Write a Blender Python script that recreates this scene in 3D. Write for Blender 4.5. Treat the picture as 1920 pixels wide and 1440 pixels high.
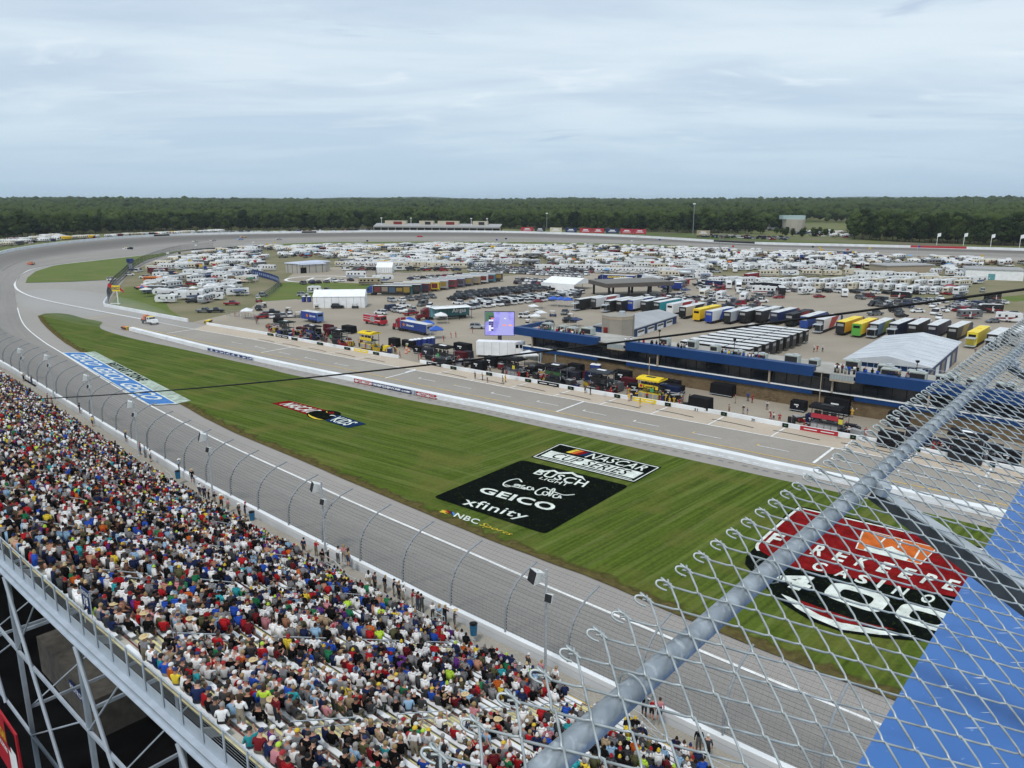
import bpy, bmesh, math, random
import numpy as np
from mathutils import Vector, Matrix
R = random.Random(7)
rad = math.radians
SC = bpy.context.scene
for o in list(bpy.data.objects):
    bpy.data.objects.remove(o)
COL = SC.collection

# ------------------------------------------------------------------ camera, sky, sun, exposure
CAMH = 39.0; PITCH = rad(13.45); FPX = 1442.0
cam_d = bpy.data.cameras.new('camera'); cam = bpy.data.objects.new('camera', cam_d); COL.objects.link(cam)
cam.location = (0, 0, CAMH); cam.rotation_euler = (math.pi/2 - PITCH, 0, 0)
cam_d.sensor_width = 36; cam_d.lens = 36*FPX/1920; cam_d.clip_start = .05; cam_d.clip_end = 30000
SC.camera = cam
SUN_EL, SUN_AZ = rad(58), rad(200)
w = bpy.data.worlds.new('World'); SC.world = w; w.use_nodes = True
nt = w.node_tree; N = nt.nodes; L = nt.links; N.clear()
out = N.new('ShaderNodeOutputWorld'); bg = N.new('ShaderNodeBackground'); bg.inputs[1].default_value = .087
sky = N.new('ShaderNodeTexSky'); sky.sky_type = 'NISHITA'; sky.sun_disc = False
sky.sun_elevation = SUN_EL; sky.sun_rotation = SUN_AZ; sky.dust_density = 1.5; sky.altitude = 280
tc = N.new('ShaderNodeTexCoord')
sep = N.new('ShaderNodeSeparateXYZ'); L.new(tc.outputs['Generated'], sep.inputs[0])
# cloud layer: directions projected on a plane overhead, so the cells flatten towards the horizon
mz = N.new('ShaderNodeMath'); mz.operation = 'MAXIMUM'; mz.inputs[1].default_value = 0; L.new(sep.outputs[2], mz.inputs[0])
az = N.new('ShaderNodeMath'); az.operation = 'ADD'; az.inputs[1].default_value = .10; L.new(mz.outputs[0], az.inputs[0])
dv = N.new('ShaderNodeVectorMath'); dv.operation = 'DIVIDE'; L.new(tc.outputs['Generated'], dv.inputs[0])
cz = N.new('ShaderNodeCombineXYZ'); [L.new(az.outputs[0], cz.inputs[i]) for i in range(3)]; L.new(cz.outputs[0], dv.inputs[1])
mp = N.new('ShaderNodeMapping'); mp.inputs['Scale'].default_value = (.55, 1.0, .0); mp.inputs['Rotation'].default_value = (0, 0, rad(8)); mp.inputs['Location'].default_value = (3.3, 1.7, 0)
L.new(dv.outputs[0], mp.inputs[0])
def wnoise(scale, det, dist, lo, hi):
    n = N.new('ShaderNodeTexNoise'); n.inputs['Scale'].default_value = scale; n.inputs['Detail'].default_value = det
    n.inputs['Distortion'].default_value = dist; n.inputs['Roughness'].default_value = .55; L.new(mp.outputs[0], n.inputs['Vector'])
    r = N.new('ShaderNodeMapRange'); r.interpolation_type = 'SMOOTHSTEP'; r.inputs[1].default_value = lo; r.inputs[2].default_value = hi
    L.new(n.outputs['Fac'], r.inputs[0]); return r.outputs[0]
def wmix(fac, a, b):
    m = N.new('ShaderNodeMix'); m.data_type = 'RGBA'; m.clamp_factor = True
    for k, v in ((0, fac), (6, a), (7, b)):
        if hasattr(v, 'type'): L.new(v, m.inputs[k])
        else: m.inputs[k].default_value = v if k == 0 else (*v, 1)
    return m.outputs[2]
c1 = wmix(wnoise(.9, 6, .5, .36, .66), (4.95, 6.05, 7.25), (6.75, 7.7, 8.35))      # grey-blue undersides to pale veil
c2 = wmix(wnoise(2.2, 8, .9, .56, .82), c1, (7.8, 8.5, 8.9))                    # brighter streaks
c2 = wmix(wnoise(1.5, 7, 1.3, .60, .74), c2, (4.7, 5.65, 7.0))                  # darker wisps
hz = N.new('ShaderNodeMapRange'); hz.interpolation_type = 'SMOOTHSTEP'; hz.inputs[1].default_value = -.02; hz.inputs[2].default_value = .15
L.new(sep.outputs[2], hz.inputs[0])
c3 = wmix(hz.outputs[0], (3.9, 5.4, 6.95), c2)                                 # clearer band of air low down
fin = wmix(.88, sky.outputs[0], c3)
L.new(fin, bg.inputs[0]); L.new(bg.outputs[0], out.inputs[0])
sun_d = bpy.data.lights.new('sun', 'SUN'); sun_d.energy = 1.5; sun_d.angle = rad(10); sun_d.color = (1, .965, .92)
sun = bpy.data.objects.new('sun', sun_d); COL.objects.link(sun)
# the Nishita azimuth turns clockwise from +Y
sdir = Vector((math.sin(SUN_AZ)*math.cos(SUN_EL), math.cos(SUN_AZ)*math.cos(SUN_EL), math.sin(SUN_EL)))
sun.rotation_euler = sdir.to_track_quat('Z', 'Y').to_euler()
VS = SC.view_settings; VS.view_transform = 'Standard'; VS.look = 'None'; VS.exposure = 0.42; VS.gamma = 1; VS.use_curve_mapping = False

# ------------------------------------------------------------------ helpers
_c, _s = math.cos(PITCH), math.sin(PITCH)
def at(u, v, z=0.0):
    """world point at height z seen at (u, v) of the 1920 x 1440 photograph (the survey of the place)"""
    x = (u-960)/FPX; y = (720-v)/FPX
    t = (z-CAMH)/(-_s+y*_c)
    return Vector((x*t, (_c+y*_s)*t, z))
def pix(p):
    zz = p[2]-CAMH; f = p[1]*_c-zz*_s; up = p[1]*_s+zz*_c
    return 960+FPX*p[0]/f, 720-FPX*up/f, f
def ztop(p, v):
    y = (720-v)/FPX
    return CAMH + p[1]*(-_s+y*_c)/(_c+y*_s)
def ang(a, b): d = b-a; return math.atan2(d[1], d[0])
def crom(P, n=6):
    P = [np.array(p, float) for p in P]; Q = []
    for i in range(len(P)-1):
        a = P[max(i-1, 0)]; b = P[i]; c = P[i+1]; d = P[min(i+2, len(P)-1)]
        for k in range(n):
            t = k/n
            Q.append(.5*((2*b)+(c-a)*t+(2*a-5*b+4*c-d)*t*t+(3*b-a-3*c+d)*t**3))
    Q.append(P[-1]); return Q

def tag(o, label=None, cat=None, group=None, kind=None):
    if label: o['label'] = label
    if cat: o['category'] = cat
    if group: o['group'] = group
    if kind: o['kind'] = kind
    return o
def ob(name, data, parent=None, loc=None, rz=None, color=None):
    o = bpy.data.objects.new(name, data); COL.objects.link(o)
    if parent is not None: o.parent = parent
    if loc is not None: o.location = loc
    if rz is not None: o.rotation_euler = (0, 0, rz)
    if color is not None: o.color = (*color, 1)
    return o
def empty(name, loc=(0, 0, 0), rz=0): return ob(name, None, None, loc, rz)
def structure(name, me, label=None):
    o = ob(name, me); o['kind'] = 'structure'
    if label: o['label'] = label
    return o
class MB:
    """collects faces of several materials into one mesh"""
    def __init__(s): s.v = []; s.f = []; s.m = []; s.uv = []
    def face(s, pts, m=0):
        b = len(s.v); s.v += [tuple(p) for p in pts]; s.f.append(tuple(range(b, b+len(pts)))); s.m.append(m)
    def grid(s, rows, m=0, close=False):
        b = len(s.v); n = len(rows[0])
        for r in rows: s.v += [tuple(p) for p in r]
        for i in range(len(rows)-1):
            for j in range(n if close else n-1):
                k = (j+1) % n
                s.f.append((b+i*n+j, b+i*n+k, b+(i+1)*n+k, b+(i+1)*n+j)); s.m.append(m)
    def hexa(s, P, m=0, mt=None, mb=None):
        b = len(s.v); s.v += [tuple(p) for p in P]
        for q, mm in (((0, 3, 2, 1), m if mb is None else mb), ((4, 5, 6, 7), m if mt is None else mt), ((0, 1, 5, 4), m), ((1, 2, 6, 5), m), ((2, 3, 7, 6), m), ((3, 0, 4, 7), m)):
            s.f.append(tuple(b+i for i in q)); s.m.append(mm)
    def box(s, x0, x1, y0, y1, z0, z1, m=0, mt=None):
        s.hexa([(x0, y0, z0), (x1, y0, z0), (x1, y1, z0), (x0, y1, z0), (x0, y0, z1), (x1, y0, z1), (x1, y1, z1), (x0, y1, z1)], m, mt)
    def taper(s, a, b, m=0, mt=None):
        """frustum between rectangles a, b = (x0, x1, y0, y1, z)"""
        f = lambda r: [(r[0], r[2], r[4]), (r[1], r[2], r[4]), (r[1], r[3], r[4]), (r[0], r[3], r[4])]
        s.hexa(f(a)+f(b), m, mt)
    def prism(s, prof, y0, y1, m=0, me=None, caps=True):
        """profile in x-z, extruded along y"""
        n = len(prof); b = len(s.v)
        s.v += [(x, y0, z) for x, z in prof]+[(x, y1, z) for x, z in prof]
        for i in range(n):
            j = (i+1) % n; s.f.append((b+j, b+i, b+n+i, b+n+j)); s.m.append(m if me is None else me[i])
        if caps:
            s.f.append(tuple(b+i for i in range(n))); s.m.append(m)
            s.f.append(tuple(b+n+i for i in reversed(range(n)))); s.m.append(m)
    def tube(s, P, r, n=6, m=0, caps=True):
        P = [Vector(p) for p in P]; rows = []
        rr = r if isinstance(r, (list, tuple)) else [r]*len(P)
        up = Vector((0, 0, 1)); last = None
        for i, p in enumerate(P):
            t = (P[min(i+1, len(P)-1)]-P[max(i-1, 0)]).normalized()
            if last is None: x = t.cross(up); x = x if x.length > .05 else t.cross(Vector((0, 1, 0)))
            else: x = last-t*last.dot(t)
            x.normalize(); y = t.cross(x); last = x
            rows.append([p+(x*math.cos(2*math.pi*k/n)+y*math.sin(2*math.pi*k/n))*rr[i] for k in range(n)])
        s.grid(rows, m, True)
        if caps:
            s.face(list(reversed(rows[0])), m); s.face(rows[-1], m)
    def cyl(s, c, r, y0, y1, n=10, m=0):
        """wheel-like cylinder, axis y"""
        s.tube([(c[0], y0, c[1]), (c[0], y1, c[1])], r, n, m)
    def beam(s, a, b, wd, ht, m=0):
        a = Vector(a); b = Vector(b); t = (b-a).normalized(); x = t.cross(Vector((0, 0, 1)))
        if x.length < .05: x = Vector((1, 0, 0))
        x.normalize(); y = x.cross(t); x = x*wd/2; y = y*ht/2
        s.hexa([a-x-y, a+x-y, a+x+y, a-x+y, b-x-y, b+x-y, b+x+y, b-x+y], m)
    def mesh(s, name, mats, smooth=False):
        me = bpy.data.meshes.new(name); me.from_pydata(s.v, [], s.f)
        for x in (mats if isinstance(mats, (list, tuple)) else [mats]): me.materials.append(x)
        me.polygons.foreach_set('material_index', s.m)
        if smooth: me.polygons.foreach_set('use_smooth', [True]*len(s.f))
        me.update(); return me
    def obj(s, name, mats, parent=None, loc=None, rz=None, color=None, smooth=False):
        return ob(name, s.mesh(name, mats, smooth), parent, loc, rz, color)

def fixn(me):
    b = bmesh.new(); b.from_mesh(me); bmesh.ops.recalc_face_normals(b, faces=b.faces); b.to_mesh(me); b.free()

# ------------------------------------------------------------------ materials
def newmat(name):
    m = bpy.data.materials.new(name); m.use_nodes = True
    return m, m.node_tree.nodes, m.node_tree.links, m.node_tree.nodes['Principled BSDF']
def mixn(N, L, fac, a, b, mode='MIX'):
    m = N.new('ShaderNodeMix'); m.data_type = 'RGBA'; m.blend_type = mode
    for k, v in ((0, fac), (6, a), (7, b)):
        if hasattr(v, 'type') and hasattr(v, 'links'): L.new(v, m.inputs[k])
        else: m.inputs[k].default_value = v if k == 0 else (*v, 1)
    return m.outputs[2]
def noise(N, L, vec, scale, det=3, lo=.35, hi=.65, dist=0):
    n = N.new('ShaderNodeTexNoise'); n.inputs['Scale'].default_value = scale; n.inputs['Detail'].default_value = det; n.inputs['Distortion'].default_value = dist
    if vec is not None: L.new(vec, n.inputs['Vector'])
    r = N.new('ShaderNodeMapRange'); r.inputs[1].default_value = lo; r.inputs[2].default_value = hi; L.new(n.outputs['Fac'], r.inputs[0])
    return r.outputs[0]
def coord(N, L, scale=(1, 1, 1), rot=0, kind='Object'):
    t = N.new('ShaderNodeTexCoord'); m = N.new('ShaderNodeMapping'); m.inputs['Scale'].default_value = scale; m.inputs['Rotation'].default_value = (0, 0, rot)
    L.new(t.outputs[kind], m.inputs[0]); return m.outputs[0]
def mat(name, col=None, rough=.6, var=.12, scale=1.5, metal=0, attr=None, spec=.4):
    m, N, L, b = newmat(name)
    if attr == 'color':
        i = N.new('ShaderNodeObjectInfo'); src = i.outputs['Color']
    elif attr:
        i = N.new('ShaderNodeAttribute'); i.attribute_type = 'GEOMETRY' if attr == 'Col' else 'OBJECT'; i.attribute_name = attr; src = i.outputs['Color']
    else: src = col
    v = noise(N, L, coord(N, L), scale, 4, .3, .7)
    lo = mixn(N, L, 1.0, src, (1-var,)*3, 'MULTIPLY'); hi = mixn(N, L, 1.0, src, (1+var*.6,)*3, 'MULTIPLY')
    L.new(mixn(N, L, v, lo, hi), b.inputs['Base Color'])
    b.inputs['Roughness'].default_value = rough; b.inputs['Metallic'].default_value = metal; b.inputs['Specular IOR Level'].default_value = spec
    return m
def asphalt(name, base, dark, kind='Object', band=False, big=.02):
    m, N, L, b = newmat(name); v = coord(N, L)
    c = mixn(N, L, noise(N, L, v, big, 6, .3, .7), base, dark)
    c = mixn(N, L, noise(N, L, v, .35, 6, .45, .8), c, tuple(x*.82 for x in base))
    g = noise(N, L, v, 9, 2, .2, .8); c = mixn(N, L, .22, c, mixn(N, L, g, (.0, .0, .0), tuple(x*1.7 for x in base)))
    if band:
        t = N.new('ShaderNodeTexCoord'); mp = N.new('ShaderNodeMapping'); mp.inputs['Scale'].default_value = (.006, 3.2, 1); L.new(t.outputs['UV'], mp.inputs[0])
        s = noise(N, L, mp.outputs[0], 3.0, 5, .35, .7)                       # long streaks along the lanes
        c = mixn(N, L, .22, c, mixn(N, L, s, c, tuple(x*.5 for x in base)))
        sp = N.new('ShaderNodeSeparateXYZ'); L.new(t.outputs['UV'], sp.inputs[0])
        at_ = N.new('ShaderNodeAttribute'); at_.attribute_name = 'groove'
        r = N.new('ShaderNodeValToRGB'); r.color_ramp.elements[0].position = .38; r.color_ramp.elements[0].color = (0, 0, 0, 1)
        r.color_ramp.elements[1].position = .97; r.color_ramp.elements[1].color = (.2, .2, .2, 1)
        for p, k in ((.55, .75), (.72, 1), (.88, .85)): e = r.color_ramp.elements.new(p); e.color = (k, k, k, 1)
        L.new(sp.outputs[1], r.inputs[0])
        mm = N.new('ShaderNodeMath'); mm.operation = 'MULTIPLY'; L.new(r.outputs[0], mm.inputs[0]); L.new(at_.outputs['Fac'], mm.inputs[1])
        c = mixn(N, L, mm.outputs[0], c, tuple(x*.42 for x in base))           # rubbered-in lane of the turn
        sm = N.new('ShaderNodeMath'); sm.operation = 'PINGPONG'; sm.inputs[1].default_value = .125; L.new(sp.outputs[1], sm.inputs[0])
        ls = N.new('ShaderNodeMath'); ls.operation = 'LESS_THAN'; ls.inputs[1].default_value = .004; L.new(sm.outputs[0], ls.inputs[0])
        hm = N.new('ShaderNodeMath'); hm.operation = 'MULTIPLY'; hm.inputs[1].default_value = .3; L.new(ls.outputs[0], hm.inputs[0])
        c = mixn(N, L, hm.outputs[0], c, tuple(x*.5 for x in base))            # paving seams
    L.new(c, b.inputs['Base Color']); b.inputs['Roughness'].default_value = .9; b.inputs['Specular IOR Level'].default_value = .12
    bp = N.new('ShaderNodeBump'); bp.inputs['Strength'].default_value = .15; L.new(g, bp.inputs['Height']); L.new(bp.outputs[0], b.inputs['Normal'])
    return m
def grassmat(name, ga, gb, brown, stripes=(), bf=.25, bscale=.12, hi=(.23, .25, .085)):
    m, N, L, b = newmat(name); v = coord(N, L)
    c = mixn(N, L, noise(N, L, v, .05, 5, .3, .7), ga, gb)
    for rot, period, amt, x0, x1, *ln in stripes:
        mp = coord(N, L, (1, 1, 1), -rot); wv = N.new('ShaderNodeTexWave'); wv.wave_type = 'BANDS'; wv.bands_direction = 'Y'
        wv.inputs['Scale'].default_value = 2*math.pi/period/20; wv.inputs['Distortion'].default_value = 1.1; wv.inputs['Detail'].default_value = 2; wv.inputs['Detail Scale'].default_value = .35
        L.new(mp, wv.inputs['Vector'])
        r = N.new('ShaderNodeMapRange'); r.interpolation_type = 'SMOOTHSTEP'; r.inputs[1].default_value = .78 if ln else .3; r.inputs[2].default_value = .98 if ln else .7; L.new(wv.outputs['Fac'], r.inputs[0])
        sx = N.new('ShaderNodeSeparateXYZ'); L.new(v, sx.inputs[0]); mk = N.new('ShaderNodeMapRange'); mk.interpolation_type = 'SMOOTHSTEP'; mk.inputs[1].default_value = min(x0, x1); mk.inputs[2].default_value = max(x0, x1); mk.inputs[3].default_value = 0 if x0 < x1 else 1; mk.inputs[4].default_value = 1 if x0 < x1 else 0; L.new(sx.outputs[0], mk.inputs[0])
        fd = N.new('ShaderNodeMath'); fd.operation = 'MULTIPLY'; L.new(noise(N, L, coord(N, L, (1, 1, 1), 1.0), .09, 4, .25, .6), fd.inputs[0]); L.new(r.outputs[0], fd.inputs[1])
        fe = N.new('ShaderNodeMath'); fe.operation = 'MULTIPLY'; L.new(fd.outputs[0], fe.inputs[0]); L.new(mk.outputs[0], fe.inputs[1]); fd = fe
        am = N.new('ShaderNodeMath'); am.operation = 'MULTIPLY'; am.inputs[1].default_value = amt; L.new(fd.outputs[0], am.inputs[0])
        c = mixn(N, L, am.outputs[0], c, hi)
        sc_ = N.new('ShaderNodeMapping'); sc_.inputs['Scale'].default_value = (.06, 2.0, 1); L.new(mp, sc_.inputs[0]); fine = noise(N, L, sc_.outputs[0], 1.0, 4, .35, .7)   # mower lines
        fm = N.new('ShaderNodeMath'); fm.operation = 'MULTIPLY'; fm.inputs[1].default_value = .5; L.new(mk.outputs[0], fm.inputs[0])
        c = mixn(N, L, fm.outputs[0], c, mixn(N, L, fine, tuple(x*.6 for x in ga), tuple(x*1.5 for x in gb)))
    c = mixn(N, L, noise(N, L, v, bscale, 7, .62-bf*.5, .78), c, brown)
    g = noise(N, L, v, 2.5, 6, .25, .75); c = mixn(N, L, .3, c, mixn(N, L, g, tuple(x*.35 for x in ga), tuple(x*1.6 for x in gb)))
    L.new(c, b.inputs['Base Color']); b.inputs['Roughness'].default_value = .95; b.inputs['Specular IOR Level'].default_value = .1
    return m
M = {}
M['track'] = asphalt('track_asphalt', (.315, .293, .268), (.265, .247, .227), band=True)
M['apron'] = asphalt('apron_asphalt', (.34, .318, .29), (.29, .27, .248))
M['lot'] = asphalt('lot_asphalt', (.37, .322, .258), (.245, .212, .168), big=.035)
M['pit'] = asphalt('pit_asphalt', (.335, .305, .265), (.27, .246, .215), big=.04)
M['box'] = asphalt('pit_box_concrete', (.52, .44, .35), (.42, .35, .275), big=.06)
M['walk'] = asphalt('walkway_concrete', (.34, .31, .26), (.27, .245, .20), big=.15)
M['paint'] = mat('white_paint', (.80, .81, .81), .6, .10, .6)
M['line'] = mat('line_paint', (.74, .74, .72), .7, .2, .8)
M['yline'] = mat('yellow_line_paint', (.62, .42, .11), .7, .25, .8)
M['wall'] = mat('white_wall', (.74, .76, .77), .65, .12, .25)
M['black'] = mat('black_plastic', (.006, .006, .007), .5, .2, spec=.2)
M['dark'] = mat('dark_grey', (.026, .027, .03), .6, .2, spec=.2)
M['tire'] = mat('tire_rubber', (.018, .018, .019), .8, .2)
M['glass'] = mat('dark_glass', (.012, .015, .02), .12, .1, spec=.6)
M['galv'] = mat('galvanized_steel', (.50, .54, .57), .5, .2, 6, .35)
M['steel'] = mat('grey_painted_steel', (.39, .44, .50), .5, .12, 1.5)
M['postgrey'] = mat('grey_post', (.26, .28, .30), .5, .2, 2)
M['bench'] = mat('bench_aluminium', (.74, .75, .76), .5, .08, 1)
M['bluepaint'] = mat('blue_cladding', (.003, .040, .15), .5, .12, .3)
M['navy'] = mat('navy_print', (.012, .03, .13), .55, .1)
M['red'] = mat('red_paint', (.42, .018, .03), .55, .12)
M['maroon'] = mat('dark_red_paint', (.19, .012, .012), .8, .35, .35)
M['yellow'] = mat('yellow_paint', (.80, .60, .03), .5, .08)
M['orange'] = mat('orange_paint', (.62, .16, .03), .6, .15)
M['grey'] = mat('mid_grey', (.32, .32, .32), .7, .15)
M['tan'] = mat('tan_wall', (.38, .31, .23), .8, .12)
M['obj'] = mat('object_paint', attr='color', rough=.4, var=.06)
M['cloth'] = mat('object_cloth', attr='color', rough=.85, var=.12, spec=.1)
M['trim'] = mat('object_trim', attr='trim', rough=.5, var=.08)
M['shirt'] = mat('shirt_cloth', attr='shirt', rough=.9, var=.18, scale=7, spec=.05)
M['pants'] = mat('trouser_cloth', attr='pants', rough=.9, var=.18, scale=7)
M['skin'] = mat('skin', attr='skin', rough=.6, var=.08, scale=5)
M['hat'] = mat('hat_cloth', attr='color', rough=.85, var=.1, scale=9)
M['col'] = mat('crowd_colours', attr='Col', rough=.85, var=.1, scale=5, spec=.08)
STRIPE_A, STRIPE_B = rad(-36), rad(46)
M['grass'] = grassmat('infield_grass', (.042, .071, .006), (.074, .108, .012), (.15, .13, .035), ((STRIPE_A, 8.0, .30, 18, -20), (STRIPE_A, 4.0, .62, 22, -20, 1), (STRIPE_B, 6.6, .28, -20, 5), (STRIPE_B, 3.3, .62, -14, 6, 1)))
M['grass2'] = grassmat('apron_grass', (.075, .115, .022), (.115, .155, .036), (.17, .15, .06), ((rad(12), 9, .35, -900, -800),), .35, .06)
M['camp'] = grassmat('camp_grass', (.10, .115, .045), (.15, .145, .07), (.29, .24, .17), (), .8, .045)
def wornmat():
    m, N, L, b = newmat('worn_grass'); v = coord(N, L); t = N.new('ShaderNodeTexCoord'); sp = N.new('ShaderNodeSeparateXYZ'); L.new(t.outputs['UV'], sp.inputs[0])
    n = noise(N, L, v, .5, 6, .1, .9); ad = N.new('ShaderNodeMath'); ad.operation = 'ADD'; L.new(sp.outputs[1], ad.inputs[0]); L.new(n, ad.inputs[1])
    r = N.new('ShaderNodeMapRange'); r.inputs[1].default_value = .75; r.inputs[2].default_value = 1.05; L.new(ad.outputs[0], r.inputs[0])
    n2 = noise(N, L, v, 1.4, 5, .3, .7); L.new(mixn(N, L, n2, (.075, .055, .026), (.12, .105, .035)), b.inputs['Base Color']); b.inputs['Roughness'].default_value = .95; b.inputs['Specular IOR Level'].default_value = 0
    iv = N.new('ShaderNodeMath'); iv.operation = 'SUBTRACT'; iv.inputs[0].default_value = 1; L.new(r.outputs[0], iv.inputs[1]); L.new(iv.outputs[0], b.inputs['Alpha'])
    return m
M['worn'] = wornmat()

# ------------------------------------------------------------------ track, survey curves (photograph pixels)
PAIRS = [((2250, 497), (2250, 481)), ((1920, 482), (1920, 470)), ((1600, 471.5), (1602, 462)), ((1420, 465.5), (1400, 457)), ((1200, 457.5), (1194, 445)), ((1000, 452), (985, 437)),
 ((800, 451), (770, 435)), ((640, 452), (590, 436.5)), ((500, 456), (430, 439)), ((400, 463), (320, 442)), ((300, 475), (200, 449)), ((163, 490), (60, 465)), ((63, 503), (-20, 484)),
 ((28, 530), (-78, 525)), ((28, 552), (-88, 575)), ((32, 577), (-68, 622)), ((45, 610), (-28, 662)), ((80, 640), (20, 692)), ((117, 663), (60, 716)), ((213, 723), (150, 772)),
 ((267, 753), (205, 806)), ((333, 788), (275, 848)), ((434, 838), (375, 908)), ((545, 889), (475, 960)), ((679, 950), (600, 1025)), ((785, 996), (710, 1080)), ((878, 1036), (800, 1127)),
 ((981, 1081), (900, 1175)), ((1153, 1154), (1071, 1257)), ((1300, 1216), (1210, 1325)), ((1440, 1274), (1380, 1408)), ((1640, 1356), (1560, 1492)), ((1900, 1462), (1800, 1604)), ((2300, 1625), (2200, 1790))]
NP = len(PAIRS)
def zout(i): return np.interp(i, [0, 3, 4, 5, 6], [1.8, 2.0, 3.6, 5.4, 6.0]) if i <= 12 else (4.6 if i >= 18 else 6.0-1.4*(i-12)/6)
SUB = 6
inn_px = crom([a for a, b in PAIRS], SUB); out_px = crom([b for a, b in PAIRS], SUB)
INN = [at(p[0], p[1], .12) for p in inn_px]
OUTW = [at(p[0], p[1], zout(k/SUB)) for k, p in enumerate(out_px)]
me = MB(); rows = []
NA = 10
for a, b in zip(INN, OUTW): rows.append([a.lerp(b, t/NA) for t in range(NA+1)])
me.grid(rows, 0); tm = me.mesh('track', M['track'], True)
uv = tm.uv_layers.new(name='UVMap'); arc = [0]
for k in range(1, len(INN)): arc.append(arc[-1]+((INN[k]+OUTW[k])/2-(INN[k-1]+OUTW[k-1])/2).length)
gv = tm.attributes.new('groove', 'FLOAT', 'POINT')
vv = np.zeros(len(tm.vertices)); uvv = np.zeros((len(tm.vertices), 2))
for i in range(len(rows)):
    for j in range(NA+1):
        q = i*(NA+1)+j; uvv[q] = (arc[i], j/NA); kk = i/SUB
        vv[q] = .95 if kk < 11 else max(.15, .95-.8*(kk-11)/2.5)
gv.data.foreach_set('value', vv)
li = np.zeros(len(tm.loops), int); tm.loops.foreach_get('vertex_index', li); uv.data.foreach_set('uv', uvv[li].ravel())
structure('track', tm)

def strip(px, wd, z, name, m, parent=None, sub=5, closed=False, pts=None, off=0):
    """flat line of width wd along surveyed pixels"""
    P = pts if pts is not None else [at(p[0], p[1], z) for p in (crom(px, sub) if sub else px)]
    b = MB(); rows = []
    for i, p in enumerate(P):
        t = P[min(i+1, len(P)-1)]-P[max(i-1, 0)]; n = Vector((-t[1], t[0], 0)).normalized()
        rows.append([p+n*(off-wd/2), p+n*(off+wd/2)])
    b.grid(rows); return ob(name, b.mesh(name, m), parent)
def gpoly(px, z, name, m, parent=None, sub=0, flat=True):
    P = [at(p[0], p[1], z) for p in (crom(list(px)+[px[0]], sub)[:-1] if sub else px)]
    b = MB(); b.face(P); me_ = b.mesh(name, m)
    bm_ = bmesh.new(); bm_.from_mesh(me_); bmesh.ops.triangulate(bm_, faces=bm_.faces); bmesh.ops.recalc_face_normals(bm_, faces=bm_.faces)
    for f in bm_.faces:
        if f.normal.z < 0: f.normal_flip()
    bm_.to_mesh(me_); bm_.free()
    return ob(name, me_, parent)
# inner white line of the track, and the pit exit line
Lz = [p+Vector((0, 0, .02)) for p in INN]
k0 = SUB*15
structure('track_edge_line', strip(None, .55, 0, 'x', M['line'], pts=Lz[k0:]).data); bpy.data.objects.remove(bpy.data.objects['x'])
def sline(px, wd, z, name, m, sub=5):
    o = strip(px, wd, z, name, m, sub=sub); o['kind'] = 'structure'; return o
sline([(300, 475), (163, 490), (100, 497.5), (63, 504), (40, 514), (28.5, 527), (30, 540), (45, 550), (67, 558), (110, 568), (207, 587), (297, 604)], .9, .16, 'pit_exit_line', M['line'])

# ------------------------------------------------------------------ ground: one sheet to the horizon, raised outside the banking
CX, CY = 60.0, 400.0
loop = [Vector((p[0], p[1], 0)) for p in OUTW]
e = loop[-1]
loop += [e+Vector((60, -55, 0)), e+Vector((180, -60, 0)), Vector((430, -20, 0)), Vector((620, 150, 0)), Vector((680, 330, 0)), Vector((620, 450, 0))]
loop = [a.lerp(b_, k/max(1, int((b_-a).length/4))) for a, b_ in zip(loop, loop[1:]+loop[:1]) for k in range(max(1, int((b_-a).length/4)))]
la = np.array([(math.atan2(p.y-CY, p.x-CX), math.hypot(p.x-CX, p.y-CY)) for p in loop]); la = la[np.argsort(la[:, 0])]
def rwall(th): return np.interp(th, la[:, 0], la[:, 1], period=2*math.pi)
def sm(x): x = np.clip(x, 0, 1); return x*x*(3-2*x)
def hground(x, y):
    """height of the land outside the track"""
    r = math.hypot(x-CX, y-CY); d = max(0, r-rwall(math.atan2(y-CY, x-CX)))
    base = 4.6*float(sm((y-250)/150))
    far = float(sm((d-60)/2600))*float(sm((y-100)/500))
    und = 3.2*math.sin(x*.0021+1.3)*math.sin(y*.0017+.4)+2.4*math.sin(x*.0047+y*.0031)+2*math.sin(x*.0093-.7)
    return base+far*(15+und)
NT = 900; rows = []
ths = [-math.pi+2*math.pi*i/NT for i in range(NT)]
rings = [.0, .5, .75, .9]
dist = [2.2, 12, 30, 60, 110, 180, 280, 420, 600, 850, 1200, 1700, 2300, 3100, 4300, 6500, 10000, 16000]
b = MB()
for fr in rings: rows.append([(CX+rwall(t)*fr*math.cos(t), CY+rwall(t)*fr*math.sin(t), 0) for t in ths])
rows.append([(CX+(rwall(t)+1.5)*math.cos(t), CY+(rwall(t)+1.5)*math.sin(t), 0) for t in ths])
for d in dist:
    q = []
    for t in ths:
        r = rwall(t)+d; x = CX+r*math.cos(t); y = CY+r*math.sin(t); q.append((x, y, hground(x, y)-.1))
    rows.append(q)
b.grid(rows[:5], 0, True); b.grid(rows[4:], 1, True)
def landmat():
    m, N, L, bb = newmat('open_land'); v = coord(N, L)
    c = mixn(N, L, noise(N, L, v, .004, 6, .4, .6), (.075, .10, .03), (.15, .16, .06)); c = mixn(N, L, noise(N, L, v, .02, 5, .5, .7), c, (.17, .145, .11))
    L.new(c, bb.inputs['Base Color']); bb.inputs['Roughness'].default_value = .95; bb.inputs['Specular IOR Level'].default_value = .1
    return m
M['land'] = landmat()
gm = b.mesh('ground', [M['apron'], M['land']]); fixn(gm); structure('ground', gm)

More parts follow.
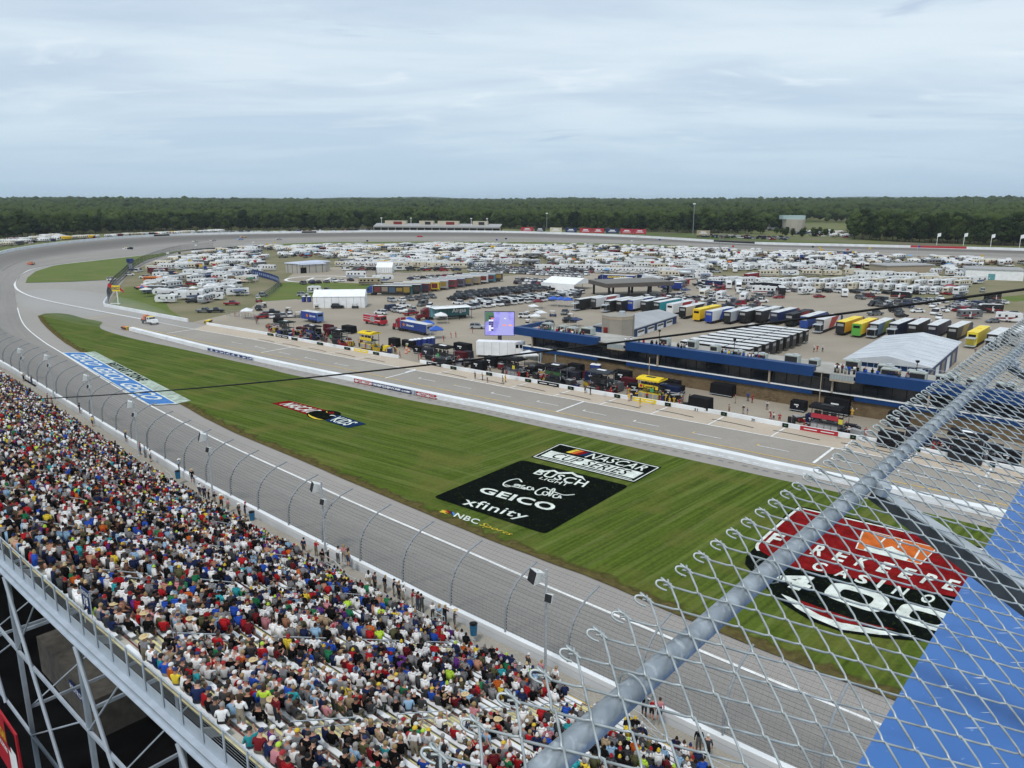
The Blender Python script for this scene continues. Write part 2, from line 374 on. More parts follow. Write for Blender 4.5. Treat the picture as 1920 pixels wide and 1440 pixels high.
# infield surfaces, each a sheet a little above the one below
def spoly(px, z, name, m, sub=0): o = gpoly(px, z, name, m, sub=sub); o['kind'] = 'structure'; return o
spoly([(205, 562), (245, 505), (300, 487), (345, 473), (430, 464), (640, 458), (800, 456), (1000, 457), (1200, 461), (1420, 468), (1600, 474), (1920, 488), (2400, 510), (2500, 600), (2300, 930), (1900, 884), (1628, 828), (1360, 779), (1135, 742), (932, 706), (787, 682), (747, 672), (605, 647), (500, 628), (387, 609), (352, 603), (255, 584), (198, 573)], .03, 'infield_lot', M['lot'])
spoly([(208, 558), (246, 507), (300, 489), (345, 475), (430, 466), (640, 460), (800, 458), (1000, 459), (1200, 463), (1420, 470), (1600, 477), (1920, 491), (2300, 507), (2300, 560), (1920, 585), (1700, 560), (1560, 532), (1400, 520), (1200, 508), (1010, 512), (760, 535), (690, 553), (560, 562), (505, 548), (468, 580), (360, 604), (330, 596), (255, 582), (203, 571)], .05, 'camp_field', M['camp'])
spoly([(500, 548), (520, 532), (560, 527), (690, 530), (700, 548), (565, 560), (480, 566)], .07, 'lawn', M['grass2'])
spoly([(560, 505), (640, 500), (760, 512), (845, 508), (855, 514), (760, 527), (690, 532), (640, 530), (530, 527)], .08, 'helipad_lot', M['lot'])
spoly([(1870, 558), (1960, 548), (1990, 556), (1900, 566)], .07, 'lawn', M['grass2'])
spoly([(235, 539), (290, 530), (300, 548), (318, 580), (348, 600), (300, 593), (255, 582), (207, 572), (222, 552)], .07, 'lawn', M['grass2'])
spoly([(48, 530), (52, 520), (67, 508.5), (100, 498.5), (167, 486), (233, 477.5), (300, 472.5), (400, 464.5), (500, 458), (620, 453.5), (640, 456), (470, 462), (430, 462.5), (380, 466), (330, 473), (275, 487), (240, 505), (222, 522), (205, 524.5), (130, 528)], .14, 'apron_lawn', M['grass2'])
spoly([(620, 453.5), (800, 452.6), (1000, 453.6), (1200, 457.8), (1300, 461), (1300, 464), (1200, 461), (1000, 456.5), (800, 455.3), (640, 456.5)], .145, 'backstretch_verge', M['grass2'])
# pit road asphalt and pit box concrete
YL = [(150, 597), (245, 612), (313, 626), (388, 643), (480, 660), (640, 690), (800, 724), (920, 748), (1080, 780), (1200, 804), (1360, 837), (1500, 866), (1613, 889), (1760, 920), (1950, 960), (2200, 1010)]
PBX = [(297, 604), (363, 617), (430, 628.5), (500, 641), (547, 651), (630, 667), (713, 682), (800, 698), (860, 709), (960, 728), (1080, 750), (1223, 777), (1340, 798.5), (1447, 818.5), (1603, 847), (1750, 876), (1950, 915), (2200, 965)]
FPW = [(387, 609), (422, 615), (500, 628), (543, 636), (605, 647.5), (690, 662.5), (747, 672), (787, 680.5), (847, 692), (932, 706.5), (983, 715), (1050, 727), (1135, 742), (1230, 758), (1360, 780), (1447, 796.5), (1572, 818.5), (1628, 829), (1750, 853), (1900, 884), (2100, 925)]
NW = [(242, 620), (313, 638), (388, 657), (473, 676), (587, 700.5), (663, 716), (800, 745), (927, 771), (1080, 803), (1200, 827), (1360, 860), (1447, 880), (1562, 904), (1700, 935), (1850, 968), (2050, 1012), (2300, 1070)]
spoly([(150, 596)]+YL[1:]+[(2300, 1045)]+NW[::-1][:-1]+[(245, 622), (200, 612)], .035, 'pit_apron', M['pit'])
spoly(YL+PBX[::-1]+[(207, 587)], .04, 'pit_road', M['pit'])
spoly([(363, 617)]+PBX[2:]+FPW[::-1], .055, 'pit_boxes', M['box'])
sline(YL[1:], .28, .075, 'pit_wall_line', M['yline']); sline(PBX[:], .32, .08, 'pit_box_line', M['line'])
sline([(158, 598.5), (245, 587)], .5, .08, 'commitment_line', M['yline'], sub=0)
def tick(a, b, wd=.35, m='line', z=.085): return sline([a, b], wd, z, 'pit_stripe', M[m], sub=0)
for a, b in [((313, 625), (363, 617.5)), ((490, 661), (547, 651)), ((722, 709), (780, 694)), ((1043, 772), (1094, 753)), ((1525, 868), (1562, 840)), ((760, 698), (780, 692))]: tick(a, b, .45)
BOXV = [(507, 629.5), (552, 638), (600, 646.5), (651, 655.5), (705, 665), (850, 692.5), (917, 704), (990, 716.5), (1070, 731), (1157, 746), (1252, 762), (1357, 780), (1472, 801), (1599, 824), (1720, 848), (1860, 876)]
for u, v in BOXV:
    # each divider runs square to the wall, down to the pit box line
    q = at(u, v, 0); i = min(range(len(PBX)-1), key=lambda i: abs((PBX[i][0]+PBX[i+1][0])/2-(u-38)))
    a = at(*PBX[i]); bb = at(*PBX[i+1]); t = (bb-a).normalized(); f = a+t*((q-a).dot(t))
    ud, vd, _ = pix(f); tick((u, v+1), (ud, vd), .3)
    mid = f+(q-f)*-.9; e2 = mid+t*5.2
    tick(pix(mid)[:2], pix(e2)[:2], .2); tick(pix(mid)[:2], pix(mid+(q-f).normalized()*.9)[:2], .3, R.choice(['line', 'yline']))
for u, v in BOXV:                                                   # tyre rubber left in the stalls
    q = at(u-22, v+6, .09); t = (at(u+8, v+7.6)-at(u, v+6)).normalized()
    P = [q+t*k+Vector((0, .35*math.sin(k*.4), 0)) for k in range(0, 9)]
    o = strip(None, .3, 0, 'skid_mark', M['dark'], pts=P); o['kind'] = 'structure'

M['skid'] = asphalt('rubber_marks', (.245, .228, .208), (.285, .265, .242))
for k in range(46):                                                 # rubber laid down along the racing line
    i0 = R.choice([R.uniform(SUB*4, SUB*14), R.uniform(SUB*13, SUB*20), R.uniform(SUB*19, SUB*29)]); j0 = R.uniform(.12, .9); n = R.randint(8, 22); dj = R.uniform(-.05, .05); P = []
    for q in range(n):
        i = i0+q*.35; i_ = min(int(i), len(INN)-2); f = i-i_; a = INN[i_].lerp(INN[i_+1], f); b_ = OUTW[i_].lerp(OUTW[i_+1], f); P.append(a.lerp(b_, min(.97, max(.03, j0+dj*q/n)))+Vector((0, 0, .03)))
    o = strip(None, R.uniform(.25, .6), 0, 'skid_mark', M['skid'], pts=P); o['kind'] = 'structure'
# infield grass between track and pit road, its worn lower edge
GLOW = [(72, 592), (80, 605), (93, 618), (117, 638), (153, 660), (200, 686), (265, 718), (340, 757), (400, 790), (460, 818), (560, 859), (655, 900), (800, 961), (900, 1002), (1025, 1050), (1125, 1087), (1275, 1152), (1440, 1220), (1577, 1272), (1665, 1305), (1800, 1358), (2050, 1455)]
GUP = [(83, 588), (107, 587), (133, 590), (158, 597), (180, 601), (192, 604.5), (187.5, 610), (191, 617), (220, 627), (263, 638), (330, 652), (388, 665), (440, 677), (500, 690), (540, 701), (647, 723), (730, 742), (800, 756), (887, 772), (977, 792), (1077, 814), (1190, 839), (1340, 872), (1457, 898), (1540, 916), (1700, 953), (1900, 1000), (2150, 1060)]
gl = crom(GLOW, 4); gu = crom(GUP, 4)
spoly([tuple(p) for p in gl]+[tuple(p) for p in gu[::-1]], .10, 'infield_grass', M['grass'])
P = [at(p[0], p[1], .115) for p in gl]; b = MB(); rows = []
for i, p in enumerate(P):
    t = P[min(i+1, len(P)-1)]-P[max(i-1, 0)]; n = Vector((-t[1], t[0], 0)).normalized(); n = -n if n.y < 0 else n
    rows.append([p-n*(.15+.1*R.random()), p+n*3.0])
b.grid(rows); wm = b.mesh('worn_grass_edge', M['worn']); u_ = wm.uv_layers.new(name='UVMap')
li = np.zeros(len(wm.loops), int); wm.loops.foreach_get('vertex_index', li); uvv = np.zeros((len(wm.loops), 2)); uvv[:, 1] = li % 2; u_.data.foreach_set('uv', uvv.ravel()); structure('worn_grass_edge', wm)

# ------------------------------------------------------------------ walls
def wallobj(px, z, wd, ht, name, label, m=M['wall'], pts=None, side=1, sub=4, seg=None, cat='wall', drop=.0):
    """concrete barrier; px is its foot on the camera side"""
    P = pts if pts is not None else [at(p[0], p[1], z) for p in crom(px, sub)]
    b = MB(); rows = []
    for i, p in enumerate(P):
        t = P[min(i+1, len(P)-1)]-P[max(i-1, 0)]; n = Vector((-t[1], t[0], 0)).normalized()
        if side and (n.y < 0): n = -n
        h = Vector((0, 0, ht)); d = Vector((0, 0, -drop)); rows.append([p+d, p+h*.93+n*.03, p+h+n*.07, p+h+n*(wd-.07), p+h*.93+n*wd, p+n*wd+d])
    b.grid(rows); b.face(rows[0][::-1]); b.face(rows[-1])
    mm = b.mesh(name, m); fixn(mm); o = ob(name, mm); tag(o, label, cat); return o
ow = wallobj(None, 0, .5, 1.9, 'track_wall', 'long white concrete wall round the outside of the banked turn and back straight', pts=[p.copy() for p in OUTW[:SUB*15+3]], side=0, drop=2)
fw = wallobj(None, 0, .5, .42, 'track_wall', 'white concrete wall between the main straight and the grandstand walkway', pts=[p.copy() for p in OUTW[SUB*15+2:]], side=0, drop=1)
nw = wallobj(NW, .03, 1.35, 1.0, 'pit_wall', 'broad white double wall between the striped grass and pit road')
fp1 = wallobj(FPW[:7], .05, .35, .8, 'pit_wall', 'low white wall in front of the far pit stalls with a yellow end cushion')
fp2 = wallobj(FPW[7:], .05, .35, .8, 'pit_wall', 'low white wall in front of the near pit stalls with numbered black markers')
ew = wallobj([(202, 560), (196, 567), (194.5, 574), (207, 577), (255, 586), (300, 594.5), (351, 604)], .03, .5, 1.15, 'exit_wall', 'white wall on the pit exit road bending round the grass corner', sub=3)
# joints and top caps along the near pit wall: pieces of their own
P = [at(p[0], p[1], 1.035) for p in crom(NW, 8)]
acc = 0; cap = MB()
for i in range(len(P)-1):
    t = (P[i+1]-P[i]); n = Vector((-t[1], t[0], 0)).normalized(); n = -n if n.y < 0 else n; tl = t.length; tt = t.normalized(); s = 0
    while s < tl:
        if int(acc/1.5) % 2 == 0: q = P[i]+tt*s; cap.hexa([q+n*.75, q+n*1.2, q+n*1.2+tt*.9, q+n*.75+tt*.9]+[q+n*.75+Vector((0, 0, .03)), q+n*1.2+Vector((0, 0, .03)), q+n*1.2+tt*.9+Vector((0, 0, .03)), q+n*.75+tt*.9+Vector((0, 0, .03))])
        s += 1.5; acc += 1.5
c_ = cap.obj('wall_cap', mat('wall_cap_grey', (.58, .60, .62), .7), nw); tag(c_, kind='stuff')

def along(P, d):
    for i in range(len(P)-1):
        l = (P[i+1]-P[i]).length
        if d <= l: return P[i]+(P[i+1]-P[i])*(d/l), (P[i+1]-P[i]).normalized()
        d -= l
    return P[-1].copy(), (P[-1]-P[-2]).normalized()
# ------------------------------------------------------------------ lettering: flat outlines mapped on a four-cornered panel
_txt = {}
def textdata(s, shear=0, bold=0.0):
    k = (s, shear, bold)
    if k not in _txt:
        cu = bpy.data.curves.new('t', 'FONT'); cu.body = s; cu.space_character = 1.08; cu.shear = shear; cu.offset = bold; cu.resolution_u = 3
        o = bpy.data.objects.new('t', cu); COL.objects.link(o); dg = bpy.context.evaluated_depsgraph_get(); dg.update()
        m = bpy.data.meshes.new_from_object(o.evaluated_get(dg)); v = np.array([x.co[:2] for x in m.vertices]); f = [tuple(p.vertices) for p in m.polygons]
        bpy.data.objects.remove(o); bpy.data.meshes.remove(m)
        lo = v.min(0); hi = v.max(0); _txt[k] = ((v-lo)/(hi-lo), f, (hi-lo))
    return _txt[k]
def bil(Q, x, y):
    TL, TR, BR, BL = Q
    return BL*((1-x)*(1-y))+BR*(x*(1-y))+TR*(x*y)+TL*((1-x)*y)
def text_on(Q, s, rect, m, parent, shear=0, bold=0.02, lift=None, name='lettering'):
    v, f, _ = textdata(s, shear, bold)
    nrm = (Q[1]-Q[0]).cross(Q[3]-Q[0]).normalized()*-1
    if lift is None: lift = .02
    if nrm.dot(Vector((0, -.6, .8))) < 0: nrm = -nrm
    pts = [bil(Q, rect[0]+(rect[2]-rect[0])*a, rect[1]+(rect[3]-rect[1])*b_)+nrm*lift for a, b_ in v]
    me_ = bpy.data.meshes.new(name); me_.from_pydata(pts, [], f); me_.materials.append(m); return ob(name, me_, parent)
def panel(Q, m, name, parent=None, lift=0, rect=None):
    if rect: Q = [bil(Q, rect[0], rect[3]), bil(Q, rect[2], rect[3]), bil(Q, rect[2], rect[1]), bil(Q, rect[0], rect[1])]
    nrm = (Q[1]-Q[0]).cross(Q[3]-Q[0]).normalized()
    if nrm.dot(Vector((0, -.6, .8))) < 0: nrm = -nrm
    b = MB(); b.face([Q[3]+nrm*lift, Q[2]+nrm*lift, Q[1]+nrm*lift, Q[0]+nrm*lift]); return b.obj(name, m, parent)
def quadpx(TL, TR, BR, BL, z): return [at(*TL, z), at(*TR, z), at(*BR, z), at(*BL, z)]
def inv(Q, u, v, z):
    """panel coordinates of a pixel (affine)"""
    p = at(u, v, z); o = Q[3]; ex = Q[2]-Q[3]; ey = Q[0]-Q[3]; d = p-o
    a = np.array([[ex.x, ey.x], [ex.y, ey.y]]); return np.linalg.solve(a, [d.x, d.y])
# grass paints
def gp(name, c, var=.25):
    m, N, L, b = newmat(name); v = coord(N, L); k = noise(N, L, v, .8, 4, .3, .7); x = mixn(N, L, k, tuple(q*(1-var) for q in c), tuple(q*(1+var*.5) for q in c))
    x = mixn(N, L, noise(N, L, v, 3.5, 7, .60, .82), x, (.055, .085, .012)); L.new(x, b.inputs['Base Color']); b.inputs['Roughness'].default_value = .95; b.inputs['Specular IOR Level'].default_value = 0; return m
M['gwhite'] = gp('turf_paint_white', (.66, .70, .64)); M['gblack'] = gp('turf_paint_black', (.005, .007, .006), .3); M['gblue'] = gp('turf_paint_blue', (.075, .20, .47), .12)
M['gred'] = gp('turf_paint_red', (.20, .010, .012), .4); M['gpale'] = gp('turf_paint_pale', (.40, .47, .40), .45); M['gnavy'] = gp('turf_paint_navy', (.010, .03, .085)); M['gyel'] = gp('turf_paint_yellow', (.62, .47, .06)); M['gor'] = gp('turf_paint_orange', (.55, .13, .03), .3)
# 1. blue panel by the restart zone
Z = .15
Q = quadpx((158, 661), (332, 757), (280, 759), (117, 661), Z)
bp_ = panel(Q, M['gblue'], 'painted_logo'); tag(bp_, 'long blue painted panel with three white words beside the inner track line', 'painted logo')
for r in ((.05, .15, .31, .86), (.355, .15, .615, .86), (.665, .15, .93, .86)): text_on(Q, 'GEICO', r, M['gwhite'], bp_, .25, .025)
for r in ((0, -.03, 1, .03), (0, .97, 1, 1.03), (-.004, 0, .004, 1), (.994, 0, 1.003, 1)): panel(Q, M['gwhite'], 'border_line', bp_, .01, r)
Q2 = quadpx((178, 659), (358, 751), (332, 757), (158, 661), Z)
rz_ = panel(Q2, M['gpale'], 'painted_zone'); tag(rz_, 'worn pale strip with black restart words beside the blue painted panel', 'painted zone')
text_on(Q2, 'RESTART ZONE', (.27, .08, .64, .92), M['gblack'], rz_, .1, .04)
# 2. red, black and blue emblem on the grass
Q = quadpx((542, 751), (640, 776), (590, 782), (509, 756), Z)
k_ = panel(Q, M['gred'], 'painted_logo'); tag(k_, 'red and navy painted emblem with black oval in the middle of the grass', 'painted logo')
text_on(Q, 'NASCAR', (.12, .14, .74, .84), M['gwhite'], k_, .25, .02)
Qb = quadpx((630, 776), (687, 795), (652, 802), (610, 788.5), Z+.02); kb = panel(Qb, M['gnavy'], 'blue_panel', k_); text_on(Qb, 'KIDS', (.14, .12, .82, .88), M['gwhite'], kb, .25, .02)
def ellipse(c, a, bpx, rot, m, name, parent, z, n=28, k0=0, k1=1, inner=None):
    P = []
    for i in range(n+1):
        t = 2*math.pi*(k0+(k1-k0)*i/n); x = a*math.cos(t); y = bpx*math.sin(t); P.append((c[0]+x*math.cos(rot)-y*math.sin(rot), c[1]+x*math.sin(rot)+y*math.cos(rot)))
    if inner is None: return gpoly(P[:-1] if k1-k0 == 1 else P, z, name, m, parent)
    I = []
    for i in range(n+1):
        t = 2*math.pi*(k0+(k1-k0)*i/n); f_ = inner*(1-.0*i); w_ = 1-(1-f_)*math.sin(math.pi*i/n); x = a*w_*math.cos(t); y = bpx*w_*math.sin(t); I.append((c[0]+x*math.cos(rot)-y*math.sin(rot), c[1]+x*math.sin(rot)+y*math.cos(rot)))
    return gpoly(P+I[::-1], z, name, m, parent)
ellipse((600, 778.5), 25, 8.5, rad(4), M['gblack'], 'oval', k_, Z+.03); ellipse((622, 774), 18, 4.5, rad(6), M['gblack'], 'oval', k_, Z+.025)
ellipse((601, 778.5), 23, 8.2, rad(4), M['gyel'], 'yellow_arc', k_, Z+.05, 20, .2, .52, .72); ellipse((624, 781), 6, 3, rad(10), M['gwhite'], 'white_arc', k_, Z+.05, 12, .5, 1.0, .55)
gpoly([(616, 772.3), (626, 772), (627, 775), (617, 776)], Z+.05, 'red_patch', M['gred'], k_); gpoly([(611, 771.2), (613, 771), (614.5, 773.3), (612.5, 773.6)], Z+.05, 'yellow_patch', M['gyel'], k_)
# 3. white bordered series panel
Q = quadpx((1050, 831), (1241, 876), (1189, 905), (995, 857), Z)
c3_ = panel(Q, M['gblack'], 'painted_logo'); tag(c3_, 'black and white banded panel on the grass above the square black one', 'painted logo')
for r in ((.015, .93, .985, .965), (.015, .035, .985, .07), (.012, .05, .022, .95), (.978, .05, .988, .95), (.05, .17, .95, .47), (.05, .10, .95, .125)): panel(Q, M['gwhite'], 'white_band', c3_, .02, r)
for x, m_ in ((.205, 'gyel'), (.25, 'gor'), (.295, 'gred'), (.34, 'gnavy')):
    b = MB(); b.face([bil(Q, x-.03, .62)+Vector((0, 0, .03)), bil(Q, x+.012, .62)+Vector((0, 0, .03)), bil(Q, x+.045, .88)+Vector((0, 0, .03)), bil(Q, x+.003, .88)+Vector((0, 0, .03))]); b.obj('colour_bar', M[m_], c3_)
text_on(Q, 'NASCAR', (.37, .595, .92, .885), M['gwhite'], c3_, .2, .008, .03)
panel(Q, M['gwhite'], 'white_band', c3_, .015, (.05, .47, .95, .53)); text_on(Q, 'CUP SERIES', (.14, .20, .86, .50), M['gblack'], c3_, .2, .008, .04)
# 4. square black sponsor panel
px4 = [(979, 862), (1180, 911), (1022, 1001), (812, 932)]
rp = []
for i in range(4):
    a = np.array(px4[i-1], float); c = np.array(px4[i], float); d = np.array(px4[(i+1) % 4], float)
    for t in (0, .33, .67, 1): s = .045; p0 = c+(a-c)*s; p1 = c+(d-c)*s; rp.append(tuple((1-t)**2*p0+2*t*(1-t)*c+t*t*p1))
c4_ = gpoly(rp, Z, 'painted_logo', M['gblack']); tag(c4_, 'large square black panel with four white sponsor names painted on the grass', 'painted logo')
Q = quadpx(*px4, Z)
def word(s, TL, TR, BR, BL, m, parent, shear=0, bold=.02): return text_on(quadpx(TL, TR, BR, BL, Z+.02), s, (0, 0, 1, 1), m, parent, shear, bold)
cz = lambda x, y: (800+x/4, 810+y/4)
word('BUSCH', cz(850, 280), cz(1222, 372), cz(1175, 415), cz(795, 312), M['gwhite'], c4_, 0, .015)
word('LIGHT', cz(865, 338), cz(1075, 385), cz(1050, 408), cz(838, 350), M['gwhite'], c4_, 0, .01)
mp_ = [(845, 292), (960, 285), (990, 302), (1095, 300), (1130, 322), (1170, 332), (1195, 368), (1160, 345), (1125, 338), (1085, 312), (985, 315), (955, 296), (850, 300)]
gpoly([cz(*p) for p in mp_], Z+.03, 'mountain_line', M['gwhite'], c4_)
def hand(px, wd, m, parent, z):  # brush stroke
    o = strip([cz(*p) for p in px], wd, z, 'brush_stroke', m, parent, sub=4); return o
for st in ([(715, 375), (690, 352), (640, 357), (590, 375), (575, 395), (600, 410), (650, 405), (690, 400), (730, 415), (745, 425)], [(690, 395), (665, 392), (660, 408), (690, 412), (705, 400), (690, 395)], [(740, 402), (720, 402), (712, 418), (735, 424)], [(785, 412), (760, 412), (755, 430), (785, 432), (795, 415), (800, 436)],
           [(905, 432), (900, 418), (870, 420), (825, 440), (815, 460), (840, 472), (880, 465)], [(900, 448), (880, 448), (868, 466), (890, 474), (912, 460), (900, 448)], [(925, 478), (960, 435), (950, 425), (925, 450), (918, 482)], [(985, 470), (955, 470), (950, 490), (985, 492), (1000, 475), (1005, 498)], [(905, 425), (960, 450), (1030, 472), (1110, 468)], [(590, 395), (640, 408), (700, 420), (740, 430)]):
    hand(st, .24, M['gwhite'], c4_, Z+.03)
word('GEICO', cz(430, 412), cz(985, 545), cz(935, 598), cz(380, 448), M['gwhite'], c4_, .0, .03)
word('xfinity', cz(310, 488), cz(790, 618), cz(700, 668), cz(250, 560), M['gwhite'], c4_, 0, .008)
# 5. broadcaster's words by the grass edge
n5 = gpoly([cz(92, 600), cz(120, 583), cz(140, 590), cz(150, 600), cz(130, 606)], Z, 'painted_logo', M['gyel']); tag(n5, 'small white and yellow painted words with a coloured fan at the grass edge', 'painted logo')
for k, (m_, a, c) in enumerate((('gor', (128, 584), (160, 606)), ('gred', (150, 586), (178, 612)), ('gnavy', (172, 592), (196, 620)), ('gblue', (190, 600), (208, 626)), ('gyel', (110, 600), (150, 615)))):
    gpoly([cz(*a), cz(a[0]+16, a[1]+2), cz(c[0]+6, c[1]), cz(c[0]-10, c[1]-2)], Z+.02+.005*k, 'fan_feather', M[m_], n5)
word('NBC', cz(232, 606), cz(405, 660), cz(378, 694), cz(198, 634), M['gwhite'], n5, 0, .02)
word('Sports', cz(415, 674), cz(655, 762), cz(625, 784), cz(385, 706), M['gyel'], n5, .5, .0)
# 6. red casino shield
cf = lambda x, y: (1380+x/3.5556, 920+y/3.5556)
c6 = gpoly([cf(*p) for p in [(410, 105), (470, 112), (2060, 470), (2110, 520), (2040, 640), (1900, 800), (1650, 950), (1440, 1000), (1240, 1002), (1000, 985), (720, 945), (500, 868), (330, 765), (230, 680), (150, 590), (60, 490), (66, 440), (330, 160)]], Z, 'painted_logo', M['gblack'])
tag(c6, 'red and black casino shield with large white numerals painted on the near grass', 'painted logo')
gpoly([cf(*p) for p in [(420, 122), (480, 130), (2040, 480), (2050, 520), (1880, 790), (1800, 770), (330, 500), (160, 400), (140, 370), (170, 330)]], Z+.015, 'red_field', M['gred'], c6)
strip([cf(*p) for p in [(150, 400), (140, 372), (175, 325), (400, 130), (440, 120), (500, 132), (1200, 290), (2040, 482)]], .35, Z+.03, 'border_line', M['gwhite'], c6)
gpoly([cf(*p) for p in [(852, 258), (1340, 382), (1230, 490), (1130, 465), (800, 385)]], Z+.03, 'orange_window', M['gor'], c6)
for st in ([(852, 258), (1340, 382), (1230, 490), (800, 385), (852, 258)], [(1000, 310), (960, 350)], [(1110, 322), (1080, 380)], [(1225, 395), (1180, 470)]): strip([cf(*p) for p in st], .2, Z+.045, 'border_line', M['gwhite'], c6, sub=0)
gpoly([cf(*p) for p in [(850, 395), (870, 372), (960, 390), (1040, 370), (1070, 392), (1110, 410), (1165, 440), (1130, 468), (980, 430)]], Z+.05, 'white_flame', M['gwhite'], c6)
def wordf(s, TL, TR, BR, BL, m, bold=.02, shear=0): return text_on(quadpx(cf(*TL), cf(*TR), cf(*BR), cf(*BL), Z+.03), s, (0, 0, 1, 1), m, c6, shear, bold)
step = np.array([146.6, 38.5])
for i, ch in enumerate('FIREKEEPERS'):
    o_ = np.array([550, 358])+step*(i-2); tl = o_; tr = o_+np.array([75, 20]) if ch != 'I' else o_+np.array([30, 8]); dn = np.array([-62, 62])
    wordf(ch, tl, tr, tr+dn, tl+dn, M['gwhite'], .03)
for ch, x, y in (('C', 540, 470), ('A', 700, 515), ('S', 830, 555), ('I', 975, 592), ('N', 1080, 635), ('O', 1265, 685)):
    tl = np.array([x, y]); tr = tl+np.array([80, 22] if ch != 'I' else [28, 8]); dn = np.array([-50, 50]); wordf(ch, tl, tr, tr+dn, tl+dn, M['gwhite'], .03)
wordf('4', (320, 522), (560, 590), (455, 680), (205, 598), M['gwhite'], .03)
def sq0(q):                                                         # squared zero: white ring round a black core
    Qz = quadpx(*[cf(*p) for p in q], Z+.03); sp_ = lambda r_, t: (abs(math.cos(t))**.5*math.copysign(1, math.cos(t))*r_[0]+.5, abs(math.sin(t))**.5*math.copysign(1, math.sin(t))*r_[1]+.5)
    for k_, (r_, m_) in enumerate((((.5, .5), 'gwhite'), ((.27, .24), 'gblack'))): b = MB(); b.face([bil(Qz, *sp_(r_, 2*math.pi*i/40+.01))+Vector((0, 0, .015*k_)) for i in range(40)]); b.obj('numeral', M[m_], c6)
sq0([(655, 600), (1050, 712), (950, 828), (565, 695)]); sq0([(1120, 738), (1515, 850), (1415, 962), (1035, 845)])
gpoly([cf(*p) for p in [(420, 728), (620, 800), (850, 880), (1070, 925), (960, 915), (700, 880), (560, 830), (470, 780)]], Z+.03, 'red_swoosh', M['gred'], c6)
gpoly([cf(*p) for p in [(300, 688), (360, 710), (560, 820), (750, 888), (960, 930), (1200, 968), (960, 960), (700, 925), (520, 850), (400, 780)]], Z+.025, 'white_swoosh', M['gwhite'], c6)
# banners on the pit walls
def wallbanner(px, u0, u1, hgt, m, name, parent, z0=.1, sub=10, off=.02):
    """panel on the camera face of a wall between image columns u0 and u1"""
    C = crom(px, sub); P = [at(p[0], p[1], z0) for p in C if u0 <= p[0] <= u1]
    a = at(u0, np.interp(u0, [p[0] for p in C], [p[1] for p in C]), z0); c = at(u1, np.interp(u1, [p[0] for p in C], [p[1] for p in C]), z0)
    t = (c-a).normalized(); n = Vector((t.y, -t.x, 0)); n = n if n.y < 0 else -n
    a += n*off; c += n*off; h = Vector((0, 0, hgt)); Q = [a+h, c+h, c, a]
    b = MB(); d = n*-.0; b.hexa([a-n*.05, c-n*.05, c, a, a-n*.05+h, c-n*.05+h, c+h, a+h]); return b.obj(name, m, parent), Q
o_, Q = wallbanner(NW, 698, 771, .82, M['navy'], 'banner', nw); text_on(Q, 'MISPEEDWAY.com', (.04, .2, .96, .85), M['paint'], o_, 0, .03)
o_, Q = wallbanner(NW, 664, 697, .82, M['red'], 'banner', nw); text_on(Q, 'NO SMOKING IN', (.27, .55, .96, .88), M['paint'], o_, 0, .03); text_on(Q, 'THE GRANDSTAND', (.27, .12, .96, .45), M['paint'], o_, 0, .03); text_on(Q, 'O', (.05, .15, .22, .85), M['paint'], o_, 0, .03)
o_, Q = wallbanner(NW, 772, 780, .82, M['navy'], 'banner', nw)
for k in range(3): panel(Q, M['paint'], 'white_stripe', o_, .02, (.1+.33*k, .0, .24+.33*k, 1))
o_, Q = wallbanner(NW, 781, 818, .82, M['red'], 'banner', nw); text_on(Q, 'SUBJECT TO', (.1, .55, .9, .9), M['paint'], o_, 0, .03); text_on(Q, 'SEARCH AND SEIZE', (.04, .1, .96, .48), M['paint'], o_, 0, .03)
o_, Q = wallbanner(NW, 389, 474, .8, mat('pale_lavender', (.45, .48, .60), .6), 'banner', nw)
for k in range(10):
    b = MB(); x = .05+k*.1; b.face([bil(Q, x-.03, .15)+Vector((0, -.02, 0)), bil(Q, x+.03, .15)+Vector((0, -.02, 0)), bil(Q, x+.05, .5)+Vector((0, -.02, 0)), bil(Q, x+.03, .9)+Vector((0, -.02, 0)), bil(Q, x-.03, .9)+Vector((0, -.02, 0)), bil(Q, x-.05, .5)+Vector((0, -.02, 0))]); b.obj('navy_emblem', M['navy'], o_)
NUM = {1305: '31', 1412: '30', 1668: '28'}
for u, v in BOXV:
    pw = fp1 if u < 760 else fp2; o_, Q = wallbanner(FPW, u-5.5, u+5.5, .7, M['black'], 'stall_marker', pw); panel(Q, mat('marker_green', (.05, .16, .07)) if 'marker_green' not in bpy.data.materials else bpy.data.materials['marker_green'], 'marker_print', o_, .02, (.3, .35, .7, .65))
for u, s_ in NUM.items(): o_, Q = wallbanner(FPW, u-4, u+4, .55, M['wall'], 'number_plate', fp2, .15); text_on(Q, s_, (.1, .05, .9, .95), M['black'], o_, 0, .03)
for u0, u1, m_, lab in ((517, 541, 'dark', 0), (800, 827, 'dark', 0), (1008, 1048, 'black', 0), (1500, 1571, 'red', 0), (664, 690, 'yellow', 0), (1187, 1230, 'yellow', 0), (1785, 1840, 'red', 0)):
    o_, Q = wallbanner(FPW, u0, u1, .78, M[m_], 'stall_banner', fp1 if u0 < 760 else fp2, .05, off=.06); panel(Q, M['paint'], 'banner_print', o_, .02, (.1, .4, .45, .6)); panel(Q, M['paint'], 'banner_print', o_, .02, (.55, .4, .9, .6))
